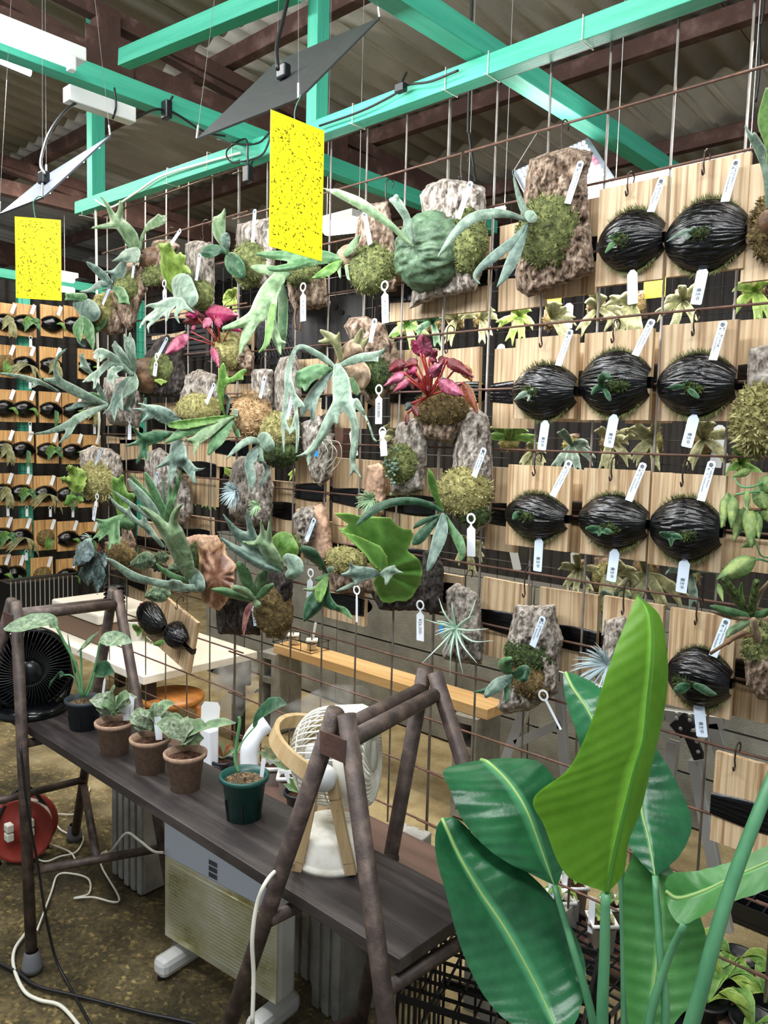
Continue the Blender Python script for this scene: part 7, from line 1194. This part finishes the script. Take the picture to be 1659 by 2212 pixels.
pk = plank('brown low plank under the white square pots', .18, 1.1, .16, .34, .075, .02, PLANK2); cinder('concrete block carrying the low brown plank', (.3, .25, 0.055), 0, (PI / 2, 0, 0)); cinder('concrete block carrying the low plank\'s right end', (1.02, .25, .055), 0, (PI / 2, 0, 0))
for k, (lab, x, y) in enumerate((('white square pot with tag and small ferns, nearest on the low plank', .44, .205), ('white square pot with tag, middle of the low plank', .43, .30), ('white square pot, farther left on the low plank', .31, .22), ('white square pot at the back left of the low plank', .30, .31))):
    tt, PP = pot(lab, 0, 0, .046, .036, .085, WHITE, COIR, base=np.array([x, y, .0755]), n=4); r = random.Random(k)
    moss_c = PP + np.array([0, 0, .085])
    for q in range(9): a_ = r.uniform(0, 2 * PI); l = r.uniform(.03, .06); blade3(tt, (L_LIME, L_GRN, L_OLV)[q % 3], [moss_c, moss_c + np.array([math.cos(a_) * l * .6, math.sin(a_) * l * .6, l * .5]), moss_c + np.array([math.cos(a_) * l, math.sin(a_) * l, l * .35])], (.003, .009, .002), up=(0, 0, 1))
    c_ = PP + np.array([-.015, -.03, .10]); tag(MB().box(c_, (.018, .0015, .10)).build('plant_stick', TAGW), 'white stick in the ' + lab.replace(' with tag and small ferns', ''), 'tag', 'plant sticks in the square pots')
P = pZ(1560, 2120, .10); tr = thing('pot_tray', 'black tray of round pots with bright green seedlings at the lower right', 'tray', (P[0], P[1], 0)); g = MB()
MB().box((P[0] + .05, P[1] + .02, .01), (.44, .32, .02)).build('tray_base', BLACK, tr, bevel=.004); k = 0
for i in range(4):
    for j in range(3):
        c_ = np.array([P[0] - .11 + .105 * i, P[1] - .085 + .105 * j, .02]); MB().lathe([(0, 0), (.036, 0), (.049, .078), (.053, .078), (.053, .083), (.046, .083), (.042, .066), (0, .062)], c_, 22).build('round_pot', BLACK, tr, True); r = random.Random(i * 3 + j)
        for q in range(5): a_ = r.uniform(0, 2 * PI); l = r.uniform(.04, .075); b0 = c_ + np.array([0, 0, .065]); blade3(tr, (L_GRN, L_LIME)[q % 2], [b0, b0 + np.array([math.cos(a_) * l * .5, math.sin(a_) * l * .5, .035]), b0 + np.array([math.cos(a_) * l, math.sin(a_) * l, .042]), b0 + np.array([math.cos(a_) * l * 1.3, math.sin(a_) * l * 1.3, .03])], (.004, .018, .02, .002), 'seedling_leaf')
P = pZ(1590, 1935, .05); t = thing('cell_tray', 'black seedling cell tray on the floor far behind the leaves at right', 'tray', P); g = MB()
for i in range(7): g.box((P[0] + .045 * i, P[1] + .1, .03), (.005, .3, .055))
for j in range(7): g.box((P[0] + .135, P[1] - .05 + .05 * j, .03), (.28, .005, .055))
o = g.build('cell_walls', BLACK, t); o['kind'] = 'stuff'; MB().box((P[0] + .135, P[1] + .1, .005), (.29, .31, .01)).build('base', BLACK, t)
# ---------------------------------------------------------------- far rack: boards copied from a few hand-built kinds
def rib(pts, w, cup=.2, lat=5):
    n0 = len(pts); P = smoothpath(pts, 4); w = np.interp(np.linspace(0, 1, len(P)), np.linspace(0, 1, n0), w); T = np.gradient(P, axis=0); T /= np.linalg.norm(T, axis=1)[:, None]; V = []; A = []; up = np.array([0, -1.0, .25])
    for p, t_, ww in zip(P, T, w):
        s = np.cross(t_, up); s /= np.linalg.norm(s) + 1e-9; nn = np.cross(s, t_)
        for q in np.linspace(-1, 1, lat): V.append(p + s * q * ww + nn * cup * q * q * ww); A.append(abs(q))
    return mesh('leaf', V, [(i * lat + k, i * lat + k + 1, (i + 1) * lat + k + 1, (i + 1) * lat + k) for i in range(len(P) - 1) for k in range(lat - 1)], True, {'lat': np.array(A)})
FARF = film_mesh(.078, .058, .05, 3.3, 24, 26)
def far_proto(kind):
    """list of (name, mesh, material, location) in board space, board facing -Y"""
    r = random.Random(kind * 11 + 5); parts = [('board', board_mesh(.155, .215), WOODW, (0, 0, 0))]
    if kind != 3: parts.append(('film_wrap', FARF, FILM, (0, -.006, -.02)))
    else:
        V = []; 
        for i in range(8):
            for k in range(16): th = PI / 2 * i / 7; a = 2 * PI * k / 16; V.append((.06 * math.sin(th) * math.cos(a) * (1 + .1 * r.random()), -.006 - .045 * math.cos(th), -.02 + .06 * math.sin(th) * math.sin(a) * (1 + .1 * r.random())))
        parts.append(('moss', mesh('moss', V, [(i * 16 + k, i * 16 + (k + 1) % 16, (i + 1) * 16 + (k + 1) % 16, (i + 1) * 16 + k) for i in range(7) for k in range(16)], True), MOSSB, (0, 0, 0)))
    n = (1, 5, 3, 4, 6, 2)[kind]; lm = (L_GRN, L_OLV, L_MID, L_GRN, L_OLV, L_MID)[kind]
    for i in range(n):
        a = r.uniform(-2.6, .5) if kind != 4 else r.uniform(-3.1, .2); l = (.05, .085, .06, .06, .14, .09)[kind] * r.uniform(.8, 1.25); b0 = np.array([.012, -.056, -.02]); c, s = math.cos(a), math.sin(a); wd = (.012, .014, .016, .022, .009, .012)[kind]
        parts.append(('leaf', rib([b0, b0 + np.array([c * l * .4, -.03, s * l * .3 + .012]), b0 + np.array([c * l * .75, -.04, s * l * .7]), b0 + np.array([c * l, -.035, s * l - .02])], (.003, wd, wd * .9, .001)), lm, (0, 0, 0)))
    if kind in (1, 2): parts.append(('shield_frond', rib([np.array([-.03, -.05, -.04]), np.array([-.01, -.066, -.02]), np.array([.01, -.064, .0]), np.array([.025, -.05, .015])], (.01, .03, .03, .008), .3), L_OLV if kind == 1 else L_GRN, (0, 0, 0)))
    return parts
PROTO = [far_proto(k) for k in range(6)]
rows = [660, 750, 846, 934, 1027, 1122, 1203]; cols = [[10, 53, 111, 160], [8, 52, 109, 190], [8, 52, 108, 157, 192], [6, 48, 102, 156, 195], [4, 45, 96, 145, 190], [2, 44, 97, 146, 190], [-2, 30, 90, 144]]
what = ['single-leaved', 'tan-shielded', 'green-shielded', 'mossy bright green', 'spidery long-fronded', 'two-leaved']; pos = ['first', 'second', 'third', 'fourth', 'fifth']; rown = ['top', 'second', 'third', 'fourth', 'fifth', 'sixth', 'lowest']; kinds = [[1, 2, 0, 5], [3, 4, 1, 0], [0, 0, 5, 0, 1], [1, 5, 2, 0, 4], [1, 2, 4, 5, 0], [2, 4, 3, 0, 5], [0, 5, 3, 0]]
lab_me = MB().box((0, 0, 0), (.024, .0015, .075)).mesh('strip'); tagm = MB().box((0, 0, -.03), (.019, .0015, .05)); tagm.lathe([(.009, -.001), (.012, -.001), (.012, .001), (.009, .001), (.009, -.001)], (0, 0, .008), 14, (0, 1, 0)); tag_me = tagm.mesh('tag_body')
for r_, (v, cs) in enumerate(zip(rows, cols)):
    for c_, u in enumerate(cs):
        P = pX(u, v + 33 + (u - 80) * .04, -4.145); w = '%s row, %s from the left' % (rown[r_], pos[c_])
        t = thing('far_wrapped_board', what[kinds[r_][c_]] + ' fern board on the far rack, ' + w, 'mounted plant', P, 'boards on the far rack', PI / 2)
        for nm, me, m, loc in PROTO[kinds[r_][c_]]:
            o = link(nm, me, m, t, False); o.location = loc
        tl = thing('far_label', 'slanted white label on the far rack board, ' + w, 'label', P + np.array([.03, .045, .075]), 'labels on the far rack', PI / 2); o = link('strip', lab_me, TAGW, tl, False); o.rotation_euler = (-.2, .42, 0)
        if (r_ * 3 + c_) % 3 == 1 or r_ in (4,):
            tl = thing('far_tag', 'white ring tag under the far rack board, ' + w, 'tag', P + np.array([.045, .02, -.125]), 'ring tags on the far rack', PI / 2); link('tag_body', tag_me, TAGW, tl, False)
P = pX(100, 1262, -3.6); P[2] = .0
t = thing('wire_rack_basket', 'dark wire basket on the floor below the far rack', 'basket', P); q = pX(100, 1255, -3.6); g = MB()
for k in range(14): g.tube([(q[0], q[1] - .22 + .03 * k, 0), (q[0], q[1] - .22 + .03 * k, q[2] + .02)], .003, 5)
o = g.build('wires', ALU, t); o['kind'] = 'stuff'; g = MB(); g.tube([(q[0], q[1] - .24, q[2] + .03), (q[0], q[1] + .2, q[2] + .03)], .008, 6); g.box((q[0] - .12, q[1], q[2] * .5), (.2, .44, q[2])); g.build('frame', BLACK, t)
# ---------------------------------------------------------------- lamps, sticky traps, wires overhead
LEDW = mat('led_white', [(0, (255, 255, 255)), (1, (255, 255, 255))], .5, emit=((255, 250, 240), 6)); TUBE = mat('tube_glow', [(0, (255, 255, 255)), (1, (255, 255, 255))], .5, emit=((240, 250, 255), 14)); LEDR = mat('led_red', [(0, (255, 80, 90)), (1, (255, 80, 90))], .5, emit=((255, 40, 60), 9)); LEDB = mat('led_blue', [(0, (90, 80, 255)), (1, (90, 80, 255))], .5, emit=((70, 50, 255), 9)); BOARDD = mat('dark_lamp_back', [(.3, (66, 68, 68)), (.7, (80, 82, 82))], .45, (60, 60, 60), metal=.3); BOARDG = flat('grey_lamp_back', (96, 102, 112), .4, metal=.2); PANW = flat('lamp_panel_white', (140, 148, 162), .4)
WIREG = flat('grey_hanging_wire', (112, 110, 106), .5)
def plane_hit(u, v, P0, n): d = ray(u, v); return CAM + d * (((P0 - CAM) @ n) / (d @ n))
def led_board(lab, L, T, R, B, dep, m, power):
    n = np.array([0, 1, -1.0]) / math.sqrt(2); b = pD(B[0], B[1], dep); Q = [plane_hit(*x, b, n) for x in (L, T, R, B)]; c = sum(Q) / 4; t = thing('led_board_lamp', lab, 'lamp', c, 'hanging LED grow boards'); mb = MB()
    mb.add([q for q in Q] + [q + n * .004 for q in Q], [(0, 1, 2, 3), (7, 6, 5, 4), (0, 4, 5, 1), (1, 5, 6, 2), (2, 6, 7, 3), (3, 7, 4, 0)]); mb.build('board', m, t)
    for i in range(6):
        for j in range(4): a, b_ = (i + .5) / 6, (j + .5) / 4; p = Q[0] * (1 - a) * (1 - b_) + Q[3] * a * (1 - b_) + Q[1] * (1 - a) * b_ + Q[2] * a * b_; MB().box(p + n * .006, (.006, .003, .003)).build('led', LEDW, t)
    MB().box((Q[1] + Q[3]) / 2 * .5 + c * .5 - n * .012, (.03, .02, .03)).build('plug', BLACK, t, bevel=.004)
    area('led_board_light', tuple(c + n * .02), tuple(c + n), np.linalg.norm(Q[3] - Q[0]), np.linalg.norm(Q[1] - Q[0]) * .8, power, (.97, .99, 1.0)); top = []
    for q, k in ((Q[0], 0), (Q[2], 2), (Q[3], 3), (Q[1], 1)): up = np.array([c[0] * .6 + q[0] * .4, c[1] * .6 + q[1] * .4, min(2.95, q[2] + 1.1)]); MB().tube([q, up], .0005, 5).build('hanging_wire', WIREG, t); MB().tube([q, q + (up - q) * .03], .0028, 6).build('wire_clip', ALU, t)
    return t, Q
t, QA = led_board('dark tilted LED board lamp hanging above the large yellow trap', (425, 299), (598, 132), (820, 37), (645, 212), 1.45, BOARDD, 8)
t, QB = led_board('pale tilted LED board lamp hanging above the small left yellow trap', (-2, 462), (100, 378), (238, 292), (92, 426), 1.75, BOARDG, 8)
# yellow sticky traps on wires
rgt = np.array([RM[0][0], RM[0][1], 0]); rgt /= np.linalg.norm(rgt)
def bigtrap(lab, box, dep, tw, seed, nb, hk, skew=0.0, end=None):
    u0, v0, u1, v1 = box; c = pD((u0 + u1) / 2, (v0 + v1) / 2, dep); w = (u1 - u0) * dep / F / max(.2, math.cos(tw)); h = (v1 - v0) * dep / F; e = np.array([math.cos(tw) * rgt[0] - math.sin(tw) * rgt[1], math.sin(tw) * rgt[0] + math.cos(tw) * rgt[1], skew]); e /= np.linalg.norm(e); t = trap('sticky_trap', lab, c, e, (0, 0, 1), w, h, seed, nb); MB().tube(smoothpath([pD(*q, dep - .004) for q in hk] + ([end] if end is not None else []), 5), .0012, 6).build('wire_hook', flat('green_wire', (60, 120, 100), .5) if 'green_wire' not in MAT else MAT['green_wire'], t, True)
bigtrap('large yellow sticky trap speckled with insects in front of the rack', (588, 266, 695, 545), 1.40, .62, 1, 420, [(650, 285), (645, 296), (641, 280), (636, 250), (640, 228), (648, 212), (650, 206)], -.09, QA[3]); bigtrap('smaller yellow sticky trap speckled with insects at the far left', (36, 474, 130, 645), 1.75, .12, 2, 420, [(84, 480), (80, 488), (76, 470), (72, 440), (78, 428), (86, 424)], -.02, QB[3])
# driver box, fluorescent fixture
x = -.78; P = pX(216, 228, x); P[0] += 0; c = np.array([-.752, P[1], 2.325]); t = thing('driver_box', 'white LED driver box strapped to the teal crosswise beam', 'driver box', c); c = pX(217, 228, -.745); MB().box(c, (.04, .19, .04)).build('case', WHITE, t, bevel=.003); MB().tube(smoothpath([c + np.array([.02, .03, .05]), c + np.array([.028, .03, .0]), c + np.array([.01, .03, -.028])], 4), .003, 6).build('strap', CABLE, t, True)
f1, f0 = pX(150, 146, -.66), pX(-60, 68, -.66); e = f1 - f0; t = thing('tube_lamp', 'white fluorescent lamp with glowing tube at the top left', 'lamp', (f0 + f1) / 2); f1[2] = f0[2] = (f0[2] + f1[2]) / 2
MB().box((f0 + f1) / 2 + np.array([-.012, .02, .042]), (.05, np.linalg.norm(f1 - f0) + .04, .034)).build('housing', WHITE, t, bevel=.004); MB().tube([f0 + np.array([.01, 0, .004]), f1 + np.array([.01, -.012, .004])], .009, 14).build('tube', TUBE, t, True); MB().box(f1 + np.array([.006, .002, .008]), (.024, .018, .036)).build('lamp_holder', WHITE, t, bevel=.004); MB().tube([pX(-30, 118, -1.3), pX(66, 158, -1.3)], .010, 10).build('second_tube', TUBE, t, True)
area('tube_lamp_light', tuple((f0 + f1) / 2 + np.array([.03, 0, -.03])), tuple((f0 + f1) / 2 + np.array([.2, 0, -1])), .03, .3, 6, (.95, .98, 1))
# bright LED panel behind the largest bark slab
y = .38; pc = pY(1226, 366, y); t = thing('led_panel_lamp', 'white LED panel lamp with bright dots behind the largest bark slab', 'lamp', pc); Q = [pY(*q, yy) for q, yy in (((1110, 368), .38), ((1272, 296), .62), ((1345, 408), .52), ((1172, 488), .30))]; n = np.cross(Q[3] - Q[0], Q[1] - Q[0]); n /= np.linalg.norm(n); n = n if n @ (CAM - pc) > 0 else -n; MB().add(Q + [q - n * .012 for q in Q], [(0, 1, 2, 3), (7, 6, 5, 4), (0, 4, 5, 1), (1, 5, 6, 2), (2, 6, 7, 3), (3, 7, 4, 0)]).build('panel', PANW, t, bevel=.003)
ledm = MB().box((0, 0, 0), (.0065, .0065, .0065)).mesh('led'); mats = (LEDW, LEDR, LEDB); ms = [ledm.copy() for _ in range(3)]
for k in range(3): ms[k].materials.append(mats[k])
for i in range(16):
    for j in range(11):
        a, b = (i + .8) / 17.6, (j + .8) / 12.6; p = Q[0] * (1 - a) * (1 - b) + Q[1] * a * (1 - b) + Q[3] * (1 - a) * b + Q[2] * a * b; k = 1 if (j in (4, 5) and i % 3 == 0) else (2 if (i, j) in ((12, 7), (5, 5)) else 0); o = link('led', ms[k], None, t, False); o.location = Vector(p + n * .004) - Vector(pc)
for q, w in ((Q[0], (-.0, -.0)), (Q[1], (0, 0))): MB().tube([q, q * .55 + pY(1226, 180, .45) * .45], .0014, 5).build('hanging_wire', ALU, t)
area('panel_lamp_light', tuple(pc + n * .06), tuple(pc + n * .06 + n), .26, .2, 1.5, (1, .98, .97))
for lab, a, b, y, w in (('long glowing tube lamp above the top right wrapped boards', (1330, 400), (1620, 338), .45, .018), ('glowing lamp behind the tan-shielded fern right of the yellow trap', (706, 494), (775, 486), .35, .05), ('glowing tube lamp low behind the largest bark slab', (1010, 470), (1090, 452), .55, .012)):
    A_, B2 = pY(*a, y), pY(*b, y); t = thing('tube_lamp', lab, 'lamp', (A_ + B2) / 2); MB().box((A_ + B2) / 2 + np.array([0, 0, w * .6]), (np.linalg.norm(B2 - A_), w * 1.4, w * .5)).build('housing', WHITE, t); MB().tube([A_, B2], w * .5, 10).build('tube', LEDW if w < .04 else TUBE, t, True); [MB().tube([q + np.array([0, 0, w * .8]), np.array([q[0], q[1], 3.12])], .0012, 5).build('hanging_wire', ALU, t) for q in (A_, B2)]
P0 = pX(140, 602, -3.9); t = thing('tube_lamp', 'distant glowing twin tube lamp right of the small yellow trap', 'lamp', P0)
for dz in (0, -.07): MB().tube([P0 + np.array([0, -.06, dz]), P0 + np.array([0, .06, dz])], .02, 8).build('tube', TUBE, t, True)
MB().box(P0 + np.array([0, 0, .03]), (.06, .16, .03)).build('housing', WHITE, t); MB().tube([P0, P0 * np.array([1, 1, 0]) + np.array([0, 0, 3.16])], .0015, 5).build('hanging_wire', ALU, t)
# cables along the beams
cable('grey white cable draped along the short teal beam', [pY(206, 432, -.066), pY(230, 446, -.07), pY(250, 444, -.07), pY(300, 412, -.07), pY(350, 380, -.07), pY(440, 352, -.066), pY(520, 330, -.064)], .004, CABLEW); cable('white cable running down the rack\'s left end', [pY(206, 430, -.05), pY(208, 520, -.02), pY(210, 700, -.015), pY(214, 900, -.015), pY(212, 960, -.015)], .005, CABLEW)
cable('black cable coil tied at the beam corner', [pY(470, 300, -.1), pY(520, 312, -.1), pY(560, 308, -.1), pY(585, 285, -.1), pY(570, 330, -.1), pY(540, 345, -.1), pY(500, 350, -.1), pY(490, 325, -.1), pY(530, 300, -.1), pY(535, 340, -.1), pY(537, 355, -.1)], .003, CABLE); cable('black cable along the long teal beam', [pY(820, 0, -.3), pY(860, 45, -.25), pY(800, 230, -.08), pY(870, 190, -.075), pY(930, 178, -.075), pY(990, 152, -.075)], .003, CABLE) if False else cable('black cable along the long teal beam', [pY(690, 272, -.07), pY(780, 240, -.07), pY(850, 205, -.07), pY(880, 184, -.075), pY(930, 176, -.075), pY(990, 152, -.075)], .003, CABLE)
cable('black lamp cord hanging from the driver box', [pX(172, 218, -.745), pX(140, 240, -.72), pX(105, 290, -.7), pX(88, 350, -.66), pD(98, 378, 1.8)], .0035, CABLE); cable('black cable from driver box along the crosswise beam', [pX(262, 252, -.745), pX(300, 250, -.745), pX(340, 236, -.745), pX(380, 246, -.745), pX(440, 284, -.745), pX(486, 294, -.745)], .0035, CABLE); cable('black lamp cord rising from the dark LED board', [pD(600, 150, 1.5), pD(598, 100, 1.52), pD(612, 40, 1.56), pD(628, -30, 1.6)], .004, CABLE); cable('black cord hanging behind the rack at the right', [pY(1650, 0, .6) * np.array([1, 1, 0]) + np.array([0, 0, 3.12]), pY(1650, 0, .6), pY(1640, 60, .6), pY(1640, 150, .6), pY(1632, 220, .6)], .004, CABLE); cable('black cord hanging behind the green ball fern', [pY(1012, 222, .3) * np.array([1, 1, 0]) + np.array([0, 0, 3.15]), pY(1012, 222, .3), pY(1014, 290, .3), pY(1020, 340, .3), pY(1028, 395, .3)], .004, CABLE)
for lab, u, v in (('black junction plug on the long teal beam', 866, 190), ('black switch box hanging below the beam corner', 535, 376), ('black connector on the crosswise beam', 360, 238)): c = pY(u, v, -.09) if u != 360 else pX(360, 238, -.74); t = thing('plug_box', lab, 'plug', c); MB().box(c, (.03, .02, .022 if u == 866 else .05)).build('case', BLACK, t, bevel=.003); MB().tube([c + np.array([0, 0, .01]), c + np.array([0, .02, .045])], .003, 6).build('lead', CABLE, t)
tie = MB().tube([(0, sy * .0255, sz * .0275) for sy, sz in ((-1, -1), (-1, 1), (1, 1), (1, -1), (-1, -1))] + [(.004, -.04, -.03)], .0013, 5).mesh('cable_tie', True)
for k, x in enumerate((-1.9, -1.25, -1.0, -.86, -.3, .03, .16, .41)):
    o = link('cable_tie', tie, CABLEW); o.location = (x, -.033, 2.306 + (.025 if x < -.8 else 0)); tag(o, 'white cable tie round the teal beam, %s from the left' % ('first second third fourth fifth sixth seventh eighth'.split()[k]), 'cable tie', 'white cable ties on the teal beams', 'thing')
# mist drifting from the humidifier spouts
def mist(lab, pts, r, dens, seed):
    m = bpy.data.materials.new('mist'); m.use_nodes = True; t = m.node_tree; t.nodes.remove(t.nodes['Principled BSDF']); v = t.nodes.new('ShaderNodeVolumePrincipled'); v.inputs['Color'].default_value = (.9, .88, .84, 1); tc = t.nodes.new('ShaderNodeTexCoord'); n = nd(t, 'ShaderNodeTexNoise', Scale=16.0, Detail=4.0); mr = nd(t, 'ShaderNodeMapRange'); mr.inputs['From Min'].default_value = .42; mr.inputs['From Max'].default_value = .72; mr.inputs['To Max'].default_value = dens
    t.links.new(tc.outputs['Object'], n.inputs['Vector']); t.links.new(n.outputs['Fac'], mr.inputs['Value']); t.links.new(mr.outputs[0], v.inputs['Density']); t.links.new(v.outputs[0], t.nodes['Material Output'].inputs['Volume']); P_ = smoothpath(pts, 5); o = MB().tube(P_, np.interp(np.linspace(0, 1, len(P_)), np.linspace(0, 1, len(r)), r), 14).build('mist', m, None, True); tag(o, lab, 'mist', None, 'stuff')
mist('puff of mist rising behind the white humidifier chute', [pY(500, 1560, .12), pY(505, 1510, .14), pY(510, 1470, .16), pY(540, 1430, .18)], (.03, .07, .1, .04), 22, 1); mist('mist drifting from the bent humidifier pipe', [pD(578, 1562, d6 + .06), pD(640, 1545, d6 + .12), pD(720, 1520, d6 + .3), pD(790, 1500, d6 + .4)], (.02, .04, .06, .03), 9, 2)
